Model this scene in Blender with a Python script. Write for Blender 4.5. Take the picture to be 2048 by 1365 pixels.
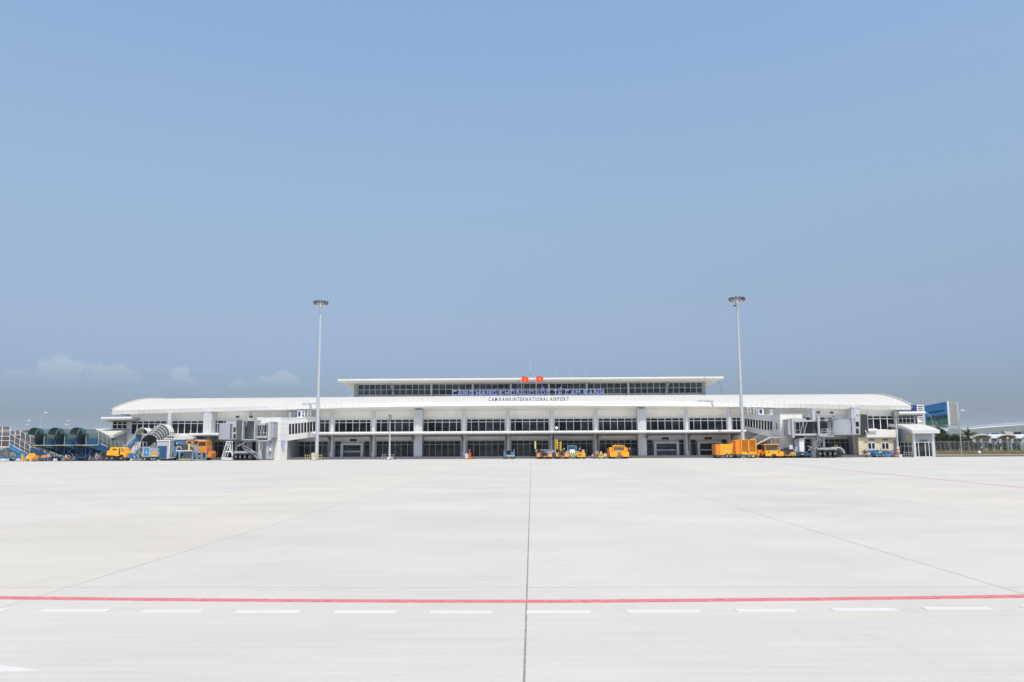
import bpy, math, random
from mathutils import Vector, Matrix
random.seed(7)
for o in list(bpy.data.objects): bpy.data.objects.remove(o)
S = bpy.context.scene
COL = S.collection
R = math.radians

# ------------------------------------------------------------ camera
CAM_H = 2.0
F_PX = 1593.0            # focal length in photo pixels (photo 2048 wide) = 28 mm
def _cv(px, py): return Vector(((px - 1024.0) / F_PX, -(py - 682.5) / F_PX, -1.0))
_y = _cv(1063.0, 892.0).normalized()                       # world +Y (along the slab joints) seen from the camera
_z = _cv(63.0, 896.9).cross(_cv(2063.0, 887.1)).normalized()
if _z.y < 0: _z = -_z
_z = (_z - _y * _z.dot(_y)).normalized()
_x = _y.cross(_z)
ROT = Matrix((_x, _y, _z))                                 # camera -> world
cam = bpy.data.cameras.new('camera')
cam.sensor_width = 36.0; cam.lens = 36.0 * F_PX / 2048.0
cam.clip_start = 0.1; cam.clip_end = 60000.0
cam_o = bpy.data.objects.new('camera', cam); COL.objects.link(cam_o)
cam_o.matrix_world = Matrix.Translation((0, 0, CAM_H)) @ ROT.to_4x4()
S.camera = cam_o

# ------------------------------------------------------------ sky, sun, exposure
SUN_EL, SUN_AZ = R(60), R(156)
w = bpy.data.worlds.new('World'); S.world = w; w.use_nodes = True
nt = w.node_tree; nt.nodes.clear()
def WN(t): return nt.nodes.new(t)
out = WN('ShaderNodeOutputWorld'); bg = WN('ShaderNodeBackground')
sky = WN('ShaderNodeTexSky'); sky.sky_type = 'NISHITA'; sky.sun_disc = False
sky.sun_elevation = SUN_EL; sky.sun_rotation = SUN_AZ
sky.altitude = 0; sky.air_density = 1.0; sky.dust_density = 1.2; sky.ozone_density = 1.6
tc = WN('ShaderNodeTexCoord'); sep = WN('ShaderNodeSeparateXYZ')
nt.links.new(tc.outputs['Generated'], sep.inputs[0])
hz = WN('ShaderNodeValToRGB')                              # humid coastal air: greyer and dimmer blue towards the horizon, all round
cr = hz.color_ramp
SKY_STOPS = [(0.025, (0.213, 0.279, 0.463)), (0.052, (0.375, 0.428, 0.614)), (0.095, (0.594, 0.609, 0.767)), (0.144, (0.833, 0.781, 0.852)), (0.212, (1.096, 1.013, 0.972)), (0.302, (1.461, 1.349, 1.216)), (0.412, (1.729, 1.652, 1.496)), (0.506, (1.838, 1.825, 1.722))]
cr.elements[0].position = SKY_STOPS[0][0]; cr.elements[0].color = (*SKY_STOPS[0][1], 1)
cr.elements[1].position = SKY_STOPS[-1][0]; cr.elements[1].color = (*SKY_STOPS[-1][1], 1)
for p_, c_ in SKY_STOPS[1:-1]:
    e_ = cr.elements.new(p_); e_.color = (*c_, 1)
nt.links.new(sep.outputs['Z'], hz.inputs['Fac'])
mul = WN('ShaderNodeMixRGB'); mul.blend_type = 'MULTIPLY'; mul.inputs['Fac'].default_value = 1.0
nt.links.new(sky.outputs[0], mul.inputs[1]); nt.links.new(hz.outputs[0], mul.inputs[2])
bg.inputs['Strength'].default_value = 0.13
# low far cumulus: soft banks in a band a few degrees above the horizon, all round
def math_n(op, a, b=None, clamp=False):
    n = WN('ShaderNodeMath'); n.operation = op; n.use_clamp = clamp
    for i, v in enumerate((a, b)):
        if v is None: continue
        if isinstance(v, (int, float)): n.inputs[i].default_value = v
        else: nt.links.new(v, n.inputs[i])
    return n.outputs[0]
def smooth(v, a, b):
    n = WN('ShaderNodeMapRange'); n.interpolation_type = 'SMOOTHSTEP'
    n.inputs['From Min'].default_value = a; n.inputs['From Max'].default_value = b
    nt.links.new(v, n.inputs['Value']); return n.outputs[0]
def noise_n(scale, detail, loc, sc):
    mp = WN('ShaderNodeMapping'); mp.inputs['Location'].default_value = loc; mp.inputs['Scale'].default_value = sc
    nt.links.new(tc.outputs['Generated'], mp.inputs[0])
    n = WN('ShaderNodeTexNoise'); n.inputs['Scale'].default_value = scale; n.inputs['Detail'].default_value = detail
    n.inputs['Roughness'].default_value = 0.55
    nt.links.new(mp.outputs[0], n.inputs[0]); return n.outputs[0]
az = math_n('ARCTAN2', sep.outputs['X'], sep.outputs['Y'])
puff = noise_n(34, 5, (0, 0, 0), (1, 1, 1.5))
# each bank: azimuth, half width, base height, top height (as sin of elevation)
BANKS = [(-0.551, .066, .068, .101), (-0.497, .044, .072, .099), (-0.420, .024, .070, .092), (-0.408, .010, .070, .084), (-0.313, .036, .071, .090), (-0.355, .016, .068, .082),
         (-0.222, .012, .064, .076), (1.3, .08, .07, .11), (1.55, .05, .07, .1), (2.2, .07, .07, .1), (2.9, .06, .07, .11), (-2.4, .08, .07, .11), (-1.6, .06, .07, .1), (-1.15, .05, .07, .1)]
cl = None
for a0, hw, zb, zt in BANKS:
    da = math_n('ABSOLUTE', math_n('DIVIDE', math_n('SUBTRACT', az, a0), hw))
    # dome-shaped outline pushed in and out by the puff noise
    dome = math_n('SUBTRACT', 1.0, math_n('MULTIPLY', da, da))
    up = math_n('DIVIDE', math_n('SUBTRACT', sep.outputs['Z'], zb), zt - zb)
    edge = math_n('ADD', math_n('SUBTRACT', dome, up), math_n('MULTIPLY', math_n('SUBTRACT', puff, 0.5), 2.4))
    m_ = math_n('MULTIPLY', smooth(edge, 0.0, 0.35), math_n('MULTIPLY', smooth(up, -0.15, 0.95), smooth(dome, 0.0, 0.25)))
    cl = m_ if cl is None else math_n('MAXIMUM', cl, m_)
cl = math_n('MULTIPLY', cl, 0.33)
cmix = WN('ShaderNodeMixRGB'); nt.links.new(cl, cmix.inputs['Fac'])
nt.links.new(mul.outputs[0], cmix.inputs[1]); cmix.inputs[2].default_value = (4.9, 5.1, 5.5, 1)
CLOUD_MIX = cmix
nt.links.new(cmix.outputs[0], bg.inputs['Color']); nt.links.new(bg.outputs[0], out.inputs['Surface'])

sun = bpy.data.lights.new('sun', 'SUN'); sun.energy = 3.42; sun.angle = R(0.53); sun.color = (1.0, 0.93, 0.80)
sun_o = bpy.data.objects.new('sun', sun); COL.objects.link(sun_o)
sd = Vector((math.sin(SUN_AZ) * math.cos(SUN_EL), math.cos(SUN_AZ) * math.cos(SUN_EL), math.sin(SUN_EL)))
sun_o.rotation_euler = sd.to_track_quat('Z', 'Y').to_euler(); sun_o.location = sd * 300
vs = S.view_settings; vs.view_transform = 'Standard'; vs.look = 'None'; vs.gamma = 1.0; vs.exposure = 0.0; vs.use_curve_mapping = False
S.cycles.max_bounces = 8; S.cycles.diffuse_bounces = 6; S.cycles.volume_bounces = 1

# ------------------------------------------------------------ helpers
def at(px, py, Y):
    """Point of the place that the photograph shows at (px, py), at the distance Y."""
    d = ROT @ _cv(px, py)
    t = Y / d.y
    return Vector((d.x * t, Y, CAM_H + d.z * t))
def gx(px, Y, py=905): return at(px, py, Y).x
def hz_(py, Y, px=1063): return at(px, py, Y).z

class MB:
    def __init__(s): s.v = []; s.f = []; s.m = []; s.cur = 0
    def mi(s, i): s.cur = i; return s
    def add(s, vs_, fs):
        n = len(s.v); s.v += [tuple(v) for v in vs_]
        for f in fs: s.f.append(tuple(n + i for i in f)); s.m.append(s.cur)
        return s
    def box(s, x0, x1, y0, y1, z0, z1, M=None):
        vs_ = [Vector((x, y, z)) for z in (z0, z1) for y in (y0, y1) for x in (x0, x1)]
        if M: vs_ = [M @ v for v in vs_]
        return s.add(vs_, [(0, 2, 3, 1), (4, 5, 7, 6), (0, 1, 5, 4), (2, 6, 7, 3), (0, 4, 6, 2), (1, 3, 7, 5)])
    def prism(s, poly, a, b, ax='y', M=None):
        """poly: list of 2-D points; swept along axis ax from a to b (x: (y,z), y: (x,z), z: (x,y))"""
        def p3(p, t): return Vector((t, p[0], p[1])) if ax == 'x' else Vector((p[0], t, p[1])) if ax == 'y' else Vector((p[0], p[1], t))
        n = len(poly); vs_ = [p3(p, a) for p in poly] + [p3(p, b) for p in poly]
        if M: vs_ = [M @ v for v in vs_]
        fs = [tuple(range(n)), tuple(range(2 * n - 1, n - 1, -1))] + [(i, i + n, (i + 1) % n + n, (i + 1) % n) for i in range(n)]
        return s.add(vs_, fs)
    def tube(s, p0, p1, r, r1=None, n=8, cap=True):
        p0 = Vector(p0); p1 = Vector(p1); r1 = r if r1 is None else r1
        d = (p1 - p0).normalized(); a = d.orthogonal().normalized(); b = d.cross(a)
        if abs(d.z) < 0.99:
            a = d.cross(Vector((0, 0, 1))).normalized(); b = d.cross(a)
        vs_ = [p + (a * math.cos(t) + b * math.sin(t)) * q for p, q in ((p0, r), (p1, r1)) for t in [2 * math.pi * (i + .5) / n for i in range(n)]]
        fs = [(i, (i + 1) % n, (i + 1) % n + n, i + n) for i in range(n)]
        if cap: fs += [tuple(range(n - 1, -1, -1)), tuple(range(n, 2 * n))]
        return s.add(vs_, fs)
    def bar(s, p0, p1, r): return s.tube(p0, p1, r, n=4)
    def path(s, pts, r, n=6):
        for a, b in zip(pts, pts[1:]): s.tube(a, b, r, n=n)
        return s
    def lathe(s, prof, n=16, c=(0, 0, 0)):
        c = Vector(c); vs_ = []
        for r, z in prof:
            for i in range(n):
                t = 2 * math.pi * i / n; vs_.append(c + Vector((r * math.cos(t), r * math.sin(t), z)))
        fs = [(k * n + i, k * n + (i + 1) % n, (k + 1) * n + (i + 1) % n, (k + 1) * n + i) for k in range(len(prof) - 1) for i in range(n)]
        fs += [tuple(range(n - 1, -1, -1)), tuple(range((len(prof) - 1) * n, len(prof) * n))]
        return s.add(vs_, fs)
    def wheel(s, x, y, z, r, wd, n=14, ax='y'):
        d = Vector((0, wd / 2, 0)) if ax == 'y' else Vector((wd / 2, 0, 0)); c = Vector((x, y, z))
        return s.tube(c - d, c + d, r, n=n)
    def grid(s, P):
        """P[i][j] points -> quads"""
        n = len(P); m = len(P[0]); vs_ = [p for row in P for p in row]
        return s.add(vs_, [(i * m + j, (i + 1) * m + j, (i + 1) * m + j + 1, i * m + j + 1) for i in range(n - 1) for j in range(m - 1)])
    def quad(s, *p): return s.add(p, [tuple(range(len(p)))])
    def px(s, x0, y0, x1, y1, Y, d, slope=0):
        """box whose front face, at distance Y, covers that part of the photograph"""
        a = at((x0 + x1) / 2, y0, Y).z; b = at((x0 + x1) / 2, y1, Y).z; ym = (y0 + y1) / 2
        return s.box(at(x0, ym, Y).x, at(x1, ym, Y).x, Y, Y + d, b, a)
    def pp(s, pts, Y, d):
        """outline seen in the photograph, standing at distance Y, given its real depth d"""
        return s.prism([(p.x, p.z) for p in (at(a, b, Y) for a, b in pts)], Y, Y + d, 'y')
    def pt(s, a, b, Y, r, Y2=None, n=6):
        return s.tube(at(*a, Y), at(*b, Y if Y2 is None else Y2), r, n=n)
    def mesh(s, name, off=None):
        me = bpy.data.meshes.new(name)
        vv = s.v if off is None else [(a - off[0], b - off[1], c - off[2]) for a, b, c in s.v]
        me.from_pydata(vv, [], s.f); me.update()
        return me

def fix_normals(me):
    import bmesh
    b = bmesh.new(); b.from_mesh(me); bmesh.ops.recalc_face_normals(b, faces=b.faces); b.to_mesh(me); b.free()
def wloc(o):
    v = Vector((0, 0, 0))
    while o is not None: v += o.location; o = o.parent
    return v
def obj(name, mb, m, parent=None, world=True, smooth=False, kind=None, label=None, loc=None, fix=True):
    """one mesh object; world=True: the shape was written in world coordinates (parents unrotated)"""
    off = wloc(parent) if (world and parent is not None) else (Vector(loc) if loc is not None else None)
    if isinstance(mb, MB):
        me = mb.mesh(name, off)
        ms = m if isinstance(m, (list, tuple)) else [m]
        for q in ms: me.materials.append(q)
        if len(ms) > 1:
            me.polygons.foreach_set('material_index', mb.m)
        if fix: fix_normals(me)
        if smooth:
            me.polygons.foreach_set('use_smooth', [True] * len(me.polygons))
            try: me.set_sharp_from_angle(angle=R(40))
            except Exception: pass
    else: me = mb
    o = bpy.data.objects.new(name, me); COL.objects.link(o)
    if parent is not None: o.parent = parent
    elif loc is not None: o.location = loc
    if kind: o['kind'] = kind
    if label: o['label'] = label
    return o
def tag(o, label=None, cat=None, group=None, kind=None):
    if label: o['label'] = label
    if cat: o['category'] = cat
    if group: o['group'] = group
    if kind: o['kind'] = kind
    return o
def thing(name, label, cat, loc, rot=0, group=None):
    o = bpy.data.objects.new(name, None); COL.objects.link(o); o.empty_display_size = .3
    o.location = loc; o.rotation_euler = (0, 0, rot)
    return tag(o, label, cat, group)
def copy_tree(o, parent=None):
    c = o.copy(); COL.objects.link(c); c.parent = parent
    for ch in list(o.children): copy_tree(ch, c)
    return c

_mats = {}
def mat(name, col, rough=.5, metal=0, var=.06, scale=3.0, stretch=(1, 1, 1), bump=0, spec=.5, col2=None, dirt=0, trans=0):
    """procedural surface: base colour with fine and broad unevenness"""
    if name in _mats: return _mats[name]
    m = bpy.data.materials.new(name); m.use_nodes = True; n = m.node_tree; L = n.links
    p = n.nodes['Principled BSDF']; p.inputs['Roughness'].default_value = rough; p.inputs['Metallic'].default_value = metal
    p.inputs['Specular IOR Level'].default_value = spec
    if trans: p.inputs['Transmission Weight'].default_value = trans
    g = n.nodes.new('ShaderNodeNewGeometry'); mp = n.nodes.new('ShaderNodeMapping'); mp.inputs['Scale'].default_value = stretch
    L.new(g.outputs['Position'], mp.inputs[0])
    t = n.nodes.new('ShaderNodeTexNoise'); t.inputs['Scale'].default_value = scale; t.inputs['Detail'].default_value = 6
    L.new(mp.outputs[0], t.inputs[0])
    r = n.nodes.new('ShaderNodeValToRGB'); L.new(t.outputs[0], r.inputs[0])
    c2 = col2 or col
    r.color_ramp.elements[0].position = .3; r.color_ramp.elements[1].position = .7
    r.color_ramp.elements[0].color = (*[c * (1 - var) for c in col], 1); r.color_ramp.elements[1].color = (*[min(1, c * (1 + var)) for c in c2], 1)
    src = r.outputs[0]
    if dirt:
        t2 = n.nodes.new('ShaderNodeTexNoise'); t2.inputs['Scale'].default_value = .9; t2.inputs['Detail'].default_value = 8
        mp2 = n.nodes.new('ShaderNodeMapping'); mp2.inputs['Scale'].default_value = (1.5, 1.5, .35)
        L.new(g.outputs['Position'], mp2.inputs[0]); L.new(mp2.outputs[0], t2.inputs[0])
        r2 = n.nodes.new('ShaderNodeValToRGB'); L.new(t2.outputs[0], r2.inputs[0])
        r2.color_ramp.elements[0].position = .45; r2.color_ramp.elements[1].position = .75
        r2.color_ramp.elements[0].color = (0, 0, 0, 1); r2.color_ramp.elements[1].color = (dirt, dirt, dirt, 1)
        x = n.nodes.new('ShaderNodeMixRGB'); L.new(r2.outputs[0], x.inputs[0]); L.new(src, x.inputs[1]); x.inputs[2].default_value = (.16, .14, .11, 1)
        src = x.outputs[0]
    L.new(src, p.inputs['Base Color'])
    if bump:
        b = n.nodes.new('ShaderNodeBump'); b.inputs['Strength'].default_value = bump; b.inputs['Distance'].default_value = .02
        L.new(t.outputs[0], b.inputs['Height']); L.new(b.outputs[0], p.inputs['Normal'])
    _mats[name] = m; return m
def glass_mat(name, col, rough=.04, wav=.02, rnd=.5):
    """dark tinted glazing seen from outside, every pane a little different and not quite flat"""
    if name in _mats: return _mats[name]
    m = bpy.data.materials.new(name); m.use_nodes = True; n = m.node_tree; L = n.links
    p = n.nodes['Principled BSDF']; p.inputs['Roughness'].default_value = rough; p.inputs['Specular IOR Level'].default_value = .28
    oi = n.nodes.new('ShaderNodeObjectInfo'); r = n.nodes.new('ShaderNodeMapRange')
    r.inputs['To Min'].default_value = 1 - rnd; r.inputs['To Max'].default_value = 1 + rnd
    L.new(oi.outputs['Random'], r.inputs[0])
    g = n.nodes.new('ShaderNodeNewGeometry'); mp = n.nodes.new('ShaderNodeMapping'); mp.inputs['Scale'].default_value = (.22, .22, 1.1)
    L.new(g.outputs['Position'], mp.inputs[0])
    t = n.nodes.new('ShaderNodeTexNoise'); t.inputs['Scale'].default_value = 1.0; t.inputs['Detail'].default_value = 3; L.new(mp.outputs[0], t.inputs[0])
    r2 = n.nodes.new('ShaderNodeMapRange'); r2.inputs['From Min'].default_value = .35; r2.inputs['From Max'].default_value = .65
    r2.inputs['To Min'].default_value = .45; r2.inputs['To Max'].default_value = 1.6; L.new(t.outputs[0], r2.inputs[0])
    mm = n.nodes.new('ShaderNodeMath'); mm.operation = 'MULTIPLY'; L.new(r.outputs[0], mm.inputs[0]); L.new(r2.outputs[0], mm.inputs[1])
    h = n.nodes.new('ShaderNodeHueSaturation'); h.inputs['Color'].default_value = (*col, 1); L.new(mm.outputs[0], h.inputs['Value'])
    L.new(h.outputs[0], p.inputs['Base Color'])
    t3 = n.nodes.new('ShaderNodeTexNoise'); t3.inputs['Scale'].default_value = .8; L.new(g.outputs['Position'], t3.inputs[0])
    b = n.nodes.new('ShaderNodeBump'); b.inputs['Strength'].default_value = wav; b.inputs['Distance'].default_value = .3
    L.new(t3.outputs[0], b.inputs['Height']); L.new(b.outputs[0], p.inputs['Normal'])
    _mats[name] = m; return m

# ------------------------------------------------------------ materials
def concrete(name, a, b):
    m = bpy.data.materials.new(name); m.use_nodes = True; n = m.node_tree; L = n.links; p = n.nodes['Principled BSDF']
    p.inputs['Roughness'].default_value = .9; p.inputs['Specular IOR Level'].default_value = .15
    g = n.nodes.new('ShaderNodeNewGeometry')
    def nz(scale, sc, det=6, ro=.55):
        mp = n.nodes.new('ShaderNodeMapping'); mp.inputs['Scale'].default_value = sc; L.new(g.outputs['Position'], mp.inputs[0])
        t = n.nodes.new('ShaderNodeTexNoise'); t.inputs['Scale'].default_value = scale; t.inputs['Detail'].default_value = det; t.inputs['Roughness'].default_value = ro
        L.new(mp.outputs[0], t.inputs[0]); return t.outputs[0]
    def mr(v, a_, b_, c_, d_):
        q = n.nodes.new('ShaderNodeMapRange'); q.inputs['From Min'].default_value = a_; q.inputs['From Max'].default_value = b_
        q.inputs['To Min'].default_value = c_; q.inputs['To Max'].default_value = d_; L.new(v, q.inputs[0]); return q.outputs[0]
    def mu(x, y):
        q = n.nodes.new('ShaderNodeMath'); q.operation = 'MULTIPLY'; L.new(x, q.inputs[0]); L.new(y, q.inputs[1]); return q.outputs[0]
    streak = mr(nz(1.0, (.5, 9, 1)), .3, .7, .955, 1.045)          # broom finish across the slab
    fine = mr(nz(60, (.35, 1, 1), 3), .25, .75, .94, 1.06)
    broad = mr(nz(.16, (1, 1.6, 1), 5), .3, .7, .93, 1.055)
    patch = mr(nz(.9, (1, .6, 1), 8, .65), .58, .78, 1.0, .91)
    spot = mr(nz(7, (1, 1, 1), 2), .77, .80, 1.0, .86)
    oi = n.nodes.new('ShaderNodeObjectInfo'); ran = mr(oi.outputs['Random'], 0, 1, .985, 1.015)
    v = mu(mu(mu(streak, fine), mu(broad, patch)), mu(spot, ran))
    mx = n.nodes.new('ShaderNodeMixRGB'); L.new(mr(nz(.25, (1, .5, 1), 4), .35, .65, 0, 1), mx.inputs[0]); mx.inputs[1].default_value = (*a, 1); mx.inputs[2].default_value = (*b, 1)
    vm = n.nodes.new('ShaderNodeVectorMath'); vm.operation = 'SCALE'; L.new(mx.outputs[0], vm.inputs[0]); L.new(v, vm.inputs['Scale'])
    L.new(vm.outputs[0], p.inputs['Base Color'])
    bm_ = n.nodes.new('ShaderNodeBump'); bm_.inputs['Strength'].default_value = .25; bm_.inputs['Distance'].default_value = .004
    L.new(nz(14, (.3, 6, 1), 4), bm_.inputs['Height']); L.new(bm_.outputs[0], p.inputs['Normal'])
    return m
CON = concrete('apron_concrete', (.545, .518, .472), (.537, .513, .474))
CON_B = concrete('apron_concrete_beige', (.556, .520, .455), (.544, .513, .460))
CON_D = concrete('apron_concrete_grey', (.535, .513, .473), (.530, .510, .476))
SEAL = mat('joint_sealant', (.25, .25, .24), .8, var=.3, scale=8)
def worn(name, col, lo):
    """road paint rubbed thin in places so that the concrete shows"""
    return mat(name, col, .7, var=.08, scale=16, stretch=(.5, 2, 1), spec=.2, col2=lo)
RED = worn('red_paint', (.56, .10, .12), (.62, .26, .26)); WHITE_P = worn('white_paint', (.70, .685, .665), (.58, .56, .53))
FADED_RED = worn('faded_red_paint', (.55, .33, .31), (.58, .42, .40))
ROOF = mat('roof_metal', (.595, .575, .525), .6, var=.03, scale=.35, stretch=(2.5, .4, .4), spec=.2)
FASCIA = mat('fascia_metal', (.64, .635, .62), .4, .1, var=.03, scale=.8)
WALL_W = mat('white_wall', (.90, .885, .84), .7, var=.03, scale=1.2, dirt=.06)
CREAM = mat('cream_wall', (.72, .645, .46), .8, var=.04, scale=1.5, dirt=.08)
CLAD = mat('grey_cladding', (.62, .63, .645), .45, .2, var=.04, scale=1.0)
CLAD_W = mat('white_cladding', (.80, .785, .73), .5, var=.03, scale=.7, dirt=.05)
CLAD_C = mat('white_grey_cladding', (.70, .70, .69), .5, var=.03, scale=.7, dirt=.05)
SOFFIT = mat('soffit_panels', (.80, .795, .77), .6, var=.03)
DSTEEL = mat('dark_grey_steel', (.16, .17, .19), .5, .3, var=.1)
STEEL = mat('painted_grey_steel', (.34, .355, .37), .45, .3, var=.06, dirt=.15)
LSTEEL = mat('pale_grey_steel', (.50, .52, .54), .4, .35, var=.05, dirt=.08)
FRAMEW = mat('pale_window_frame', (.80, .80, .78), .5, var=.03)
FRAMEG = mat('grey_window_frame', (.50, .51, .52), .45, .3, var=.04)
PLINTH = mat('dark_grey_stone', (.12, .125, .135), .6, var=.12, scale=4)
GLASS = glass_mat('dark_glass', (.026, .028, .032), rnd=.8)
GLASS_U = glass_mat('blue_grey_glass', (.045, .062, .085), rnd=.25)
BLACK = mat('black_rubber', (.018, .018, .02), .75, var=.25)
DARK = mat('dark_void', (.02, .022, .025), .8, var=.3)
WHITE = mat('white_paint_metal', (.76, .76, .75), .4, var=.03)
ORANGE = mat('orange_paint', (.88, .41, .012), .38, var=.05, scale=2, dirt=.06)
ORANGE_D = mat('deep_orange_paint', (.80, .25, .012), .42, var=.08, scale=2, dirt=.12)  # also paints the shade on the left sides of two units
YELLOW = mat('yellow_paint', (.80, .55, .05), .45, var=.08, dirt=.1)
BLUE = mat('blue_paint', (.018, .095, .21), .4, var=.1, scale=2, dirt=.12)
BLUE_L = mat('light_blue_paint', (.03, .19, .42), .4, var=.1, dirt=.12)
BLUE_P = mat('pale_blue_steel', (.20, .36, .47), .45, .1, var=.1, dirt=.2)
NAVY = mat('navy_panel', (.025, .045, .20), .4, var=.05)
TEAL = mat('teal_canopy', (.10, .14, .148), .4, var=.12, scale=2, spec=.6)
TEAL_D = mat('dark_teal_canopy', (.018, .065, .068), .45, var=.12, scale=2)
MESH_D = mat('smoked_canopy_sheet', (.085, .078, .075), .4, var=.15, scale=5, stretch=(1, 1, 6))
CANVAS = mat('pale_canvas', (.52, .54, .51), .7, var=.05)
BEIGE = mat('beige_paint', (.62, .53, .38), .6, var=.06)
RUST = mat('brown_metal', (.26, .14, .085), .7, var=.3)
RED_M = mat('red_enamel', (.55, .035, .035), .4, var=.1)
FLAG_R = mat('red_flag_cloth', (.78, .045, .025), .7, var=.08)
FLAG_Y = mat('yellow_flag_cloth', (.90, .62, .04), .7, var=.05)
SIGN_B = mat('blue_sign_face', (.18, .26, .58), .4, var=.05)
SIGN_BD = mat('steel_blue_letters', (.05, .065, .16), .45, var=.05)
SIGN_E = mat('pale_letter_side', (.55, .57, .66), .45, var=.05)
LAMP = mat('floodlight_glass', (.30, .31, .31), .2, .2, var=.2)
ASPHALT = mat('asphalt', (.06, .06, .062), .9, var=.15, scale=6)
STRIPE_Y = mat('hazard_yellow', (.85, .72, .22), .5, var=.05)

# ------------------------------------------------------------ ground and apron
def plane(x0, x1, y0, y1, z): return MB().quad((x0, y0, z), (x1, y0, z), (x1, y1, z), (x0, y1, z))
KERB = 126.0
GROUND = mat('dry_ground', (.24, .21, .14), .95, var=.25, scale=.05, col2=(.20, .22, .11))
def ring_ground():
    mb = MB(); z = -.16
    mb.quad((-15000, -15000, z), (15000, -15000, z), (15000, 15000, z), (-15000, 15000, z)); return mb
tag(obj('ground', ring_ground(), GROUND, world=False), kind='structure', label='flat dry ground around the airport')
apron = obj('apron', plane(-400, 400, -500, 175, -.10), CON, world=False)
tag(apron, kind='structure', label='pale concrete airport apron of large slabs with dark joints')
JX0, SP, JY0, SL = -.08, 6.65, 11.72, 13.85
COLS = range(-14, 14); ROWS = range(-2, 9)
ymax = KERB
xs = lambda k: JX0 + k * SP
ys = lambda r: min(JY0 + r * SL, ymax)
tag(obj('joint_sealant', plane(xs(-14), xs(14), ys(-2), ymax, -.006), SEAL, apron), kind='structure')
def visible(x0, x1, y0, y1):
    if y1 < 4: return False
    yf = max(y1, 5)
    lo, hi = gx(0, yf) - 3, gx(2048, yf) + 3
    return x1 > lo and x0 < hi
rest = MB(); slab_mesh = {}
def gap(k): return .021 if k == 0 else .013
for k in COLS:
    tone = CON_B if k in (-2, 2) else CON_D if k in (-3, -4, 1, 4) else CON
    for r in ROWS:
        x0, x1, y0, y1 = xs(k) + gap(k) / 2, xs(k + 1) - gap(k + 1) / 2, ys(r) + .014, ys(r + 1) - .014
        if y1 - y0 < .5: continue
        if visible(x0, x1, y0, y1):
            key = (round(x1 - x0, 3), round(y1 - y0, 2), tone.name)
            if key not in slab_mesh:
                me = MB().box(0, x1 - x0, 0, y1 - y0, -.09, 0).mesh('slab'); me.materials.append(tone); slab_mesh[key] = me
            s = bpy.data.objects.new('slab', slab_mesh[key]); COL.objects.link(s); s.parent = apron
            s.location = (x0, y0, random.uniform(-.0012, .0012))
        else: rest.box(x0, x1, y0, y1, -.09, 0)
tag(obj('slab', rest, CON, apron), kind='stuff')
# sheets of concrete beside the slabs
for a, b in ((-400, xs(-14) - .02), (xs(14) + .02, 400)):
    obj('apron_margin', plane(a, b, -500, KERB, -.012), CON, apron)
obj('apron_margin', plane(xs(-14), xs(14), -500, ys(-2) - .02, -.012), CON, apron)
obj('apron_margin', plane(-400, gx(520, 130), KERB + .01, 172, -.014), CON_D, apron)

PZ = .005
def mark(name, mb, m, **k): return obj(name, mb, m, apron, **k)
# red line and dashes in front of the camera
yr0 = at(1040, 1207.5, 10).copy()
def ground_y(py, px=1063):
    d = ROT @ _cv(px, py); return d.y * (-CAM_H / d.z)
def ground_p(px, py):
    d = ROT @ _cv(px, py); t = -CAM_H / d.z; return d.x * t, d.y * t
# the hand-laid line bows by a few decimetres over its length
def bowed(pts, half):
    P_ = [Vector(ground_p(*p)) for p in pts]; out_ = []
    for i in range(len(P_) - 1):
        for k in range(6): 
            t = k / 6; p0, p1, p2, p3 = P_[max(0, i - 1)], P_[i], P_[i + 1], P_[min(len(P_) - 1, i + 2)]
            out_.append(.5 * (2 * p1 + (p2 - p0) * t + (2 * p0 - 5 * p1 + 4 * p2 - p3) * t * t + (3 * p1 - p0 - 3 * p2 + p3) * t ** 3))
    out_.append(P_[-1]); mb = MB(); rr_ = random.Random(4)
    A = [Vector((p.x, p.y + half + rr_.uniform(-.006, .006), PZ)) for p in out_]; B = [Vector((p.x, p.y - half + rr_.uniform(-.006, .006), PZ)) for p in out_]
    mb.grid([[a, b] for a, b in zip(A, B)]); mb.grid([[Vector((a.x, a.y, -.02)), a] for a in A]); mb.grid([[Vector((b.x, b.y, -.02)), b] for b in B]); return mb
mark('red_line', bowed([(-420, 1189.5), (0, 1196.3), (512, 1201.3), (1040, 1203.4), (1536, 1199.8), (2048, 1193), (2500, 1184)], .095), RED)
for a, b in ((-40, 14), (80, 218), (284, 404), (472, 600), (668, 793), (860, 985), (1053, 1182), (1253, 1400), (1472, 1592), (1662, 1792), (1848, 1982), (2046, 2180)):
    mid = (a + b) / 2; pym = 1225.2 - 5.0 * ((mid - 960) / 960) ** 2 - (2.6 * (mid - 960) / 960 if mid > 960 else 0)
    yc, yd = ground_p(mid, pym + 2.7)[1], ground_p(mid, pym - 2.7)[1]
    mark('white_dash', MB().box(ground_p(a, pym)[0], ground_p(b, pym)[0], yc, yd, -.02, PZ), WHITE_P)
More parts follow.
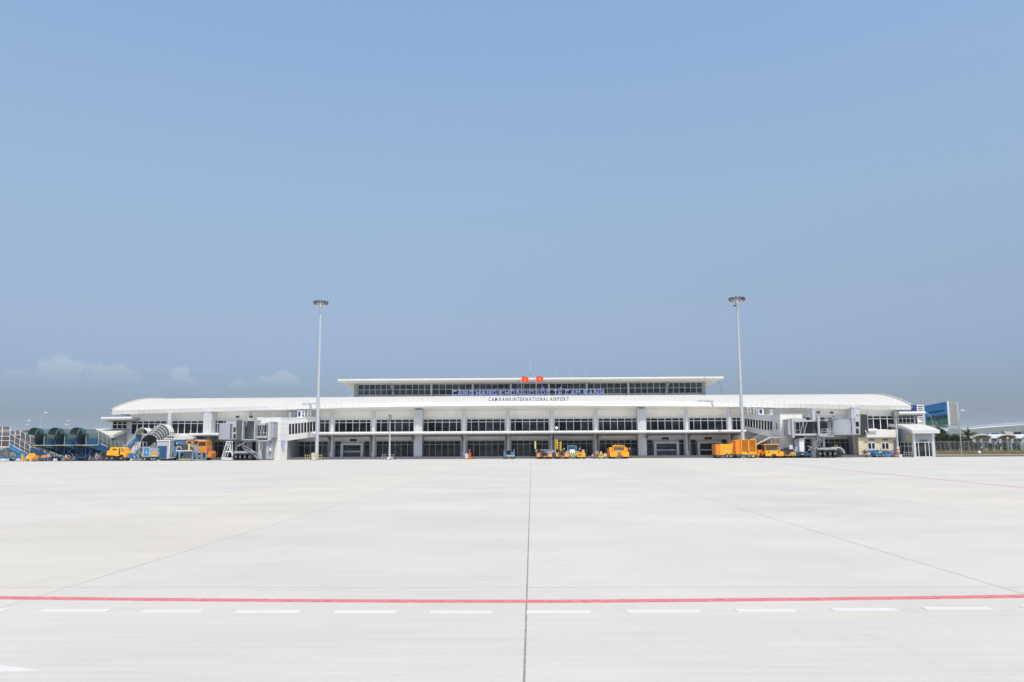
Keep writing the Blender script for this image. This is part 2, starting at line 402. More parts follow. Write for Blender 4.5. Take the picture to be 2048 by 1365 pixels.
# arrow head whose tip enters the frame
t0 = ground_p(82, 1342)
mark('white_arrow', MB().prism([(t0[0], t0[1]), (t0[0] - 1.0, t0[1] + .36), (t0[0] - 1.0, t0[1] + .20), (t0[0] - 3.2, t0[1] + .20), (t0[0] - 3.2, t0[1] + .02), (t0[0] - 1.0, t0[1] + .02), (t0[0] - 1.0, t0[1] - .12)], -.02, PZ, 'z'), WHITE_P)
def strip(p, q, wd, m, name):
    p = Vector((*p, 0)); q = Vector((*q, 0)); n = (q - p).normalized(); n = Vector((-n.y, n.x, 0)) * wd / 2
    return mark(name, MB().prism([(p - n)[:2], (q - n)[:2], (q + n)[:2], (p + n)[:2]], -.02, PZ, 'z'), m)
strip((22.0, 34.0), (29.0, 118.0), .13, RED, 'red_line')
strip((40.6, 58), (33.5, 112), .12, FADED_RED, 'red_line')
strip((-41.5, 52), (-35.0, 122), .13, FADED_RED, 'red_line')
for (a, b) in (((1836, 948.5), (1884, 948.5)), ((1893, 955.5), (1962, 955)), ((1900, 948), (1934, 947.5))):
    p = ground_p(*a); q = ground_p(*b); strip(p, (q[0], p[1]), .32, WHITE_P, 'white_dash')

# ------------------------------------------------------------ service road, kerbs and verge on the far right
def gquad(a, b, y0, y1, z): return plane(a, b, y0, y1, z)
xr = gx(1872, 128)
tag(obj('service_road', plane(xr, 400, KERB + .01, 141, -.008), ASPHALT, world=False), kind='structure', label='dark asphalt service road beyond the apron edge')
tag(obj('kerb', MB().box(xr + 3, 400, 141, 141.5, -.1, .12), CON_B, world=False), kind='structure', label='pale kerb between service road and dry verge')
tag(obj('verge', MB().box(xr, 400, 141.5, 260, -.1, .10), mat('dry_grass_soil', (.21, .15, .07), .95, var=.35, scale=.8, col2=(.17, .17, .07)), world=False), kind='structure', label='dry brown grass verge')
tag(obj('path', MB().box(xr + 12, 400, 148, 149.2, .05, .14), CON_B, world=False), kind='structure', label='narrow pale path along the verge')

# ------------------------------------------------------------ terminal building
YF = 131.0
T = thing('terminal_building', 'long white airport terminal with curved metal roof and two rows of dark windows', 'building', (0, YF, 0))
zc = lambda py, Y=YF: hz_(py, Y)
XC = lambda px: gx(px, YF, 860)
XL, XR = XC(257), XC(1795)
Z_WALL = zc(821)
Z0 = .36
obj('wall', MB().box(XL, XR, YF + .30, 166, Z0 - .5, Z_WALL), WALL_W, T)
obj('plinth', MB().box(XC(418), XC(1790), 127.2, 166, -.2, Z0), PLINTH, T)
# lower cladding band shaded by the canopy is part of the wall; string course
cols = [(257, 0), (338, 0), (417, 1), (499, 0), (580, 0), (664, 0), (747, 0), (837.2, 1), (928, 0), (1015.6, 0), (1103.4, 0), (1191.5, 0), (1283, 1), (1373.2, 0), (1459, 0), (1543.4, 0), (1627, 0), (1710, 1), (1795, 0)]
def window(parent, name, x0, x1, z0, z1, n, hs, Y, fr=FRAMEW, gl=GLASS, ratio=None, bar=.10, pane_rows=None, pname='pane', out_=.07, small=None):
    """frame with mullions standing proud of the panes; hs: heights of the transoms"""
    ws = ratio or [1] * n; tot = sum(ws); xs_ = [x0]
    for q in ws: xs_.append(xs_[-1] + (x1 - x0) * q / tot)
    zs = [z0] + list(hs) + [z1]
    mb = MB(); h = bar / 2; e = .004
    for x in xs_: mb.box(x - h, x + h, Y - out_, Y + .2, z0 - h, z1 + h)
    for z in zs:
        for i in range(n): mb.box(xs_[i] + h, xs_[i + 1] - h, Y - out_ + e, Y + .2, z - h, z + h)
    f = obj(name, mb, fr, parent)
    for j in range(len(zs) - 1):
        for i in range(n):
            b = (xs_[i] + h, xs_[i + 1] - h, Y, Y + .03, zs[j] + h, zs[j + 1] - h)
            if small is not None and j == len(zs) - 2: small.box(*b)
            else: obj(pname, MB().box(*b), gl, f, fix=False)
    return f
trans2 = MB()
for (c0, w0), (c1, w1) in zip(cols, cols[1:]):
    if c1 in (257,): continue
    m0 = 9.6 if w0 else 5.6; m1 = 9.6 if w1 else 5.6
    x0, x1 = XC(c0 + m0), XC(c1 - m1)
    if c1 <= 417:           # west end bays: taller plain glazing
        window(T, 'window', x0, x1, zc(864.5), zc(838.2), 6 if c0 < 300 else 5, [zc(843.6)], YF, small=trans2)
    elif c0 >= 1710:
        window(T, 'window', x0, x1, zc(863.5), zc(836), 5, [zc(842)], YF, small=trans2)
    else:
        window(T, 'window', x0, x1, zc(863.3), zc(838.0), 6, [zc(843.8)], YF, ratio=[.64, 1, 1, 1, 1, .64], bar=.088, small=trans2)
portals = {664: (684, 729), 1283: (1305.5, 1355.5), 1373.2: (1392, 1441)}
for (c0, w0), (c1, w1) in zip(cols, cols[1:]):
    if c0 < 338 or c1 > 1720: continue
    if c0 in (338,): continue
    m0 = 9.6 if w0 else 7; m1 = 9.6 if w1 else 7
    x0, x1 = XC(c0 + m0), XC(c1 - m1)
    zt, zb, zm = zc(881.6), zc(913.6), zc(888.5)
    if c0 in portals:
        p0, p1 = portals[c0]
        for a, b, n in ((x0, XC(p0 - 1), max(1, round((XC(p0) - x0) / .95))), (XC(p1 + 1), x1, max(1, round((x1 - XC(p1)) / 1.0)))):
            window(T, 'window', a, b, zb, zt, n, [zm], YF, fr=FRAMEG, bar=.058, small=trans2)
        # projecting entrance lobby
        q0, q1 = XC(p0), XC(p1); Yp = YF - .75
        d = obj('entrance_portal', MB().box(q0, q0 + .42, Yp, YF + .1, Z0, zc(885)).box(q1 - .42, q1, Yp, YF + .1, Z0, zc(885)).box(q0 + .42, q1 - .42, Yp + .003, YF + .1, zc(889), zc(885)), LSTEEL, T)
        xm = (q0 + q1) / 2
        for a, b in ((q0 + .42, xm - .02), (xm + .02, q1 - .42)):
            obj('sliding_door', MB().box(a, b, Yp + .35, Yp + .39, Z0, zc(889)), GLASS, d)
        obj('door_stripe', MB().box(q0 + .45, q1 - .45, Yp + .33, Yp + .345, zc(903.2), zc(900.6)), mat('pale_door_stripe', (.42, .46, .60), .5, var=.35, scale=4, stretch=(1, 1, .1)), d)
        obj('door_threshold', MB().box(q0 - .3, q1 + .3, Yp - .8, Yp - .01, Z0 - .1, Z0 + .02), STEEL, d)
        obj('sign_board', MB().box(xm - .55, xm + .55, YF + .05, YF + .31, zc(882.0) + .10, zc(876.9)), DARK, T)
    else:
        window(T, 'window', x0, x1, zb, zt, 6, [zm], YF, fr=FRAMEG, bar=.058, small=trans2)
tag(obj('transom_pane', trans2, GLASS, T), kind='stuff')
# columns
def round_col(r, z0, z1):
    prof = [(r, z0)]; z = z0 + .95
    while z < z1 - .3:
        prof += [(r, z - .02), (r - .02, z - .015), (r - .02, z + .015), (r, z + .02)]; z += .95
    prof += [(r, z1 - .13), (r + .03, z1 - .12), (r + .03, z1)]
    return prof
YCOL = 129.6
for c, wide in cols[1:-1]:
    x = gx(c, YCOL, 860)
    if not wide:
        o = obj('column', MB().lathe(round_col(.335, Z0, hz_(821.5, YCOL)), 20, (x, YCOL, 0)), CLAD, T, smooth=True)
    else:
        mb = MB(); hw = .66; z = Z0; zt = hz_(820.5, YCOL)
        while z < zt - .05:
            z2 = min(z + .95, zt)
            for i in range(4):
                a = -hw + i * hw / 2
                yo = .0 if i in (1, 2) else .10
                mb.box(x + a + .012, x + a + hw / 2 - .012, YCOL - .75 + yo, YCOL + .3, z + .012, z2 - .012)
            z = z2
        mb.box(x - hw + .03, x + hw - .03, YCOL - .60, YCOL + 1.7, Z0, zt - .02)
        mb.box(x - hw - .03, x + hw + .03, YCOL - .79, YCOL + .3, zt, zt + .1)
        o = obj('column', mb, CLAD, T)
# canopy between the storeys
def canopy(parent, pa, pb, py, Y, r, name, soffit_y=131.2, rounded=(1, 1)):
    x0, x1 = gx(pa, Y, py), gx(pb, Y, py); z = hz_(py, Y, (pa + pb) / 2)
    n = max(2, round((x1 - x0) / .86)); wd = (x1 - x0) / n; first = None
    for i in range(n):
        if first is None or i == n - 1:
            mb = MB().tube((.012, 0, 0), (wd - .012, 0, 0), r, n=14)
            if i in (0, n - 1): mb.lathe([(.01, 0), (.02, 0.01)], 6)
            me = mb.mesh(name); me.materials.append(FASCIA); fix_normals(me)
            me.polygons.foreach_set('use_smooth', [True] * len(me.polygons)); me.set_sharp_from_angle(angle=R(40))
            if first is None: first = me
        o = bpy.data.objects.new(name, first); COL.objects.link(o); o.parent = parent
        o.location = Vector((x0 + i * wd, Y, z)) - wloc(parent)
    core = MB().tube((x0 + .05, Y, z), (x1 - .05, Y, z), r - .025, n=10)
    core.prism([(Y, z - r + .06), (Y, z + r - .10), (soffit_y, z + r - .05), (soffit_y, z - r - .28)], x0 + .1, x1 - .1, 'x')
    obj('canopy_bounce_sheet', MB().box(x0 + .12, x1 - .12, Y + .12, soffit_y - .01, z + r - .085, z + r - .03), CLAD_W, parent)  # white sheet added to bounce sunlight up onto the wall above
    obj('canopy_deck', core, mat('shade_grey_soffit_metal', (.30, .305, .31), .5, .2, var=.05), parent)  # grey tone puts the shade under the canopy into the colour
    return z
YK = 127.0
ZK = canopy(T, 624, 1492, 865.4, YK, .25, 'canopy_panel')
canopy(T, 377, 520, 869.6, YK, .25, 'canopy_panel')
canopy(T, 1630, 1753, 861.2, YK, .25, 'canopy_panel')
for c, wide in cols[2:-2]:
    x = gx(c, YCOL, 880) + (-.75 if wide and c < 1000 else .75 if wide and c > 1000 else .22 if c > 1063 else -.22)
    if 430 < c < 600 or 1500 < c < 1700: continue
    obj('canopy_bracket', MB().prism([(YK + .1, ZK - .28), (YCOL - .1, ZK - .5), (YCOL - .1, 1.1), (YCOL - .36, 1.1), (YCOL - .5, ZK - 1.1)], x - .11, x + .11, 'x'), DSTEEL, T)

# main roof: plan and height of the eave bulge towards the middle
def eave(u):
    """u 0..1 along the building -> x, y, z of the eave's upper edge, bulge"""
    b = math.sin(math.pi * min(1, max(0, u))) ** 1.15
    xe0, xe1 = gx(223.5, 130.2, 825), gx(1822.5, 130.2, 816)
    return xe0 + (xe1 - xe0) * u, 130.2 - 2.6 * b, 8.10 + .93 * b, b
RIDGE_Y, RIDGE_Z = 148.0, 11.02
def roof_pt(u, t, lift=0):
    x, y, z, b = eave(u)
    y += .12 * b
    yy = y + (RIDGE_Y - y) * t
    zz = z + (RIDGE_Z - z) * math.sin(math.pi / 2 * t ** .9)
    return Vector((x, yy, zz + lift))
NU = 72
back = lambda p: Vector((p.x, 2 * RIDGE_Y - p.y + 1.0, p.z))
front_rows = [[roof_pt(i / NU, t) for t in [j / 12 for j in range(13)]] for i in range(NU + 1)]
P = [row + [back(p) for p in reversed(row)] for row in front_rows]
rf = MB().grid(P)
obj('roof', rf, ROOF, T, smooth=True)
# standing seams as slim ribs down the front slope
rib = MB()
for i in range(0, 146, 1):
    u = i / 145.0
    pts = [roof_pt(u, t, .0) for t in (0, .12, .26, .42, .6, .8, 1.0)]
    for a, b in zip(pts, pts[1:]):
        rib.add([a + Vector((-.02, 0, 0)), a + Vector((.02, 0, 0)), b + Vector((.02, 0, 0)), b + Vector((-.02, 0, 0)),
                 a + Vector((-.02, 0, .03)), a + Vector((.02, 0, .03)), b + Vector((.02, 0, .03)), b + Vector((-.02, 0, .03))],
                [(4, 5, 6, 7), (0, 4, 7, 3), (1, 2, 6, 5)])
tag(obj('roof_seam', rib, ROOF, T, fix=False), kind='stuff')
# soffit from the eave's lower edge to the wall, and gable infill
FH = .66
sof = MB().grid([[Vector((eave(i / NU)[0], eave(i / NU)[1] + .05, eave(i / NU)[2] - FH + .02)), Vector((eave(i / NU)[0], YF + .31, min(Z_WALL, eave(i / NU)[2] - FH + .03)))] for i in range(NU + 1)])
obj('soffit', sof, SOFFIT, T)
gab = MB()
for u in (0.0, 1.0):
    x, y, z, b = eave(u); sx = .15 if u == 0 else -.15
    prof = [(roof_pt(u, t).y, roof_pt(u, t).z - .02) for t in [j / 12 for j in range(13)]]
    prof = prof + [(2 * RIDGE_Y + 1 - a, c) for a, c in reversed(prof)]
    prof = [(prof[0][0] + .1, 7.42)] + prof + [(prof[-1][0], 7.42)]
    gab.prism(prof, x + sx, x + sx + (.3 if u == 0 else -.3), 'x')
obj('gable', gab, WALL_W, T)
# thick rake edge at each gable
for u in (0.0, 1.0):
    mb = MB(); s_ = -1 if u == 0 else 1
    pts = [roof_pt(u, t) for t in [j / 14 for j in range(15)]]; pts += [back(p) for p in reversed(pts)]
    for a, b in zip(pts, pts[1:]):
        mb.add([a + Vector((0, 0, -.34)), a + Vector((s_ * .22, 0, -.34)), a + Vector((s_ * .22, 0, .20)), a + Vector((0, 0, .20)),
                b + Vector((0, 0, -.34)), b + Vector((s_ * .22, 0, -.34)), b + Vector((s_ * .22, 0, .20)), b + Vector((0, 0, .20))],
               [(0, 1, 5, 4), (1, 2, 6, 5), (2, 3, 7, 6), (3, 0, 4, 7)])
    obj('rake_trim', mb, ROOF, T)
# fascia panels, one by one along the curved eave
NP = 145
me_f = MB().box(-.5, .5, -.04, .04, -FH, 0).mesh('fascia_panel'); me_f.materials.append(FASCIA)
for i in range(NP):
    a = Vector(eave(i / NP)[:3]); b = Vector(eave((i + 1) / NP)[:3]); d = b - a; bul = eave((i + .5) / NP)[3]
    o = bpy.data.objects.new('fascia_panel', me_f); COL.objects.link(o); o.parent = T
    X = d.normalized(); lean = R(-12 + 46 * bul)
    side = X.cross(Vector((0, 0, 1))).normalized()            # towards the apron
    up = (Vector((0, 0, 1)) * math.cos(lean) - side * math.sin(lean)).normalized()
    up = (up - X * up.dot(X)).normalized(); yv = up.cross(X)
    m4 = Matrix((X, yv, up)).transposed().to_4x4() @ Matrix.Diagonal((d.length - .03, 1, 1 / math.cos(lean), 1))
    base = (a + b) / 2 + side * (.02) + (Vector((0, 0, 1)) - up * 1.0 / math.cos(lean)) * 0
    o.matrix_local = Matrix.Translation(base - wloc(T)) @ m4

# upper storey
YU = 150.0
ux = lambda px: gx(px, YU, 780)
zu = lambda py: hz_(py, YU)
UX0, UX1 = ux(709), ux(1410)
obj('upper_wall', MB().box(UX0, UX1, YU + .3, 160, 10.5, zu(768.0)), CLAD_C, T)
ub = [715, 786, 863.6, 946, 1021.7, 1097.7, 1173, 1256, 1333.5, 1406]
zt, zm, zb = zu(767.8), zu(778.0), zu(788.6)
for k, (a, b) in enumerate(zip(ub, ub[1:])):
    window(T, 'window', ux(a + 1.6), ux(b - 1.6), zb, zt, 6, [zm], YU, fr=FRAMEW, gl=GLASS_U, bar=.062)
for k, c in enumerate(ub[1:-1]):
    lean = {786: -.55, 1333.5: .55}.get(c, 0)
    obj('upper_pillar', MB().prism([(ux(c) - .17 - lean * -.5, zb - .5), (ux(c) + .17 - lean * -.5, zb - .5), (ux(c) + .17 + lean * .5, zt + .4), (ux(c) - .17 + lean * .5, zt + .4)] if not lean else
        [(ux(c) - .13 - lean, zb - .5), (ux(c) + .13 - lean, zb - .5), (ux(c) + .13 + lean, zt + .4), (ux(c) - .13 + lean, zt + .4)][::1], YU - .75, YU - .35 if lean else YU + .1, 'y'), STEEL if lean else LSTEEL, T)
for a, b in ((709, 716), (1405, 1411)):
    obj('corner_pier', MB().box(ux(a), ux(b), YU - .25, YU + .35, zb - .6, zt + .3), STEEL, T)
# upper roof: rounded edge panels round a slab, flared soffit under it
YE = 146.6
ex0, ex1 = gx(676, YE, 763), gx(1447, YE, 759); ze = hz_(759.3, YE); rr = .30
n = 76; wd = (ex1 - ex0) / n
me_e = MB().tube((.014, 0, 0), (wd - .014, 0, 0), rr, n=16).mesh('eave_panel'); me_e.materials.append(ROOF); fix_normals(me_e)
me_e.polygons.foreach_set('use_smooth', [True] * len(me_e.polygons)); me_e.set_sharp_from_angle(angle=R(40))
for i in range(n):
    o = bpy.data.objects.new('eave_panel', me_e); COL.objects.link(o); o.parent = T; o.location = Vector((ex0 + i * wd, YE, ze)) - wloc(T)
core = MB().tube((ex0 + .03, YE, ze), (ex1 - .03, YE, ze), rr - .03, n=10)
core.tube((ex0 + rr, YE, ze), (ex0 + rr, 164, ze), rr, n=14).tube((ex1 - rr, YE, ze), (ex1 - rr, 164, ze), rr, n=14)
core.box(ex0 + .3, ex1 - .3, YE, 164, ze - .1, ze + rr - .04)
obj('upper_roof', core, ROOF, T, smooth=True)
outer = [Vector((ex0 + .1, YE - .05, ze - rr + .05)), Vector((ex1 - .1, YE - .05, ze - rr + .05)), Vector((ex1 - .1, 164, ze - rr + .05)), Vector((ex0 + .1, 164, ze - rr + .05))]
def soff(s):   # s 0 at the edge, 1 at the wall
    zz = ze - rr - .02 - (0.10 * s)
    zs = ze - rr - .05 - (1.35 * (1 - (1 - s) ** 1.0) ** 1.5)
    return zz, zs
rows = []
K = 8
inner = [Vector((UX0, YU + .28, zt + .05)), Vector((UX1, YU + .28, zt + .05))]
fr = MB()
fr.quad(outer[0], outer[1], inner[1], inner[0])
obj('upper_soffit', fr, SOFFIT, T)
for sgn, xe, xw in ((-1, ex0 + .1, UX0), (1, ex1 - .1, UX1)):
    Q = []
    for s in [j / K for j in range(K + 1)]:
        x = xe + (xw - xe) * s; z = ze - rr + .05 - 1.55 * s ** 1.6
        Q.append([Vector((x, YE + (YU - YE) * s * .93, z)), Vector((x, 162, z))])
    mb = MB().grid(Q)
    # closing web towards the apron
    for a, b in zip(Q, Q[1:]):
        mb.quad(a[0], b[0], Vector((b[0].x, b[0].y + .02, ze - .1)), Vector((a[0].x, a[0].y + .02, ze - .1)))
    obj('flared_soffit', mb, SOFFIT, T)
obj('hanging_cable', MB().path([Vector((gx(1437, YE + .5, 764), YE + .5, ze - .3)), Vector((gx(1441, 147.2, 775), 147.2, hz_(774.5, 147.2, 1441))), Vector((gx(1446.5, 148, 787), 148, 11.0))], .035), DSTEEL, T)
obj('downpipe', MB().bar((gx(1411, YE - .35, 760), YE - .35, ze + .32), (gx(1409, YE - .3, 765), YE - .34, ze - .4), .05), DSTEEL, T)

# ------------------------------------------------------------ wings at both ends of the terminal
Lw = YF + .3
obj('wing_wall', MB().box(XC(222), XL - .01, YF + .1, 150, -.1, zc(838)), WALL_W, T)
window(T, 'window', XC(225.5), XC(254.5), zc(857.0 - 3.5), zc(842 - 3.2), 3, [zc(848.3 - 3.3)], YF - .1, bar=.11)
canopy(T, 203, 264, 837.4, 128.5, .25, 'canopy_panel', soffit_y=131.1)
obj('wing_wall', MB().box(XR + .01, XC(1832.5), YF + .1, 150, -.1, zc(831 + 3.5)), WALL_W, T)
window(T, 'window', XC(1797.5), XC(1829), zc(847 + 3.6), zc(832 + 3.6), 4, [zc(838 + 3.6)], YF - .1, bar=.11)
canopy(T, 1796, 1850, 826.6, 128.5, .25, 'canopy_panel', soffit_y=131.1)
obj('blue_panel', MB().box(gx(1790, 136, 815), gx(1833.5, 136, 815), 136, 136.3, hz_(826, 136, 1815), hz_(810.6, 136, 1828)), NAVY, T)
# white block in front of the east end with two windowed rooms below
def zr(py, Y, px): return at(px, py, Y).z
Yb = 127.6
b0, b1 = gx(1717, Yb, 890), gx(1794, Yb, 890)
obj('ground_floor_room', MB().box(b0, b1, Yb, YF + .29, -.1, zr(875, Yb, 1760)), CREAM, T)
obj('parapet', MB().prism([(gx(1733, Yb - .5, 872), zr(875.2, Yb - .5, 1733)), (gx(1796, Yb - .5, 870), zr(875, Yb - .5, 1796)), (gx(1796, Yb - .5, 860), zr(859.5, Yb - .5, 1796)), (gx(1752, Yb - .5, 864), zr(860, Yb - .5, 1752)), (gx(1733, Yb - .5, 868), zr(868.5, Yb - .5, 1733))], Yb - .5, YF, 'y'), CLAD_W, T)
for a, b in ((1735.5, 1750), (1763, 1777.5)):
    window(T, 'window', gx(a, Yb, 893), gx(b, Yb, 893), zr(899, Yb, a), zr(886, Yb, a), 2, [], Yb - .04, bar=.12, out_=.06)
    obj('sign_board', MB().box(gx(a + 1.5, Yb, 880), gx(b - 2, Yb, 880), Yb - .14, Yb - .01, zr(881.3, Yb, a), zr(878.3, Yb, a)), mat('grey_sign_board', (.20, .21, .22), .6, var=.3, scale=9), T)
obj('side_door', MB().box(gx(1787, Yb, 893), gx(1793.5, Yb, 893), Yb - .06, Yb - .01, 0, zr(880, Yb, 1790)), STEEL, T)
# service hoop near the bridge: short barrel-vaulted passage
hoop = MB(); hx, hY = gx(1676.5, 126.0, 895), 126.0
ro = gx(1689.5, hY, 895) - hx
for k in range(12):
    a0, a1 = math.pi * k / 12, math.pi * (k + 1) / 12
    zb_ = .55
    hoop.prism([(hx + ro * math.cos(a0), zb_ + ro * 1.05 * math.sin(a0)), (hx + ro * math.cos(a1), zb_ + ro * 1.05 * math.sin(a1)), (hx + (ro - .18) * math.cos(a1), zb_ + (ro - .18) * 1.05 * math.sin(a1)), (hx + (ro - .18) * math.cos(a0), zb_ + (ro - .18) * 1.05 * math.sin(a0))], hY, 130.8, 'y')
obj('baggage_passage', hoop, CLAD, T)
obj('passage_lining', MB().box(hx + ro * .35, hx + ro * .78, hY + 2.2, 130.9, .3, 2.0), mat('brown_lining', (.30, .21, .09), .8, var=.3, scale=4), T)
# white sloped block behind the vehicles at the west end
obj('parapet', MB().prism([(gx(341, 129, 872), zr(880, 129, 345)), (gx(341, 129, 868), zr(868.5, 129, 345)), (gx(360, 129, 868), zr(868.5, 129, 360)), (gx(402, 129, 876), zr(879.5, 129, 402)), (gx(402, 129, 880), zr(882, 129, 402))], 129, YF + .2, 'y'), CLAD_W, T)

# louvred stair tower, satellite dish
def slat_tower():
    t = thing('stair_tower', 'white stair tower with open horizontal louvres beside the billboard', 'tower', (gx(1841.5, 140, 880), 140, 0))
    x0, x1 = gx(1834, 140, 830), gx(1848, 140, 830); z0, z1 = 0, zr(810.5, 140, 1841)
    obj('frame', MB().box(x0, x0 + .16, 139.9, 140.2, z0, z1).box(x1 - .16, x1, 139.9, 140.2, z0, z1).box(x0, x1, 139.92, 140.2, z1 - .16, z1 + .05), WHITE, t)
    obj('core', MB().box(x0 + .1, x1 - .1, 140.4, 143, z0, z1 - .2), DARK, t)
    k = 0; z = z1 - .45
    me = MB().box(x0 + .17, x1 - .17, 139.96, 140.3, -.08, .08).mesh('slat', Vector((0, 140, 0)) + Vector((t.location.x, 0, 0))); me.materials.append(WHITE)
    while z > 3.6:
        o = bpy.data.objects.new('slat', me); COL.objects.link(o); o.parent = t; o.location = (0, 0, z); z -= .31
slat_tower()
def dish(name, label, x, y, z, r, yaw):
    t = thing(name, label, 'satellite dish', (x, y, z)); rows = []
    for k in range(6):
        q = k / 5 * r
        rows.append([Vector((q * math.cos(a), -.35 * q * q / r, q * math.sin(a))) * 1 for a in [2 * math.pi * i / 16 for i in range(17)]])
    rows2 = [[Vector((p.x, p.y + .03, p.z)) for p in row] for row in rows]
    obj('bowl', MB().grid(rows).grid(rows2), WHITE, t, world=False, smooth=True)
    obj('mount', MB().bar((0, .02, -.05), (0, .25, -r * 1.15), .05).bar((0, -.02, 0), (0, -r * .7, .05), .02), STEEL, t, world=False)
    t.rotation_euler = (R(-25), 0, yaw); return t
dish('satellite_dish', 'white satellite dish on the canopy between two columns', gx(1113, 127.4, 862), 127.4, ZK + .70, .24, .3)
dish('satellite_dish', 'large white satellite dish in front of the louvred stair tower', gx(1840, 135, 843), 135, zr(843, 135, 1840), .30, -.3)
dish('satellite_dish', 'small satellite dish on the roof beside the upper storey', gx(700, 148, 790), 148, RIDGE_Z + .3, .3, .6)

# ------------------------------------------------------------ boarding gates: tower, sloping glazed corridor, cooling units on top
def gate(label, front, chamfer, Yf, Yc, py_top, cor_far, cor_top, cor_bot, band, npane, courses, wall_far_px):
    """front: px span of the front face; chamfer: px of the corridor's near end; cor_*: photo heights at near and far end"""
    s = 1 if chamfer > front[1] else -1
    t = thing('boarding_gate', label, 'gate building', (gx(sum(front) / 2, Yf, 880), Yf, 0))
    fx0, fx1 = gx(front[0], Yf, 880), gx(front[1], Yf, 880); cx = gx(chamfer, Yc, 880)
    inner, outer_ = (fx1, fx0) if s > 0 else (fx0, fx1)
    foot = [(outer_, Yf), (inner, Yf), (cx, Yc), (cx, 130.9), (outer_, 130.9)]
    ztop = at(front[1], py_top, Yf).z
    obj('core', MB().prism([(outer_ + s * .05, Yf + .06), (inner - s * .03, Yf + .06), (cx - s * .06, Yc + .04), (cx - s * .06, 130.8), (outer_ + s * .05, 130.8)], -.1, ztop - .05, 'z'), STEEL, t)
    zs = [at(front[1], p, Yf).z for p in courses] + [ztop]
    zlo = 0.0
    for z in zs:
        n = 3
        for i in range(n):
            a = outer_ + (inner - outer_) * i / n; b = outer_ + (inner - outer_) * (i + 1) / n
            obj('cladding_panel', MB().box(min(a, b) + .01, max(a, b) - .01, Yf, Yf + .055, zlo + .012, z - .012), CLAD_W, t)
        e = Vector((cx - inner, Yc - Yf, 0)); L_ = e.length; e.normalize(); nn = Vector((e.y * s, -e.x * s, 0))
        p0 = Vector((inner, Yf, 0)) + e * .012; p1 = Vector((inner, Yf, 0)) + e * (L_ - .012)
        q = [p0, p1, p1 - nn * .05, p0 - nn * .05]
        obj('cladding_panel', MB().prism([(v.x, v.y) for v in q], zlo + .012, z - .012, 'z'), CLAD_C, t)  # greyer than the front: the chamfer's weaker light put into its colour
        zlo = z
    obj('coping', MB().prism([(x + (.03 if x > (outer_ + inner) / 2 else -.03), y) for x, y in [(outer_, Yf - .03), (inner, Yf - .03), (cx, Yc - .03), (cx, 130.7), (outer_, 130.7)]], ztop, ztop + .09, 'z'), WHITE, t)
    # corridor
    Nb, Nt = at(chamfer, cor_bot[0], Yc), at(chamfer, cor_top[0], Yc); Fb, Ft = at(cor_far, cor_bot[1], YF - .2), at(cor_far, cor_top[1], YF - .2)
    ax = (Fb - Nb); axh = Vector((ax.x, ax.y, 0)).normalized(); nrm = Vector((axh.y * s, -axh.x * s, 0))
    def cm(u, v, d):
        a = Nb + (Fb - Nb) * u; b = Nt + (Ft - Nt) * u; return a + (b - a) * v + nrm * d
    def cbox(mb, u0, u1, v0, v1, d0, d1):
        vs_ = [cm(u, v, d) for v in (v0, v1) for d in (d0, d1) for u in (u0, u1)]
        return mb.add(vs_, [(0, 2, 3, 1), (4, 5, 7, 6), (0, 1, 5, 4), (2, 6, 7, 3), (0, 4, 6, 2), (1, 3, 7, 5)])
    v0, v1 = band; u0, u1 = .03, .95
    obj('corridor_wall', cbox(cbox(cbox(cbox(MB(), 0, 1, 0, v0, -.12, 0), 0, 1, v1, 1, -.12, 0), 0, u0, v0, v1, -.12, 0), u1, 1, v0, v1, -.12, 0), CLAD_C, t)  # same greyer tone, carrying this side's dimmer light in the colour
    obj('corridor_shell', cbox(MB(), .0, 1.0, .01, .99, -2.6, -.2), STEEL, t)
    obj('corridor_roof', cbox(MB(), -.02, 1.0, .985, 1.012, -2.7, .06), CLAD_W, t)
    fr = MB()
    for k in range(npane + 1):
        u = u0 + (u1 - u0) * k / npane; cbox(fr, u - .006, u + .006, v0 - .01, v1 + .01, -.10, .03)
    w_ = obj('window', fr, FRAMEW, t)
    for k in range(npane):
        a = u0 + (u1 - u0) * k / npane; b = u0 + (u1 - u0) * (k + 1) / npane
        obj('pane', cbox(MB(), a + .007, b - .007, v0, v1, -.10, -.07), GLASS, w_)
    return t, cm
gl, cml = gate('white clad gate tower with glazed corridor beside the bare white trestle bridge', (512, 560), 575, 123.6, 125.0, 836, 640, (838.2, 833), (882, 872.5), (.27, .755), 10, (900.5, 882, 871, 857.5, 848), 640)
obj('gate_sign', MB().px(563.5, 882, 569.5, 892, 123.7, .10), SIGN_B, gl)
for k in range(3): obj('sign_line', MB().px(565, 884 + 2.6 * k, 568.6, 885.1 + 2.6 * k, 123.69, .02), WHITE, gl)
gr_, cmr = gate('white clad gate tower with grey glazed corridor and outside stair', (1562, 1607), 1547, 123.8, 125.3, 829.5, 1486, (831, 828.2), (876, 861), (.27, .72), 10, (900, 882, 871, 857.5, 842), 1486)
obj('slit_window', MB().px(1553.3, 846, 1557.4, 861, 124.35, .3), DSTEEL, gr_)
obj('lower_wall', MB().prism([(gx(1548, 125.4), 125.4), (gx(1562, 124), 124.0), (gx(1562, 124), 130), (gx(1548, 125.4), 130)], 0, at(1555, 876, 125).z, 'z'), CLAD_C, gr_)

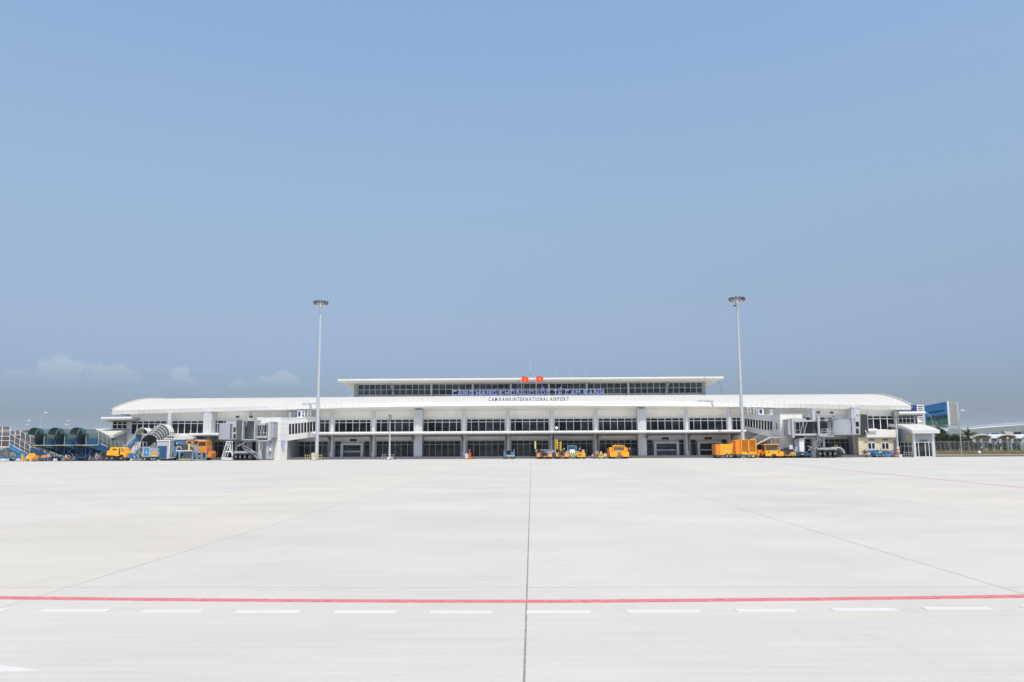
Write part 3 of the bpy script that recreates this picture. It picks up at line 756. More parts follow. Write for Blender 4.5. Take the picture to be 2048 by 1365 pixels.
def ac_unit(px, py0, py1, Y, wpx, label):
    t = thing('air_conditioner', label, 'air conditioner', at(px, py1, Y), 0, 'cooling units on the gate corridors')
    h = at(px, py0, Y).z - at(px, py1, Y).z; w2 = wpx / 13.1 / 2
    obj('casing', MB().box(-w2, w2, 0, .4, .05, h).box(-w2 + .05, -w2 + .15, .05, .35, -.02, .05).box(w2 - .15, w2 - .05, .05, .35, -.02, .05), WHITE, t, world=False)
    for z in (h * .28, h * .74):
        f = obj('fan_grille', MB().tube((0, -.02, z), (0, .0, z), w2 * .72, n=16), DSTEEL, t, world=False)
        obj('fan_hub', MB().tube((0, -.035, z), (0, -.02, z), w2 * .22, n=10), LSTEEL, f, world=False)
for px, lab in ((1499, 'white twin-fan cooling unit, left of the pair above the stair corridor'), (1511, 'white twin-fan cooling unit beside the dark roof box above the stair corridor')):
    ac_unit(px, 816.3, 828.0, 128.2, 7.2, lab)
for px, lab in ((606.5, 'white twin-fan cooling unit beside the dark roof box near the light mast'), (617.5, 'white twin-fan cooling unit, last of its row towards the light mast')):
    ac_unit(px, 822, 834.0, 128.2, 6.6, lab)
def roof_box(a, b, y0, y1, Y, label):
    t = thing('roof_hatch', label, 'roof hatch', at((a + b) / 2, y1, Y))
    x0, x1 = gx(a, Y, y0), gx(b, Y, y0); z0, z1 = at(a, y1, Y).z, at(a, y0, Y).z
    obj('box', MB().box(x0, x1, Y, Y + .8, z0 - .2, z1), WHITE, t)
    obj('dark_panel', MB().box(x0 + .12, x1 - .22, Y - .02, Y, z0 + .1, z1 - .1), NAVY, t)
roof_box(1517, 1527, 818, 829, 128.0, 'white roof box with dark blue front above the outside stair')
roof_box(595, 604, 822, 835, 128.0, 'white roof box with dark front on the corridor behind the bridge')
for px in (1524.8, 1552.3):
    b = at(px, 829, 127.5); tp = at(px, 795, 127.5)
    o = obj('lightning_rod', MB().tube((0, 0, -.1), (0, 0, tp.z - b.z), .022, .012, n=5), LSTEEL, world=False); o.location = b
    tag(o, 'thin lightning rod %s on the gate corridor roof' % ('beside the dark roof box' if px < 1540 else 'nearer the white tower'), 'lightning rod', 'rods on the gate corridor')

# outside stair of the right-hand gate
def stair():
    Y = 122.6; t = thing('outside_stair', 'grey steel stair with railings climbing to the gate corridor', 'stair', (gx(1520, Y), Y, 0))
    top = at(1541, 874, Y); slope = (at(1541, 861, Y) - at(1504, 880, Y)); slope = slope.z / slope.x
    x0 = top.x - top.z / slope; wdt = 1.1
    st = MB()
    for y in (Y, Y + wdt): st.prism([(x0, 0), (x0 + .35, 0), (top.x, top.z - .22), (top.x, top.z + .06), (top.x - .05, top.z + .06)], y, y + .05, 'y')
    obj('stringer', st, LSTEEL, t)
    n = 17
    for k in range(n):
        z = top.z * (k + 1) / n; x = x0 + (top.x - x0) * (k + .5) / n
        obj('tread', MB().box(x - .13, x + .15, Y + .055, Y + wdt - .005, z - .04, z - .01), STEEL, t)
    ex = gx(1562, Y, 874)
    obj('landing', MB().box(top.x, ex, Y, Y + 1.6, top.z - .16, top.z), LSTEEL, t)
    for y in (Y + .02, Y + wdt):
        r = MB()
        for h in (1.02, .68, .34):
            r.path([Vector((x0, y, h)), Vector((top.x, y, top.z + h)), Vector((ex, y, top.z + h))], .03 if h > 1 else .018)
        for k in range(9):
            u = k / 8; r.tube((x0 + (top.x - x0) * u, y, top.z * u), (x0 + (top.x - x0) * u, y, top.z * u + 1.02), .022, n=6)
        for x in (top.x + .7, ex - .03): r.tube((x, y, top.z), (x, y, top.z + 1.02), .022, n=6)
        obj('railing', r, LSTEEL, t, smooth=True)
    obj('leg', MB().box(top.x + .1, top.x + .22, Y + .1, Y + .22, 0, top.z - .16), STEEL, t)
    obj('leg', MB().box(ex - .25, ex - .13, Y + .1, Y + .22, 0, top.z - .16), STEEL, t)
stair()

# ------------------------------------------------------------ passenger boarding bridges
BR = mat('bridge_grey', (.38, .395, .43), .45, .15, var=.04, scale=1.2, dirt=.06)
BRW = mat('bridge_white', (.46, .47, .475), .45, .1, var=.03, dirt=.06)
BEL = mat('bellows_rubber', (.15, .15, .147), .7, var=.15, scale=3)
def flood(parent, px, y0, y1, Y, ybase):
    """square floodlight on a slim stem; sits on the bridge"""
    s = obj('floodlight', MB().px(px - 3.0, y0, px + 3.0, y1, Y, .30), mat('black_lamp_housing', (.04, .04, .042), .6), parent)
    obj('lamp_stem', MB().pt((px + .4, y1), (px + .4, ybase), Y + .15, .04), LSTEEL, s)
    return s
def bogie(parent, x0, x1, y0, Y, wheels, beam):
    b = obj('drive_beam', MB().px(x0 + 1, beam[0], x1 - 1, beam[1], Y + .3, .9), LSTEEL, parent)
    g = at((x0 + x1) / 2, 915, Y)
    r = (at(x0, beam[1], Y).z) / 2 + .03
    for px in wheels:
        w_ = obj('wheel', MB().wheel(gx(px, Y), Y + .1, r, r, .42, 18).wheel(gx(px, Y), Y + 1.4, r, r, .42, 18), BLACK, parent, smooth=True)
        obj('hub', MB().wheel(gx(px, Y), Y - .125, r, r * .30, .03, 12), DSTEEL, w_)
    obj('drive_frame', MB().px((x0 + x1) / 2 - 5, beam[1], (x0 + x1) / 2 + 5, beam[1] + 7, Y + .35, .8), DSTEEL, parent)

BL = thing('boarding_bridge', 'grey boarding bridge with open cab end facing the apron, on white trestle and wheels', 'boarding bridge', (gx(488, 121), 121, 0))
Yb = 120.6
c_ = at(452.5, 879, Yb + 1.1)
drum = MB(); R0 = 12.3 / 13.3
zt_, zb_ = at(452, 848.5, Yb + .2).z, at(452, 879, Yb + .2).z
drum.prism([(c_.x - R0, Yb + 1.6), (c_.x - R0, Yb + .35), (c_.x - R0 * .8, Yb + .12), (c_.x - R0 * .4, Yb + .02), (c_.x + R0 * .4, Yb), (c_.x + R0 * .9, Yb + .05), (c_.x + R0, Yb + .12), (c_.x + R0, Yb + 1.6)], zb_, zt_, 'z')
obj('rotating_cab', drum, BR, BL)
obj('cab_edge', MB().px(463, 848, 464.6, 879, Yb - .03, .3).px(440.2, 878.8, 465, 880.6, Yb + .1, 1.2), STEEL, BL)
obj('cab_roof', MB().pp([(440, 848.5), (470, 848.5), (470, 846.6), (441, 846.6)], Yb + .15, 2.2).px(452, 842.5, 468, 846.6, Yb + .5, 1.2), LSTEEL, BL)
sp = obj('side_panel', MB().pp([(464.7, 879), (472.5, 879), (472.5, 841), (471, 841.5), (464.7, 847)], Yb + .05, .35), BRW, BL)
for a, b in ((855, 864.5), (868.5, 877.5)): obj('side_window', MB().px(467, a, 471.3, b, Yb + .02, .04), GLASS, sp)
bel = MB()
for k in range(6):
    a = 472.6 + k * 1.95; bel.pp([(a, 879.3), (a + 1.0, 879.3), (a + 1.6, 841 - .1 * k), (a + .6, 841 - .1 * k)], Yb - .05 * k, 1.6).pp([(a + 1.0, 879), (a + 2, 879), (a + 2.4, 841.5), (a + 1.6, 841.5)], Yb + .12 - .05 * k, 1.4)
obj('bellows', bel, BEL, BL)
cab = MB().pp([(483.5, 879.5), (485.5, 879.5), (487.3, 840.5), (484.7, 840.5)], Yb - .35, .8).px(508, 841, 510.2, 879.5, Yb - .35, 2.4).pp([(484.7, 840), (511.5, 840), (511.5, 842.2), (484.7, 842.2)], Yb - .4, 2.6).px(483, 878.8, 511, 881, Yb - .3, 2.6)
obj('cab_frame', cab, LSTEEL, BL)
back_ = obj('cab_back_wall', MB().px(484, 842.2, 497, 879, Yb + 2.0, .1).px(497.05, 842.2, 509, 879, Yb + 1.8, .1), BR, BL)
obj('cab_window', MB().px(488, 855, 493, 863.5, Yb + 1.96, .04), GLASS, back_)
obj('cab_door', MB().px(499.5, 845, 506, 878, Yb + 1.76, .04), STEEL, back_)
obj('cab_handrail', MB().pt((508, 845), (499.5, 860), Yb + 1.0, .03), DSTEEL, back_)
tun = obj('tunnel', MB().px(510.3, 847.5, 534, 851, Yb + .9, 2.2).px(510.3, 872, 534, 876.5, Yb + .9, 2.2).px(510.3, 851, 511.3, 872, Yb + .95, .2).px(533, 851, 534, 872, Yb + .95, .2), BRW, BL)
for a, b in ((511.4, 517.8), (518.4, 522.3), (522.9, 527.4), (528, 532.9)): obj('pane', MB().px(a, 851.1, b, 871.9, Yb + 1.02, .04), GLASS, tun)
obj('tunnel_brace', MB().pt((518, 851), (522, 872), Yb + .95, .045).pt((524, 851), (527.6, 872), Yb + .95, .045).px(522.2, 851, 523, 875, Yb + .9, .1).px(527.3, 851, 528.1, 875, Yb + .9, .1).px(511, 865.6, 533, 866.6, Yb + .96, .08), LSTEEL, tun)
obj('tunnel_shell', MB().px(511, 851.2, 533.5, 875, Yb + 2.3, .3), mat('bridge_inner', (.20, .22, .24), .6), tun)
obj('rotunda', MB().px(535.5, 845, 541.2, 881.5, Yb + .75, 1.2).px(531, 845.5, 535.4, 850, Yb + .9, 1.2), BRW, BL)
obj('rotunda_side', MB().pp([(541.3, 876.5), (547.3, 875.8), (547.3, 846), (541.3, 845)], Yb + .95, 2.0).px(538, 844, 548, 845.6, Yb + .9, 2.0), BR, BL)
flood(BL, 474.3, 832, 836, Yb + .3, 841); flood(BL, 501.3, 831.8, 836, Yb + .4, 840)
# structure below
bogie(BL, 467, 505, 906, Yb + .2, (473, 481, 490.5, 499.5), (902.8, 907.5))
obj('lift_column', MB().px(470.5, 880, 474, 906, Yb + .6, .35).px(497, 880, 503, 904, Yb + .9, .35), DSTEEL, BL)
obj('lift_beam', MB().pt((475, 893), (493, 883), Yb + .35, .09, n=4).px(493, 881, 536, 883.4, Yb + .8, .5), LSTEEL, BL)
tr = MB()
for p, q in (((443, 918), (453.5, 882)), ((449, 917), (459, 883)), ((466.5, 918), (457.5, 882)), ((463, 907), (452, 884)), ((454, 914), (462, 890)), ((466, 914), (464, 882))): tr.pt(p, q, Yb + .25, .05)
for p, q in (((444, 916.8), (466, 916.8)), ((443.6, 919.2), (465.6, 919.2)), ((450, 904), (461, 904)), ((452, 884), (466, 884))): tr.pt(p, q, Yb + .25, .07)
for p, q in (((446, 918), (455, 883)), ((465, 918), (460, 883))): tr.pt(p, q, Yb + 1.3, .07)
obj('trestle', tr, WHITE, BL, smooth=True)
rl = MB()
for dy in (0, 6): rl.pt((484, 888 + dy), (516, 909 + dy), Yb + .5, .035 if dy else .05)
rl.pt((486.5, 890), (498, 897.7), Yb + .42, .085).pt((501, 899.6), (510.5, 906), Yb + .42, .085).pt((476, 886), (490, 895), Yb + .5, .03)
for k in range(7): rl.pt((486 + k * 4.8, 889.5 + k * 3.15), (486 + k * 4.8, 897.5 + k * 3.15), Yb + .5, .02)
obj('stair_railing', rl, LSTEEL, BL, smooth=True)
tr2 = MB()
for k in range(10): tr2.px(488 + k * 3, 898 + k * 2.1, 491.6 + k * 3, 898.6 + k * 2.1, Yb + .55, .9)
tr2.pp([(486, 897), (518, 918.5), (518, 920), (486, 899)], Yb + .5, .05)
obj('stair_flight', tr2, STEEL, BL)
obj('pedestal', MB().px(532, 882, 538, 919, Yb + 1.2, .9).px(538, 884, 545, 919, Yb + 1.5, .9), BR, BL)
obj('support_leg', MB().px(516.5, 884, 519.5, 919, Yb + .9, .4).pp([(519.5, 904), (522, 897), (523.5, 919), (519.5, 919)], Yb + .9, .3), LSTEEL, BL)
obj('cable_loop', MB().path([at(522 + 2.6 * math.cos(a), 892 + 5 * math.sin(a), Yb + 1) for a in [i * math.pi / 6 for i in range(13)]], .04), BRW, BL)
obj('control_box', MB().px(538.5, 897, 541.8, 902.5, Yb + 1.1, .3), WHITE, BL)
obj('underframe', MB().px(470, 880.6, 510, 883, Yb + .4, 1.6).px(511, 877, 534, 880, Yb + 1.2, 1.2), DSTEEL, BL)

BRT = thing('boarding_bridge', 'grey boarding bridge with glazed tunnel and folded dark bellows turned away', 'boarding bridge', (gx(1640, 121), 121, 0))
Yb = 120.8
obj('rotunda_side', MB().pp([(1575.5, 840), (1584, 840), (1584, 870.2), (1576.5, 870)], Yb + .95, 2.2).px(1575, 838.5, 1586, 840, Yb + .9, 2.2), BR, BRT)
obj('rotunda', MB().px(1584.1, 838.5, 1588.6, 876, Yb + .7, 1.4).px(1584, 837.2, 1611, 843, Yb + .85, 1.6), BRW, BRT)
tun = obj('tunnel', MB().pp([(1590, 845), (1590, 843), (1604, 840.6), (1637, 840.6), (1637, 843)], Yb + .8, 2.2).px(1590, 867.5, 1655, 871.5, Yb + .8, 2.2).px(1590, 845, 1591, 867.5, Yb + .82, .2), BRW, BRT)
for a, b in ((1591.2, 1599.4), (1600.2, 1607.2), (1608, 1614.8), (1615.2, 1625), (1625.3, 1635.6), (1640.3, 1654)): obj('pane', MB().px(a, 845.1 - (1.6 if a > 1604 else 0), b, 867.4, Yb + 1.0, .04), GLASS, tun)
obj('tunnel_brace', MB().px(1599.5, 843, 1600.2, 870, Yb + .78, .12).px(1607.3, 842, 1608, 870, Yb + .78, .12).pt((1601, 867), (1606.4, 843), Yb + .88, .05).pt((1608.6, 867), (1614, 843), Yb + .88, .05).px(1591, 860.5, 1600, 861.3, Yb + .9, .06), LSTEEL, tun)
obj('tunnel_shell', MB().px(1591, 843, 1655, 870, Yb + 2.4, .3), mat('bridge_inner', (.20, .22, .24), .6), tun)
obj('lift_column', MB().px(1636.2, 832, 1640, 882, Yb + .4, .4).px(1665.4, 835, 1669, 872, Yb + .4, .4).px(1646, 871, 1650, 900, Yb + .9, .4), BRW, BRT)
flood(BRT, 1637.2, 823, 827.2, Yb + .5, 833); flood(BRT, 1664, 823.5, 827.5, Yb + .5, 836)
pl = MB().px(1641, 871.5, 1668.5, 873.6, Yb - .3, 1.0)
obj('service_platform', pl, LSTEEL, BRT)
rl = MB()
for py in (857.2, 863.5, 868): rl.pt((1643.5, py + (1.4 if py < 860 else 0)), (1653, py + (1.4 if py < 860 else 0)), Yb - .25, .03).pt((1654.5, py), (1666.3, py), Yb - .25, .03)
for px, p0 in ((1643.5, 858.6), (1653, 858.6), (1654.7, 856.5), (1666.2, 857)): rl.pt((px, p0), (px, 872), Yb - .25, .035)
for px in (1649.5, 1654.5): rl.pt((px, 834), (px, 843), Yb + .3, .035)
for py in (835, 838.5, 842): rl.pt((1649.5, py), (1657, py), Yb + .3, .025)
rl.pt((1657, 834.5), (1657, 843), Yb + .3, .03)
obj('platform_railing', rl, LSTEEL, BRT, smooth=True)
obj('access_door', MB().px(1656, 845, 1664.5, 870.5, Yb + .75, .1), STEEL, BRT)
obj('door_ladder', MB().px(1658.5, 843, 1659.3, 858, Yb + .6, .06).px(1663, 843, 1663.8, 858, Yb + .6, .06).px(1659.3, 847, 1663, 847.8, Yb + .6, .05).px(1659.3, 852, 1663, 852.8, Yb + .6, .05), DSTEEL, BRT)
c0 = gx(1687.3, Yb, 855); R0 = 18.6 / 13.2; zt_, zb_ = at(1687, 837, Yb).z, at(1687, 868.8, Yb).z
drum = MB().prism([(c0 + R0 * x, Yb + y) for x, y in ((-1, 1.9), (-1, .25), (-.75, .10), (-.4, .02), (0, 0), (.4, .02), (.75, .10), (1, .25), (1, 1.9))], zb_, zt_, 'z')
obj('rotating_cab', drum, BR, BRT, smooth=True)
obj('cab_edge', MB().px(1668.4, 836, 1706, 837.2, Yb - .05, 2.0).px(1668.4, 868.8, 1706, 870.5, Yb - .05, 2.0).px(1669, 832.6, 1685, 836, Yb + .6, 1.0), STEEL, BRT)
obj('cab_frame', MB().px(1706, 836.8, 1709, 869.5, Yb - .08, .5).px(1704, 836.8, 1705.5, 869.5, Yb - .06, .3), BRW, BRT)
sp = obj('side_panel', MB().pp([(1709.5, 869.5), (1721, 869.5), (1721, 829.5), (1716, 831.5), (1709.5, 836.5)], Yb - .05, .5), BRW, BRT)
for a, b in ((844, 853.5), (857.5, 867.5)): obj('side_window', MB().px(1712, a, 1717.8, b, Yb - .09, .05), GLASS, sp)
bel = MB()
for k in range(8):
    a = 1721.2 + k * 1.72; bel.pp([(a, 869.3 - .1 * k), (a + .95, 869.3 - .1 * k), (a + 1.0, 829 + .05 * k), (a + .05, 829 + .05 * k)], Yb - .12 - .02 * k, 1.6).pp([(a + .95, 868.8), (a + 1.75, 868.8), (a + 1.75, 829.8), (a + .95, 829.8)], Yb + .05, 1.3)
obj('bellows', bel, mat('dark_bellows_rubber', (.07, .07, .072), .7, var=.15), BRT)
obj('bellows_edge', MB().px(1735.2, 829, 1736.6, 869, Yb - .3, 1.8), STEEL, BRT)
obj('bumper_lever', MB().pt((1730.5, 861), (1735.5, 870.5), Yb - .35, .07), WHITE, BRT)
obj('bumper_roll', MB().tube(at(1735, 861.3, Yb + .2), at(1753, 860.6, Yb + .2), .20, n=12).px(1735, 862.5, 1752, 865, Yb + .3, .5), CLAD_W, BRT, smooth=True)
obj('underframe', MB().px(1588, 871.6, 1640, 874, Yb + 1.2, 1.2).px(1668, 870.6, 1735, 872, Yb + .2, 1.6), DSTEEL, BRT)
obj('pedestal', MB().px(1590, 876, 1598.5, 913, Yb + 1.5, 1.0), BR, BRT)
obj('white_pedestal', MB().px(1598.6, 877.5, 1608.5, 899, Yb + 1.2, .8).px(1599.3, 899, 1608.8, 912, Yb + 1.2, .8).px(1599.5, 874.5, 1603.5, 877.5, Yb + 1.3, .5), WHITE, BRT)
obj('hydraulic_head', MB().pp([(1590, 879), (1596, 871), (1606, 871), (1609, 876), (1598, 877)], Yb + .9, .5), BLACK, BRT)
bogie(BRT, 1634, 1675, 901, Yb + .2, (1640, 1648.5, 1660, 1669), (895.8, 900.5))
obj('wheel_guard', MB().px(1624, 901, 1633, 914.6, Yb + .2, .9), DSTEEL, BRT)
tr = MB()
for p, q in (((1628, 900), (1640, 872)), ((1634, 873), (1641, 894)), ((1622, 897), (1637, 878)), ((1618, 893), (1624, 903)), ((1615, 892), (1628, 898)), ((1626, 884), (1632, 900)), ((1641, 886), (1648, 874))): tr.pt(p, q, Yb + .35, .06)
for k in range(9): tr.px(1630 + k * 2.2, 899 - k * 3, 1634 + k * 2.2, 899.6 - k * 3, Yb + .6, .9)
tr.pp([(1627, 902), (1647, 874), (1650, 874), (1630, 902)], Yb + .55, .06)
obj('stair_flight', tr, STEEL, BRT)
obj('cable_loop', MB().path([at(1590 + 4 * math.cos(a) + 1, 884 + 8.5 * math.sin(a), Yb + .8) for a in [math.pi * (.25 + i / 12) for i in range(13)]], .05), BLACK, BRT)
obj('control_box', MB().px(1578.5, 890.5, 1586, 899, Yb + 1.0, .3), CLAD, BRT)

# ------------------------------------------------------------ high floodlight masts
POLE = mat('galvanised_pole', (.52, .55, .57), .45, .25, var=.05, scale=.4)
def mast(label, px, Y, py_top, ring, nl, yaw, tilt_extra=False):
    t = thing('floodlight_mast', label, 'light mast', (gx(px, Y, 912), Y, 0), 0, 'high floodlight masts on the apron edge')
    x = t.location.x; H = 0
    # height at which the mast's top meets py_top
    lo, hi = 10, 40
    for _ in range(40):
        m_ = (lo + hi) / 2
        d = ROT.transposed() @ (Vector((x, Y, m_)) - Vector((0, 0, CAM_H)))
        if 682.5 - F_PX * d.y / -d.z > py_top: lo = m_
        else: hi = m_
    H = lo
    obj('pole', MB().lathe([(.30, 0), (.30, .05), (.275, .06), (.25, H * .33), (.25, H * .34), (.20, H * .66), (.205, H * .67), (.15, H - 1.3), (.19, H - 1.28), (.19, H - .95), (.15, H - .93), (.15, H - .1)], 14), POLE, t, world=False, smooth=True)
    obj('base_plate', MB().box(-.5, .5, -.5, .5, 0, .08), STEEL, t, world=False)
    hd = MB()
    for k in range(24):
        a0, a1 = 2 * math.pi * k / 24, 2 * math.pi * (k + 1) / 24
        hd.tube((ring * .86 * math.cos(a0), ring * .86 * math.sin(a0), H - .22), (ring * .86 * math.cos(a1), ring * .86 * math.sin(a1), H - .22), .035, n=5)
        hd.tube((ring * .45 * math.cos(a0), ring * .45 * math.sin(a0), H - .5), (ring * .45 * math.cos(a1), ring * .45 * math.sin(a1), H - .5), .03, n=5)
    for k in range(6):
        a = 2 * math.pi * k / 6; c, s_ = math.cos(a), math.sin(a)
        hd.tube((.15 * c, .15 * s_, H - .75), (ring * .86 * c, ring * .86 * s_, H - .22), .035, n=5).tube((.15 * c, .15 * s_, H - .2), (ring * .86 * c, ring * .86 * s_, H - .22), .03, n=5)
    hd.lathe([(.2, H - .8), (.22, H - .55), (.13, H - .3), (.1, H)], 12)
    obj('head_frame', hd, CANVAS, t, world=False)
    for k in range(nl):
        a = yaw + 2 * math.pi * k / nl; M = Matrix.Translation((ring * math.cos(a), ring * math.sin(a), H - .10)) @ Matrix.Rotation(a, 4, 'Z') @ Matrix.Rotation(R(28), 4, 'Y')
        f = obj('floodlight', MB().box(-.14, .10, -.22, .22, -.21, .21, M), mat('black_lamp_housing', (.04, .04, .042), .6), t, world=False)
        obj('lens', MB().box(.10, .12, -.17, .17, -.14, .14, M), LAMP, f, world=False)
    return t, H
mast('tall pale floodlight mast beside the glazed gate corridor, yellow barriers at its foot', 633.3, 121.5, 605, 1.0, 10, .15)
mr_, H_ = mast('tall grey floodlight mast behind the orange louvred unit', 1487.0, 121.8, 598, 1.12, 11, .32)
obj('obstacle_light', MB().lathe([(.0, H_ - 1.25), (.20, H_ - 1.2), (.17, H_ - 1.05), (.0, H_ - 1.02)], 12, (-.42, -.25, 0)).bar((-.42, -.25, H_ - 1.05), (-.25, -.15, H_ - .6), .02), BLACK, mr_, world=False)
obj('air_terminal', MB().tube((0, 0, H_), (0, 0, H_ + .75), .012, n=5), LSTEEL, mr_, world=False)

def barrier(label, x, y, w_, m=STRIPE_Y, rot=0):
    t = thing('safety_barrier', label, 'barrier', (x, y, 0), rot, 'low barriers round the light posts')
    h = w_ / 2
    b = MB()
    for z in (.75, .45, .16):
        n = max(4, int(w_ / .16))
        for i in range(n): b.mi(i % 2).box(-h + w_ * i / n, -h + w_ * (i + 1) / n, -.02, .02, z - .045, z + .045)
    obj('striped_rail', b, [m, BLACK], t, world=False)
    for s_ in (-h + .05, h - .05): obj('post', MB().tube((s_, .03, 0), (s_, .03, .85), .03, n=6).box(s_ - .12, s_ + .12, -.2, .2, 0, .04), DSTEEL, t, world=False)
xm = gx(633.3, 121.5)
barrier('yellow and black striped barrier left of the tall mast foot', xm - 1.0, 120.5, 1.0)
barrier('yellow and black striped barrier right of the tall mast foot', xm + .75, 120.4, 1.1)
def cabinet():
    t = thing('electrical_cabinet', 'beige electrical cabinet on a white plinth at the tall mast', 'cabinet', (gx(626, 120.8), 120.8, 0))
    obj('plinth', MB().px(622, 917, 631, 919.6, 120.75, .7), WHITE, t); obj('body', MB().px(622.8, 906, 629.5, 917, 120.8, .5), BEIGE, t); obj('door', MB().px(623.2, 907, 629.1, 916.4, 120.78, .02), BEIGE, t)
cabinet()
def lamp_post(label, px, Y, py_head, head_px, wpx, white_base, redwhite):
    t = thing('floodlight_post', label, 'light post', (gx(px, Y, 912), Y, 0), 0, 'short floodlight posts')
    x = t.location.x; H = at(px, py_head, Y).z
    obj('pole', MB().lathe([(.20, 0), (.17, .4), (.105, H * .62), (.05, H + .1)], 12), POLE, t, world=False, smooth=True)
    hw = wpx / 13.2 / 2; hh = (head_px[1] - head_px[0]) / 13.2 / 2; zc_ = at(px, sum(head_px) / 2, Y).z
    M = Matrix.Translation((0, -.15, zc_)) @ Matrix.Rotation(R(12), 4, 'X')
    hd = obj('floodlight', MB().prism([(-hw, hh), (hw, hh), (hw * .72, -hh), (-hw * .72, -hh)], -.1, .12, 'y', M), DSTEEL, t, world=False)
    obj('lens', MB().prism([(-hw * .8, hh * .8), (hw * .8, hh * .8), (hw * .6, -hh * .8), (-hw * .6, -hh * .8)], -.115, -.10, 'y', M), LAMP, hd, world=False)
    obj('footing', MB().prism([(-.42, -.42), (.42, -.42), (.42, .42), (-.42, .42)], 0, .42, 'z'), WHITE_P, t, world=False)
    if redwhite:
        b = MB()
        for k in range(4): b.mi(k % 2).lathe([(.235, .45 + k * .28), (.235, .73 + k * .28)], 12)
        obj('warning_band', b, [mat('pale_red_paint', (.62, .25, .25), .6), WHITE_P], t, world=False)
    return t
lamp_post('white floodlight post with square lamp standing before the terminal windows', 779, 122.0, 838, (830, 840.5), 7.5, 1, 0)
lamp_post('white floodlight post with red and white foot beside the curved-roof pavilion', 1796.5, 123.5, 832, (821.5, 835), 12.5, 1, 1)
xp = gx(779, 122)
barrier('pale striped barrier left of the floodlight post at the windows', xp - .62, 121.2, .75, CANVAS); barrier('pale striped barrier right of the floodlight post at the windows', xp + .62, 121.2, .75, CANVAS)
xp = gx(1796.5, 123.5)
barrier('red striped barrier left of the post with red and white foot', xp - .55, 122.9, .7, RED_M); barrier('black and white barrier right of the post with red and white foot', xp + 1.1, 122.9, 1.2, CANVAS)

# ------------------------------------------------------------ roof signs, flags, aerials
def glyph(ch, h, depth, bold):
    c = bpy.data.curves.new('glyph', 'FONT'); c.body = ch; c.size = h / .69; c.extrude = depth / 2; c.offset = bold; c.resolution_u = 3
    o = bpy.data.objects.new('glyph', c); COL.objects.link(o); bpy.context.view_layer.update()
    me = bpy.data.meshes.new_from_object(o.evaluated_get(bpy.context.evaluated_depsgraph_get()))
    bpy.data.objects.remove(o); return me
def letters(parent, text, x0, x1, y, z, h, depth, bold, mats, gapf=.30, zf=None, scale_w=1.0):
    """one mesh per letter, standing side by side between x0 and x1"""
    ms = {}
    for ch in text:
        if ch != ' ' and ch not in ms:
            me = glyph(ch, h, depth, bold); me.name = 'letter'
            xs_ = [v.co.x for v in me.vertices]; ms[ch] = (me, min(xs_), max(xs_))
            me.materials.clear()
            for q in mats: me.materials.append(q)
            if len(mats) > 1:
                for p in me.polygons: p.material_index = 0 if abs(p.normal.z) > .7 else 1
    g = gapf * h; tot = sum((ms[c][2] - ms[c][1] + g) if c != ' ' else h * .42 for c in text) - g
    k = (x1 - x0) / tot; x = x0
    for ch in text:
        if ch == ' ': x += h * .42 * k; continue
        me, a, b = ms[ch]
        o = bpy.data.objects.new('letter', me); COL.objects.link(o); o.parent = parent
        o.scale = (k, 1, 1)
        zz = z if zf is None else zf(x)
        o.location = Vector((x - a * k, y, zz)) - wloc(parent); o.rotation_euler = (R(90), 0, 0)
        x += (b - a + g) * k
Ys = 145.6
sx0, sx1 = gx(904.5, Ys, 785), gx(1207.5, Ys, 785); sz0 = hz_(791.2, Ys); sh = hz_(780.6, Ys) - sz0
SG = thing('rooftop_sign', 'large blue Vietnamese airport name in block letters above the roof', 'sign', ((sx0 + sx1) / 2, Ys, sz0))
letters(SG, 'CẢNG HÀNG KHÔNG QUỐC TẾ CAM RANH', sx0, sx1, Ys, sz0, sh, .28, .018, [SIGN_B, SIGN_E], .34)
fr = MB()
for z in (sz0 - .12, sz0 + sh + .06): fr.bar((sx0 - .1, Ys + .25, z), (sx1 + .1, Ys + .25, z), .05)
nb = 16
for k in range(nb + 1):
    x = sx0 + (sx1 - sx0) * k / nb; fr.bar((x, Ys + .25, 10.0), (x, Ys + .25, sz0 + sh + .06), .045); fr.bar((x, Ys + .25, sz0 + sh), (x, Ys + 1.6, 10.6), .035)
obj('sign_frame', fr, LSTEEL, SG)
Ys2 = 128.3
ax0, ax1 = gx(977, Ys2, 798), gx(1137.5, Ys2, 798); az0 = hz_(802.0, Ys2); ah = hz_(795.2, Ys2) - az0
SG2 = thing('roof_slope_sign', 'smaller dark blue English airport name standing on the roof slope', 'sign', ((ax0 + ax1) / 2, Ys2, az0))
letters(SG2, 'CAM RANH INTERNATIONAL AIRPORT', ax0, ax1, Ys2, az0, ah, .10, .016, [SIGN_BD], .36)
fr = MB()
fr.bar((gx(906, Ys2 + .1, 797), Ys2 + .1, az0 - .02), (gx(1210, Ys2 + .1, 797), Ys2 + .1, az0 - .02), .02)
for px in (912, 926, 955, 1160, 1186, 1206): fr.bar((gx(px, Ys2 + .1, 797), Ys2 + .1, az0 - .3), (gx(px, Ys2 + .1, 797), Ys2 + .1, az0 + .35), .02)
obj('cable_rail', fr, FASCIA, SG2)

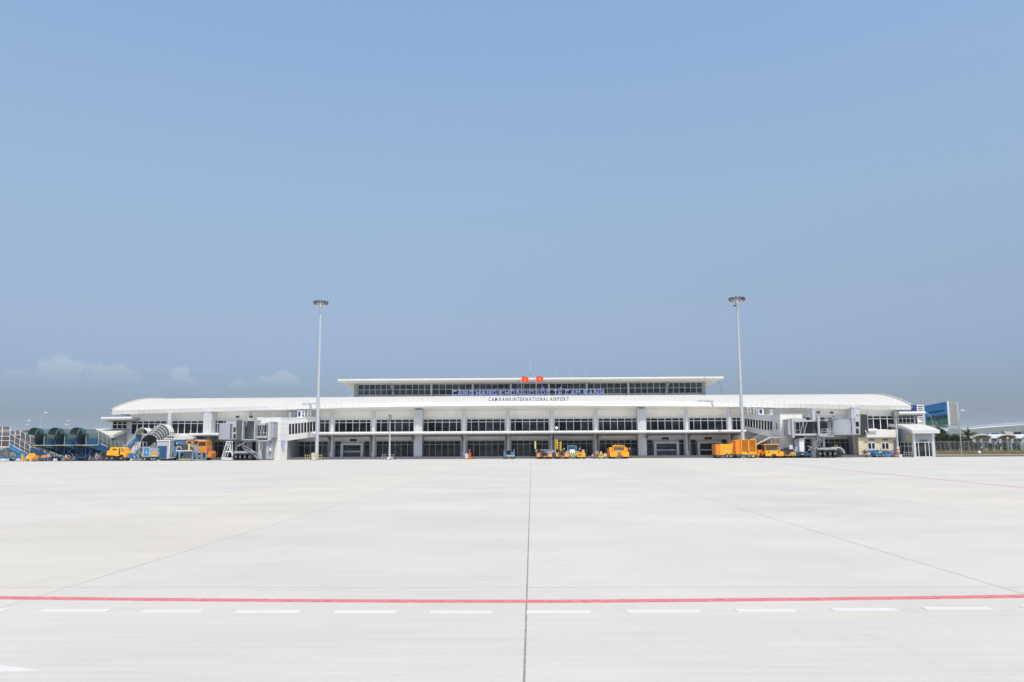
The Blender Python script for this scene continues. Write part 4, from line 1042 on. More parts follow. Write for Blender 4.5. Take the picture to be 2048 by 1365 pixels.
def star(r, n=5):
    return [(r * q * math.sin(a), r * q * math.cos(a)) for k in range(2 * n) for q, a in [((1 if k % 2 == 0 else .40), math.pi * k / n)]]
def flag(label, px, kind, seed):
    Y = 144.3; b = at(px, 791, Y); top = at(px, 752.3, Y)
    t = thing('flagpole', label, 'flag', (b.x, Y, RIDGE_Z - .6), 0, 'red flags above the roof sign')
    H = top.z - (RIDGE_Z - .6)
    obj('pole', MB().tube((0, 0, -.2), (0, 0, H + .1), .035, .025, n=6), LSTEEL, t, world=False)
    L, Hh = (1.28, 1.0) if kind == 'party' else (1.32, 1.05)
    droop = -.30 if kind == 'party' else -.06
    def wav(u, v, off=0):
        x = u * L * .95; y = .16 * math.sin(u * 7 + v * 1.2 + seed) * (u ** .6) + off
        z = -v * Hh + droop * u * u + .05 * math.sin(u * 6 + seed + v * 2)
        if kind != 'party': z += -.22 * (1 - 2 * v) * max(0, u - .55) * 1.4
        return Vector((x, y, H - .02 + z))
    N = 14; P1 = [[wav(i / N, j / 8) for j in range(9)] for i in range(N + 1)]; P2 = [[wav(i / N, j / 8, .012) for j in range(9)] for i in range(N + 1)]
    cloth = obj('cloth', MB().grid(P1).grid(P2), FLAG_R, t, world=False, smooth=True)
    e = MB()
    def onflag(pts, c=(.5, .5), o=-.02):
        vs_ = [wav(c[0] + p[0] / (L * .95), c[1] - p[1] / Hh, o) for p in pts]
        ctr = wav(c[0], c[1], o); n = len(vs_); e.add(vs_ + [ctr], [(i, (i + 1) % n, n) for i in range(n)])
    if kind == 'star': onflag(star(.30))
    else:
        arc = [(.23 * math.cos(a), .23 * math.sin(a)) for a in [R(-130 + 20 * k) for k in range(12)]]
        inn = [(.04 + .15 * math.cos(a), .02 + .15 * math.sin(a)) for a in [R(90 - 20 * k) for k in range(12)]]
        for i in range(11):
            q = [arc[i], arc[i + 1], inn[10 - i], inn[11 - i]]
            e.add([wav(.5 + p[0] / (L * .95), .5 - p[1] / Hh, -.02) for p in q], [(0, 1, 2, 3)])
        for q in ([(-.20, .10), (-.13, .17), (.22, -.18), (.15, -.25)], [(-.22, .12), (-.10, .24), (-.04, .18), (-.16, .06)], [(-.12, -.14), (-.16, -.18), (-.24, -.26), (-.20, -.30)]):
            e.add([wav(.5 + p[0] / (L * .95), .5 - p[1] / Hh, -.022) for p in q], [(0, 1, 2, 3)])
    obj('emblem', e, FLAG_Y, cloth, world=False, fix=False)
flag('red flag with yellow hammer and sickle above the roof sign', 1043.5, 'party', .4)
flag('red flag with yellow star above the roof sign', 1072.8, 'star', 2.2)
def aerial(label, px, y0, y1, Y, r):
    b = at(px, y1, Y); tp = at(px, y0, Y); o = thing('aerial', label, 'aerial', b, 0, 'thin aerials on the roofs'); h = tp.z - b.z
    obj('rod', MB().tube((0, 0, -.2), (0, 0, h), r, r * .5, n=6), WHITE, o, world=False)
    obj('mount', MB().tube((0, 0, -.25), (0, 0, h * .12), r * 1.6, n=6), LSTEEL, o, world=False)
    return o
a_ = aerial('tallest aerial, standing between the two red flags', 1061.3, 727, 757, 150, .03)
obj('lower_tube', MB().tube((0, 0, 0), (0, 0, 1.3), .045, n=6), STEEL, a_, world=False)
aerial('thin white aerial first after the flags', 1110.5, 736, 756, 150, .016); aerial('thin white aerial in the middle of three after the flags', 1141, 736, 756, 150, .016); aerial('thin white aerial farthest from the flags', 1171.3, 736, 755.5, 150, .016)
aerial('thin pale aerial on the far ridge of the long roof', 1709, 770, 786, 147, .014)

# ------------------------------------------------------------ low curved-roof pavilions at both ends
def pavilion(label, xo, xi, Yf_, Yb_, yt_front, yb_front, yt_back, yb_back, xi_back, ytop_outer, front_door):
    """xo: outer px of the front fascia, xi: inner px; the inner side wall recedes to xi_back"""
    s = 1 if xo > xi else -1
    X0, X1 = gx(xi, Yf_, 880), gx(xo, Yf_, 880)
    zf1, zf0 = at(xi, yt_front, Yf_).z, at(xi, yb_front, Yf_).z
    zb1 = at(xi_back, yt_back, Yb_).z; th = zf1 - zf0
    t = thing('pavilion', label, 'pavilion', ((X0 + X1) / 2, Yf_, 0))
    prof = [(Yf_ + (Yb_ - Yf_) * k / 10, zf1 + (zb1 - zf1) * math.sin(math.pi / 2 * (k / 10) ** .95)) for k in range(11)]
    a, b = min(X0, X1), max(X0, X1)
    top = [(y, z) for y, z in prof]; low = [(y, z - .10) for y, z in reversed(prof)]
    obj('roof', MB().prism(top + low, a, b, 'x'), ROOF, t)
    obj('fascia', MB().box(a, b, Yf_ - .05, Yf_, zf0, zf1 + .01), FASCIA, t)
    for xx, d in ((X0, -s * .05), (X1, s * .05)):
        obj('side_fascia', MB().prism([(y, z + .02) for y, z in prof] + [(y, z - th) for y, z in reversed(prof)], xx, xx + d, 'x'), FASCIA, t)
    obj('soffit', MB().prism([(y, z - th + .05) for y, z in prof] + [(y, z - th + .02) for y, z in reversed(prof)], a + .06, b - .06, 'x'), SOFFIT, t)
    return t, X0, X1, prof, th
pv, X0, X1, prof, th = pavilion('low grey pavilion with curved white roof and glass door next to the verge', 1880.5, 1826, 122.9, 130.8, 861.3, 867.3, 848.5, 855, 1797, 0, 1)
Yw = 123.5; wx1 = gx(1869, Yw, 890); z_s = prof[0][1] - th - .02
ribs = mat('ribbed_grey_cladding', (.36, .37, .40), .5, .2, var=.05, scale=4, stretch=(3, 3, .2))
p0, p1 = gx(1827, Yw, 890), gx(1831, Yw, 890); d0, d1 = gx(1864.5, Yw, 890), wx1
for a, b in ((p0, p1), (d0, d1)): obj('corner_post', MB().box(a, b, Yw - .05, Yw + .35, 0, z_s), CLAD, pv)
zd = at(1848, 884.5, Yw).z
obj('front_wall', MB().box(p1, d0, Yw + .05, Yw + .3, zd, z_s), ribs, pv)
obj('sign_board', MB().px(1840, 880, 1855, 883, Yw - .05, .08), mat('brown_sign_board', (.12, .11, .08), .6), pv)
dr = window(pv, 'glass_door', p1 + .03, d0 - .03, .05, zd - .05, 4, [], Yw + .1, bar=.08, ratio=[.7, 1.6, .9, .7], out_=.04)
zsd = at(1810, 884.5, 126).z
pieces = MB()
for i in range(10):
    (ya_, za_), (yb_, zb2) = prof[i], prof[i + 1]
    ya2, yb2 = max(ya_, Yw + .35), max(yb_, Yw + .35)
    if yb2 > ya2: pieces.prism([(ya2, zsd), (yb2, zsd), (yb2, zb2 - th - .03), (ya2, za_ - th - .03)], p0 + .02, p0 + .22, 'x')
obj('side_wall', pieces, ribs, pv)
side = MB(); n = 5; y_a, y_b = Yw + .4, 130.4
for k in range(n + 1):
    y = y_a + (y_b - y_a) * k / n; side.box(p0 - .02, p0 + .12, y - .04, y + .04, 0, zsd)
side.box(p0 - .015, p0 + .11, y_a, y_b, 1.62, 1.70).box(p0 - .015, p0 + .11, y_a, y_b, zsd - .06, zsd - .001)
sw_ = obj('window', side, FRAMEW, pv)
for k in range(n):
    ya2, yb2 = y_a + (y_b - y_a) * k / n + .04, y_a + (y_b - y_a) * (k + 1) / n - .04
    obj('pane', MB().box(p0 + .03, p0 + .06, ya2, yb2, .02, 1.62), GLASS, sw_); obj('pane', MB().box(p0 + .03, p0 + .06, ya2, yb2, 1.70, zsd - .06), GLASS, sw_)
yy = 124.9; zz = at(1818, 876, yy).z
obj('yellow_sign', MB().box(p0 - .06, p0 + .0, yy - .6, yy + .35, zz - .26, zz + .26), mat('yellow_sign_face', (.75, .56, .06), .5), pv)
obj('sign_symbol', MB().prism([(yy - .42, zz - .14), (yy + .02, zz - .14), (yy - .20, zz + .17)], p0 - .07, p0 - .06, 'x'), DARK, pv)
pv2, X0, X1, prof, th = pavilion('low grey pavilion with curved white roof behind the aircraft stairs', 140, 225.5, 126.2, 133.2, 870.3, 876.2, 858.2, 864, 265, 0, 0)
obj('front_wall', MB().box(X1 + .4, X0 - .3, 126.8, 127.1, 0, prof[0][1] - th - .02), ribs, pv2)
pieces = MB()
for i in range(1, 10):
    (ya_, za_), (yb_, zb2) = prof[i], prof[i + 1]; pieces.prism([(ya_, 0), (yb_, 0), (yb_, zb2 - th - .03), (ya_, za_ - th - .03)], X0 - .5, X0 - .3, 'x')
obj('side_wall', pieces, ribs, pv2)

# ------------------------------------------------------------ ground vehicles: shared parts
def V(name, label, cat, px, Y, rot=0, group=None): return thing(name, label, cat, (gx(px, Y, 915), Y, 0), rot, group)
def wheels(t, spots, r, wd=.25, hub=STEEL, ax='y'):
    for x, y in spots:
        w_ = obj('wheel', MB().wheel(x, y, r, r, wd, 16, ax), BLACK, t, world=False, smooth=True)
        d = wd / 2 + .01
        for s_ in (-1, 1):
            pos = (x, y + s_ * d, r) if ax == 'y' else (x + s_ * d, y, r)
            obj('hub', MB().wheel(*pos, r * .5, .02, 10, ax), hub, w_, world=False)
def L(t, name, mb, m, **k): return obj(name, mb, m, t, world=False, **k)
def hazard(t, x0, x1, y, z0, z1, n=9, name='hazard_bumper', face=-1):
    """board with slanted yellow and black stripes"""
    b = MB(); b.mi(1).box(x0, x1, y, y + .06, z0, z1)
    h = z1 - z0; w_ = (x1 - x0) / n
    b.mi(0)
    for i in range(n):
        a = x0 + i * w_; sl = min(w_ * .45, h * .6)
        b.prism([(a, z0), (a + w_ * .5, z0), (min(x1, a + w_ * .5 + sl), z1), (min(x1, a + sl), z1)], y - .006, y, 'y')
    return obj(name, b, [STRIPE_Y, BLACK], t, world=False)
def mirror(t, x, y, z): return L(t, 'mirror', MB().box(x - .08, x + .08, y, y + .04, z - .13, z + .13).bar((x, y + .03, z), (x * .85, y + .2, z - .25), .015), LSTEEL)
def lights(t, xs_, y, z, r=.07, m=None):
    for x in xs_: L(t, 'headlight', MB().tube((x, y, z), (x, y + .03, z), r, n=10), m or LAMP)

# ---- big orange pushback tractor facing the camera
t = V('pushback_tractor', 'big orange pushback tractor parked alone, seen head-on, with wide windscreen', 'tow tractor', 1238, 122.4)
L(t, 'body', MB().box(-1.42, -.42, -1.0, 3.2, .30, .98).box(.42, 1.42, -1.0, 3.2, .30, .98).prism([(-.42, .55), (.42, .55), (.42, .98), (-.42, .98)], -.9, 3.2, 'y').box(-1.38, 1.38, -.6, 3.1, .985, 1.12), ORANGE)
L(t, 'fender', MB().prism([(-1.55, .25), (-1.42, .25), (-1.36, 1.55), (-1.48, 1.58)], .0, 3.1, 'y').prism([(1.46, .25), (1.40, .25), (1.30, 1.58), (1.36, 1.58)], 0, 3.1, 'y'), ORANGE_D)
L(t, 'shoulder', MB().prism([(-1.40, 1.12), (-.93, 1.12), (-.93, 1.72), (-1.33, 1.66)], .2, 3.0, 'y').prism([(.93, 1.12), (1.33, 1.12), (1.26, 1.70), (.93, 1.72)], .2, 3.0, 'y'), ORANGE)
cabf = MB()
for s_ in (-1, 1): cabf.prism([(s_ * .80, 1.12), (s_ * .92, 1.12), (s_ * .92, 1.88), (s_ * .80, 1.88)], -.05, .1, 'y').box(min(s_ * .8, s_ * .92), max(s_ * .8, s_ * .92), 1.2, 1.3, 1.12, 1.88)
cabf.box(-.92, .92, -.1, 1.35, 1.88, 1.97).prism([(-.80, 1.97), (.80, 1.97), (.62, 2.03), (-.62, 2.03)], -.02, 1.3, 'y').box(-.80, .80, -.04, .05, 1.12, 1.20)
c = L(t, 'cab', cabf, ORANGE)
L(c, 'windscreen', MB().box(-.80, .80, .02, .05, 1.20, 1.88), glass_mat('green_grey_glass', (.10, .13, .11), rnd=.1))
L(c, 'headliner', MB().box(-.78, .78, .0, .02, 1.66, 1.86), mat('tan_visor', (.42, .32, .10), .7))
L(c, 'rear_panel', MB().box(-.8, .8, 1.22, 1.28, 1.12, 1.88), GLASS)
L(t, 'tow_hitch', MB().box(-.36, .36, -.98, -.6, .36, .54).prism([(-.3, .98), (.3, .98), (.16, .62), (-.16, .62)], -.96, -.905, 'y'), RUST)
L(t, 'wiper', MB().bar((-.62, -.08, 1.30), (-.70, -.07, 1.0), .02), BLACK)
lights(t, (-1.0, 1.0), -.64, 1.06, .09, RUST); mirror(t, 1.62, .0, 1.5)
wheels(t, [(-1.05, -.35), (1.05, -.35), (-1.05, 2.4), (1.05, 2.4)], .42, .42, DSTEEL)
L(t, 'beacon', MB().lathe([(.07, 2.03), (.06, 2.14), (.02, 2.17)], 10, (-.4, .8, 0)), ORANGE)

# ---- orange tractor beside the units on the right
t = V('tow_tractor', 'orange tow tractor with roofed cab between the louvred unit and the belt loaders', 'tow tractor', 1543, 122.0)
L(t, 'body', MB().prism([(-1.2, .32), (1.42, .32), (1.42, .72), (1.25, 1.02), (-1.05, 1.05), (-1.2, .9)], -1.2, 2.6, 'y'), ORANGE)
L(t, 'nose', MB().prism([(-1.05, 1.05), (1.05, 1.02), (.95, 1.12), (-.95, 1.14)], -1.15, -.2, 'y'), ORANGE)
L(t, 'side_fender', MB().prism([(-2.1, .3), (-1.75, .3), (-1.62, .8), (-1.45, .8), (-1.3, .3), (-1.21, .3), (-1.21, 1.25), (-1.9, 1.18)], .2, 2.4, 'y'), ORANGE_D)
cabf = MB()
for x in (-1.0, .92): cabf.box(x, x + .08, -.2, -.1, 1.1, 1.98).box(x, x + .08, 1.2, 1.3, 1.1, 1.98)
cabf.box(-1.25, 1.12, -.4, 1.5, 1.98, 2.09)
c = L(t, 'cab', cabf, ORANGE)
L(c, 'windscreen', MB().box(-.92, .92, -.16, -.13, 1.14, 1.95), glass_mat('green_grey_glass', (.10, .13, .11)))
L(c, 'seat', MB().box(-.5, .1, .5, .9, 1.0, 1.5), BLUE)
L(t, 'tow_hitch', MB().box(-.28, .30, -1.28, -1.2, .34, .58), BLACK)
L(t, 'emblem_plate', MB().box(-.22, .22, -1.215, -1.2, .78, .92), mat('pale_plate', (.6, .42, .30), .5))
lights(t, (-.75, .80), -1.24, .92, .10, BLACK); mirror(t, 1.32, -.1, 1.45)
wheels(t, [(-1.0, -.7), (1.05, -.7), (-1.0, 1.8), (1.05, 1.8)], .36, .34, DSTEEL)

# ---- orange ground power unit
t = V('ground_power_unit', 'orange box-shaped ground power unit on wheels beside the louvred unit', 'power unit', 1452, 122.3, R(0))
L(t, 'canopy', MB().box(-.86, 1.55, -.1, 2.6, .50, 2.12), ORANGE)
L(t, 'shade_side_panel', MB().prism([(-1.5, .52), (-.865, .50), (-.865, 2.10), (-1.5, 2.06)], -.06, 2.5, 'y'), ORANGE_D)  # deeper orange paints the shade of the left side into its colour
L(t, 'exhaust_box', MB().box(.95, 1.53, .1, 1.6, 2.121, 2.30), ORANGE)
for z in (.62, 1.42): L(t, 'access_panel', MB().box(-.35, .35 if z < 1 else .9, -.13, -.101, z, z + .62), ORANGE)
L(t, 'dial_panel', MB().box(-.22, .42, -.15, -.131, .85, 1.38), mat('pale_orange_panel', (.75, .42, .10), .5))
L(t, 'red_lamp', MB().box(1.30, 1.44, -.13, -.10, 1.0, 1.35), RED_M)
L(t, 'chassis', MB().box(-1.4, 1.5, 0, 2.5, .36, .50), DSTEEL)
wheels(t, [(.15, -.05), (.75, -.05), (-1.15, .4), (-1.15, 2.0), (.75, 2.2)], .33, .22)
L(t, 'tow_bar', MB().bar((.5, -.05, .30), (.65, -.8, .25), .05), YELLOW)

# ---- orange louvred air conditioning unit
t = V('air_start_unit', 'tall orange unit with two banks of dark louvres at the foot of the grey mast', 'air unit', 1494, 121.3)
L(t, 'housing', MB().box(-.85, 1.45, 0, 2.9, .62, 2.80), ORANGE)
L(t, 'shade_side_panel', MB().prism([(-1.62, .62), (-.855, .62), (-.855, 2.78), (-1.62, 2.62)], .05, 2.8, 'y'), ORANGE_D)  # deeper orange stands in for shade on the side turned from the sun
for a, b in ((-.70, .20), (.42, 1.32)):
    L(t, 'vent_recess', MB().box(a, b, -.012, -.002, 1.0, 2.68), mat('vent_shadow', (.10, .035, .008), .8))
    z = 1.06
    while z < 2.62:
        L(t, 'louvre', MB().prism([(-.08, z), (-.015, z + .03), (-.015, z + .085), (-.08, z + .07)], a, b, 'x'), ORANGE_D); z += .165
L(t, 'post', MB().box(.23, .39, -.12, -.002, .62, 2.80).box(-.86, -.72, -.12, -.002, .62, 2.80).box(1.34, 1.46, -.12, -.002, .62, 2.80).box(-.72, 1.34, -.12, -.002, 2.69, 2.80).box(-.72, .23, -.11, -.002, .62, .98).box(.39, 1.34, -.11, -.002, .62, .98), ORANGE)
L(t, 'red_panel', MB().box(.02, .3, -.15, -.121, .84, 1.02), RED_M)
hazard(t, -.7, 1.4, -.16, .48, .60, 12)
L(t, 'chassis', MB().box(-1.5, 1.4, .1, 2.8, .40, .62), DSTEEL)
wheels(t, [(.30, -.02), (.92, -.02), (-1.2, .5), (1.25, .9), (-1.2, 2.3), (1.25, 2.3)], .34, .22)
L(t, 'tow_bar', MB().bar((.6, -.1, .32), (.72, -.9, .26), .055).box(.55, .85, -.95, -.85, .18, .34), YELLOW)

# ---- belt loaders and small tractors
def belt_loader(name, label, px, Y, paint, boom=BLACK, wd=2.3, facing=0, ladder=None, group='belt loaders on the apron edge', boom_h=1.25):
    t = V(name, label, 'belt loader', px, Y, facing, group); h = wd / 2
    L(t, 'body', MB().prism([(-h, .32), (-h + .80, .32), (-h + .80, .72), (-h + .62, .92), (-h + .05, .92), (-h, .8)], 0, 3.6, 'y').prism([(h, .32), (h - .62, .32), (h - .62, .80), (h - .45, .92), (h - .06, .92), (h, .8)], 0, 3.6, 'y').box(-h + .81, h - .63, .4, 3.2, .3, .46), paint)
    L(t, 'front_plate', MB().box(-h + .02, -h + .78, -.03, -.001, .34, .66).box(h - .60, h - .02, -.03, -.001, .34, .70), mat('faded_orange', (.80, .36, .20), .5, var=.1) if paint in (ORANGE, ORANGE_D) else paint)
    b = L(t, 'conveyor', MB().prism([(-.6, .62), (4.6, boom_h), (4.6, boom_h + .16), (-.6, .80)], -.26 * h - .3, -.26 * h + .36, 'x'), boom)
    L(b, 'side_rail', MB().prism([(-.6, .80), (4.6, boom_h + .16), (4.6, boom_h + .24), (-.6, .88)], -.26 * h - .36, -.26 * h - .30, 'x').prism([(-.6, .80), (4.6, boom_h + .16), (4.6, boom_h + .24), (-.6, .88)], -.26 * h + .36, -.26 * h + .42, 'x'), STEEL)
    L(t, 'seat', MB().box(-h + .15, -h + .6, 1.4, 1.8, .93, 1.02).box(-h + .15, -h + .6, 1.8, 1.9, .93, 1.45), BLACK)
    L(t, 'steering_wheel', MB().tube((-h + .38, .95, 1.18), (-h + .38, 1.0, 1.2), .18, n=12), BLACK)
    lights(t, (-h + .25, h - .25), -.05, .78, .07); mirror(t, -h - .12, .2, 1.2); mirror(t, h + .1, .2, 1.2)
    wheels(t, [(-h + .38, .55), (h - .30, .55), (-h + .38, 2.9), (h - .30, 2.9)], .30, .28, DSTEEL)
    return t
t = belt_loader('belt_loader', 'faded orange belt loader with raised black boom and a pale handrail post', 1089, 122.4, ORANGE_D, wd=2.35)
L(t, 'raised_boom', MB().box(-1.2, 1.5, 3.3, 3.9, 1.25, 1.42).box(-1.1, 1.4, 3.25, 3.3, 1.10, 1.16), STEEL)
L(t, 'handrail_post', MB().box(-1.48, -1.25, 3.2, 3.35, 1.5, 2.7), mat('pale_yellow_rail', (.66, .62, .26), .6))
t = belt_loader('belt_loader', 'orange belt loader with tall yellow ladder frame at its back', 1125, 122.2, ORANGE, wd=1.95)
lad = MB()
for x in (-1.02, -.80): lad.box(x, x + .10, 2.6, 2.7, .9, 2.95 - (.0 if x < -.9 else .05))
lad.box(-.72, -.60, 2.6, 2.7, .9, 2.95).box(-.28, -.18, 2.6, 2.7, .9, 2.62).box(-.12, -.04, 2.75, 2.8, .9, 2.62)
for z in (1.2, 1.6, 2.0, 2.4): lad.box(-.70, -.10, 2.62, 2.68, z, z + .06)
L(t, 'ladder_frame', lad, YELLOW)
# blue tractor behind the first loader
t = V('baggage_tractor', 'small blue tractor half hidden behind the first orange belt loader', 'baggage tractor', 1104, 124.6)
L(t, 'body', MB().prism([(-.9, .35), (.45, .35), (.45, 1.0), (.2, 1.12), (-.9, 1.12)], 0, 2.0, 'y'), BLUE_L); L(t, 'grille', MB().box(.05, .35, -.03, -.001, .45, .8), BLACK); L(t, 'trim', MB().box(-.88, .2, -.04, -.002, .98, 1.06), WHITE)
wheels(t, [(-.65, .2), (.25, .2), (-.65, 1.6), (.25, 1.6)], .30, .22)
# blue cab tractor with hazard board
t = V('baggage_tractor', 'blue-cabbed tractor with white bonnet and striped board between orange vehicles', 'baggage tractor', 1145, 123.0)
L(t, 'body', MB().box(-1.0, 1.0, .1, 2.6, .35, .82).box(-.95, .95, .0, 1.0, .82, .94), BLUE_P)
L(t, 'bonnet', MB().prism([(-.40, .80), (.42, .80), (.34, 1.42), (-.34, 1.42)], -.1, 1.0, 'y'), WHITE)
L(t, 'wing_panel', MB().box(-1.05, -.45, -.05, .6, .98, 1.14).box(.45, 1.05, -.05, .6, .98, 1.14), LSTEEL)
cf = MB().box(-.72, -.64, 1.2, 1.3, .9, 1.98).box(.64, .72, 1.2, 1.3, .9, 1.98).box(-.74, .74, 1.15, 2.2, 1.9, 1.99)
c = L(t, 'cab', cf, BLUE_P); L(c, 'windscreen', MB().box(-.64, .64, 1.22, 1.25, .95, 1.9), glass_mat('sky_blue_glass', (.10, .21, .28), rnd=.1)); L(c, 'aerial', MB().bar((0, 1.2, 1.99), (0, 1.2, 2.15), .03), LSTEEL)
hazard(t, -.8, .95, -.14, .28, .86, 6, 'hazard_board')
for x in (-.5, .35): L(t, 'tow_eye', MB().box(x - .15, x + .15, -.2, -.15, .12, .5), DSTEEL)
mirror(t, -1.25, .3, 1.5); mirror(t, 1.12, .3, 1.5)
wheels(t, [(-.75, .3), (.75, .3), (-.75, 2.2), (.75, 2.2)], .32, .25)
# orange compact tractor
t = V('compact_tractor', 'low orange tractor with black grille slots beside the striped blue tractor', 'tractor', 1163.5, 122.6)
L(t, 'body', MB().prism([(-.72, .28), (.55, .28), (.58, .7), (.45, 1.05), (.15, 1.08), (-.1, .92), (-.72, .9)], 0, 2.0, 'y'), ORANGE)
for z in (.46, .66): L(t, 'grille_slot', MB().box(-.6, .0, -.015, 0.0, z, z + .08), BLACK)
L(t, 'seat', MB().box(.1, .5, 1.0, 1.3, 1.08, 1.4), mat('tan_seat', (.45, .30, .15), .7)); L(t, 'lamp', MB().lathe([(.09, 1.08), (.06, 1.2)], 8, (.25, .3, 0)), BEIGE)
wheels(t, [(-.45, .3), (.4, .3), (-.45, 1.6), (.4, 1.6)], .27, .24, DSTEEL)
# blue electric tractor with striped bumper
t = V('baggage_tractor', 'low blue tractor with slanted striped bumper standing apart before the windows', 'baggage tractor', 1018, 122.2)
L(t, 'body', MB().box(-.82, -.42, 0, 2.2, .42, .98).box(-.42, .42, .1, 2.2, .42, .66).prism([(.30, .42), (.86, .42), (.86, 1.0), (.72, 1.08), (.30, 1.06)], .0, 2.2, 'y'), BLUE_L)
L(t, 'seat', MB().box(-.38, .22, 1.0, 1.4, .66, .95).box(-.38, .22, 1.4, 1.55, .66, 1.30), BLACK); L(t, 'steering_column', MB().bar((-.1, .3, .66), (-.1, .6, 1.05), .03).tube((-.1, .6, 1.03), (-.1, .64, 1.06), .19, n=12), BLACK)
hazard(t, -.38, .86, -.05, .40, .62, 9)
L(t, 'windshield_frame', MB().bar((-.75, .2, .98), (-.75, .5, 1.35), .03).bar((.75, .2, 1.0), (.75, .5, 1.45), .03), STEEL)
wheels(t, [(-.6, .35), (.6, .35), (-.6, 1.8), (.6, 1.8)], .27, .22)
# fire extinguisher trolley, waste bin
t = V('extinguisher_trolley', 'red wheeled fire extinguisher with yellow hose leaning before the windows', 'fire extinguisher', 941.5, 122.6)
M = Matrix.Rotation(R(-12), 4, 'Y')
L(t, 'cylinder', MB().add([M @ Vector(v) for v in MB().lathe([(.0, .12), (.17, .16), (.19, .3), (.19, .95), (.08, 1.12), (.05, 1.25)], 12).v], MB().lathe([(.0, .12), (.17, .16), (.19, .3), (.19, .95), (.08, 1.12), (.05, 1.25)], 12).f), RED_M, smooth=True)
L(t, 'hose', MB().path([Vector((-.32 + .15 * math.cos(a), -.1, .42 + .22 * math.sin(a))) for a in [i * math.pi / 5 for i in range(11)]], .07), YELLOW)
L(t, 'handle', MB().bar((-.25, 0, 1.2), (-.18, 0, 1.45), .03).bar((-.3, 0, 1.45), (.0, 0, 1.43), .03), LSTEEL); wheels(t, [(-.25, .15), (.3, .15)], .13, .07)
t = V('waste_bin', 'small grey wheeled bin beside the red extinguisher', 'bin', 932.5, 123.4)
L(t, 'bin', MB().prism([(-.16, .1), (.16, .1), (.22, .72), (-.22, .72)], 0, .4, 'y'), CLAD); L(t, 'lid', MB().lathe([(.26, .72), (.22, .82), (.0, .88)], 10, (0, .2, 0)), CLAD); wheels(t, [(-.15, .35), (.15, .35)], .09, .05)
# cargo dollies
def dolly(label, px, Y, kind):
    t = V('baggage_dolly', label, 'dolly', px, Y, 0, 'small dollies left of the big pushback tractor')
    if kind == 0:
        L(t, 'frame', MB().bar((-.55, 0, .3), (.1, .2, .85), .05).bar((-.55, .6, .3), (.1, .6, .85), .05).bar((.55, 0, .3), (.0, .2, .9), .05).bar((.55, .6, .3), (0, .6, .9), .05).box(-.55, .55, 0, .7, .26, .34), RUST)
        L(t, 'hose_reel', MB().lathe([(.2, -.22), (.34, -.18), (.2, -.1), (.2, .1), (.34, .18), (.2, .22)], 14), mat('faded_brown_hose', (.42, .25, .20), .7, var=.3)).rotation_euler = (R(90), 0, 0)
        t.children[-1].location = (.18, .35, .82)
        L(t, 'box', MB().box(-.62, -.3, .1, .5, .34, .66), mat('faded_pink_box', (.55, .35, .32), .6))
        wheels(t, [(-.5, .1), (.5, .1), (-.1, .4)], .14, .08)
    else:
        L(t, 'frame', MB().prism([(-.42, .24), (.30, .24), (.02, 1.12), (-.10, 1.12)], -.05, .03, 'y').box(-.44, .32, 0, .9, .2, .28), YELLOW)
        L(t, 'dark_plate', MB().prism([(-.24, .4), (.14, .4), (-.0, .75), (-.1, .75)], -.07, -.051, 'y'), RUST)
        L(t, 'drum', MB().tube((.62, .4, .55), (.62, 1.0, .55), .26, n=14), mat('cream_drum', (.62, .56, .42), .6)); L(t, 'bracket', MB().box(.3, .62, .3, .5, .24, .34), STEEL)
        wheels(t, [(-.3, .1), (.22, .1), (.55, .5)], .14, .09)
dolly('brown hose-reel dolly left of the yellow triangular one', 1192, 122.4, 0); dolly('yellow triangular dolly with cream drum beside the big pushback tractor', 1203, 122.2, 1)
# right-hand group
t = belt_loader('belt_loader', 'orange and black belt loader with striped bumper beside the roofed tractor', 1577, 121.4, ORANGE, wd=2.2, boom_h=1.3)
hazard(t, -1.0, -.1, -.12, .42, .74, 6); hazard(t, .1, 1.05, -.12, .42, .74, 6)
L(t, 'tarpaulin', MB().prism([(-.3, .92), (.75, .92), (.62, 1.45), (.3, 1.52), (-.1, 1.22)], .6, 2.2, 'y'), mat('dark_tarpaulin', (.03, .035, .05), .8)); L(t, 'aerial', MB().bar((-.2, .7, 1.2), (-.2, .7, 2.0), .02), BLACK)
t = belt_loader('belt_loader', 'low blue belt loader with striped bumper in front of the bridge wheels', 1605, 121.6, BLUE, wd=2.0, boom_h=1.05)
hazard(t, 1.1, 2.0, -.1, .38, .68, 5); L(t, 'side_box', MB().box(-.7, -.2, -.08, -.031, .6, .95), BLUE_L)
L(t, 'deck', MB().box(1.0, 2.05, -.03, 2.6, .32, .72), DSTEEL); wheels(t, [(1.6, .4), (1.6, 2.2)], .28, .25, DSTEEL)

# ---- blue tractor with a driver, pulling a blue cart on the right
t = V('baggage_tractor', 'small blue tractor being driven by a man, side on, before the cream wall', 'baggage tractor', 1765, 123.0)
L(t, 'body', MB().prism([(-1.15, .22), (-.75, .18), (.95, .18), (1.0, .50), (.72, .62), (.20, .46), (-.35, .46), (-.5, .80), (-1.0, .86), (-1.12, .6)], 0, 1.2, 'y'), BLUE_L)
L(t, 'fender', MB().prism([(.12 + .43 * math.cos(a) * 1.0, .30 + .40 * math.sin(a)) for a in [math.pi * k / 8 for k in range(9)]], -.03, -.001, 'y'), BLUE_L)
L(t, 'seat', MB().box(-.15, .3, .3, .9, .46, .62).box(.3, .42, .3, .9, .5, .95), BLACK)
L(t, 'steering_wheel', MB().bar((-.62, .6, .8), (-.42, .6, 1.0), .02).tube((-.44, .6, .98), (-.40, .6, 1.02), .17, n=12), BLACK)
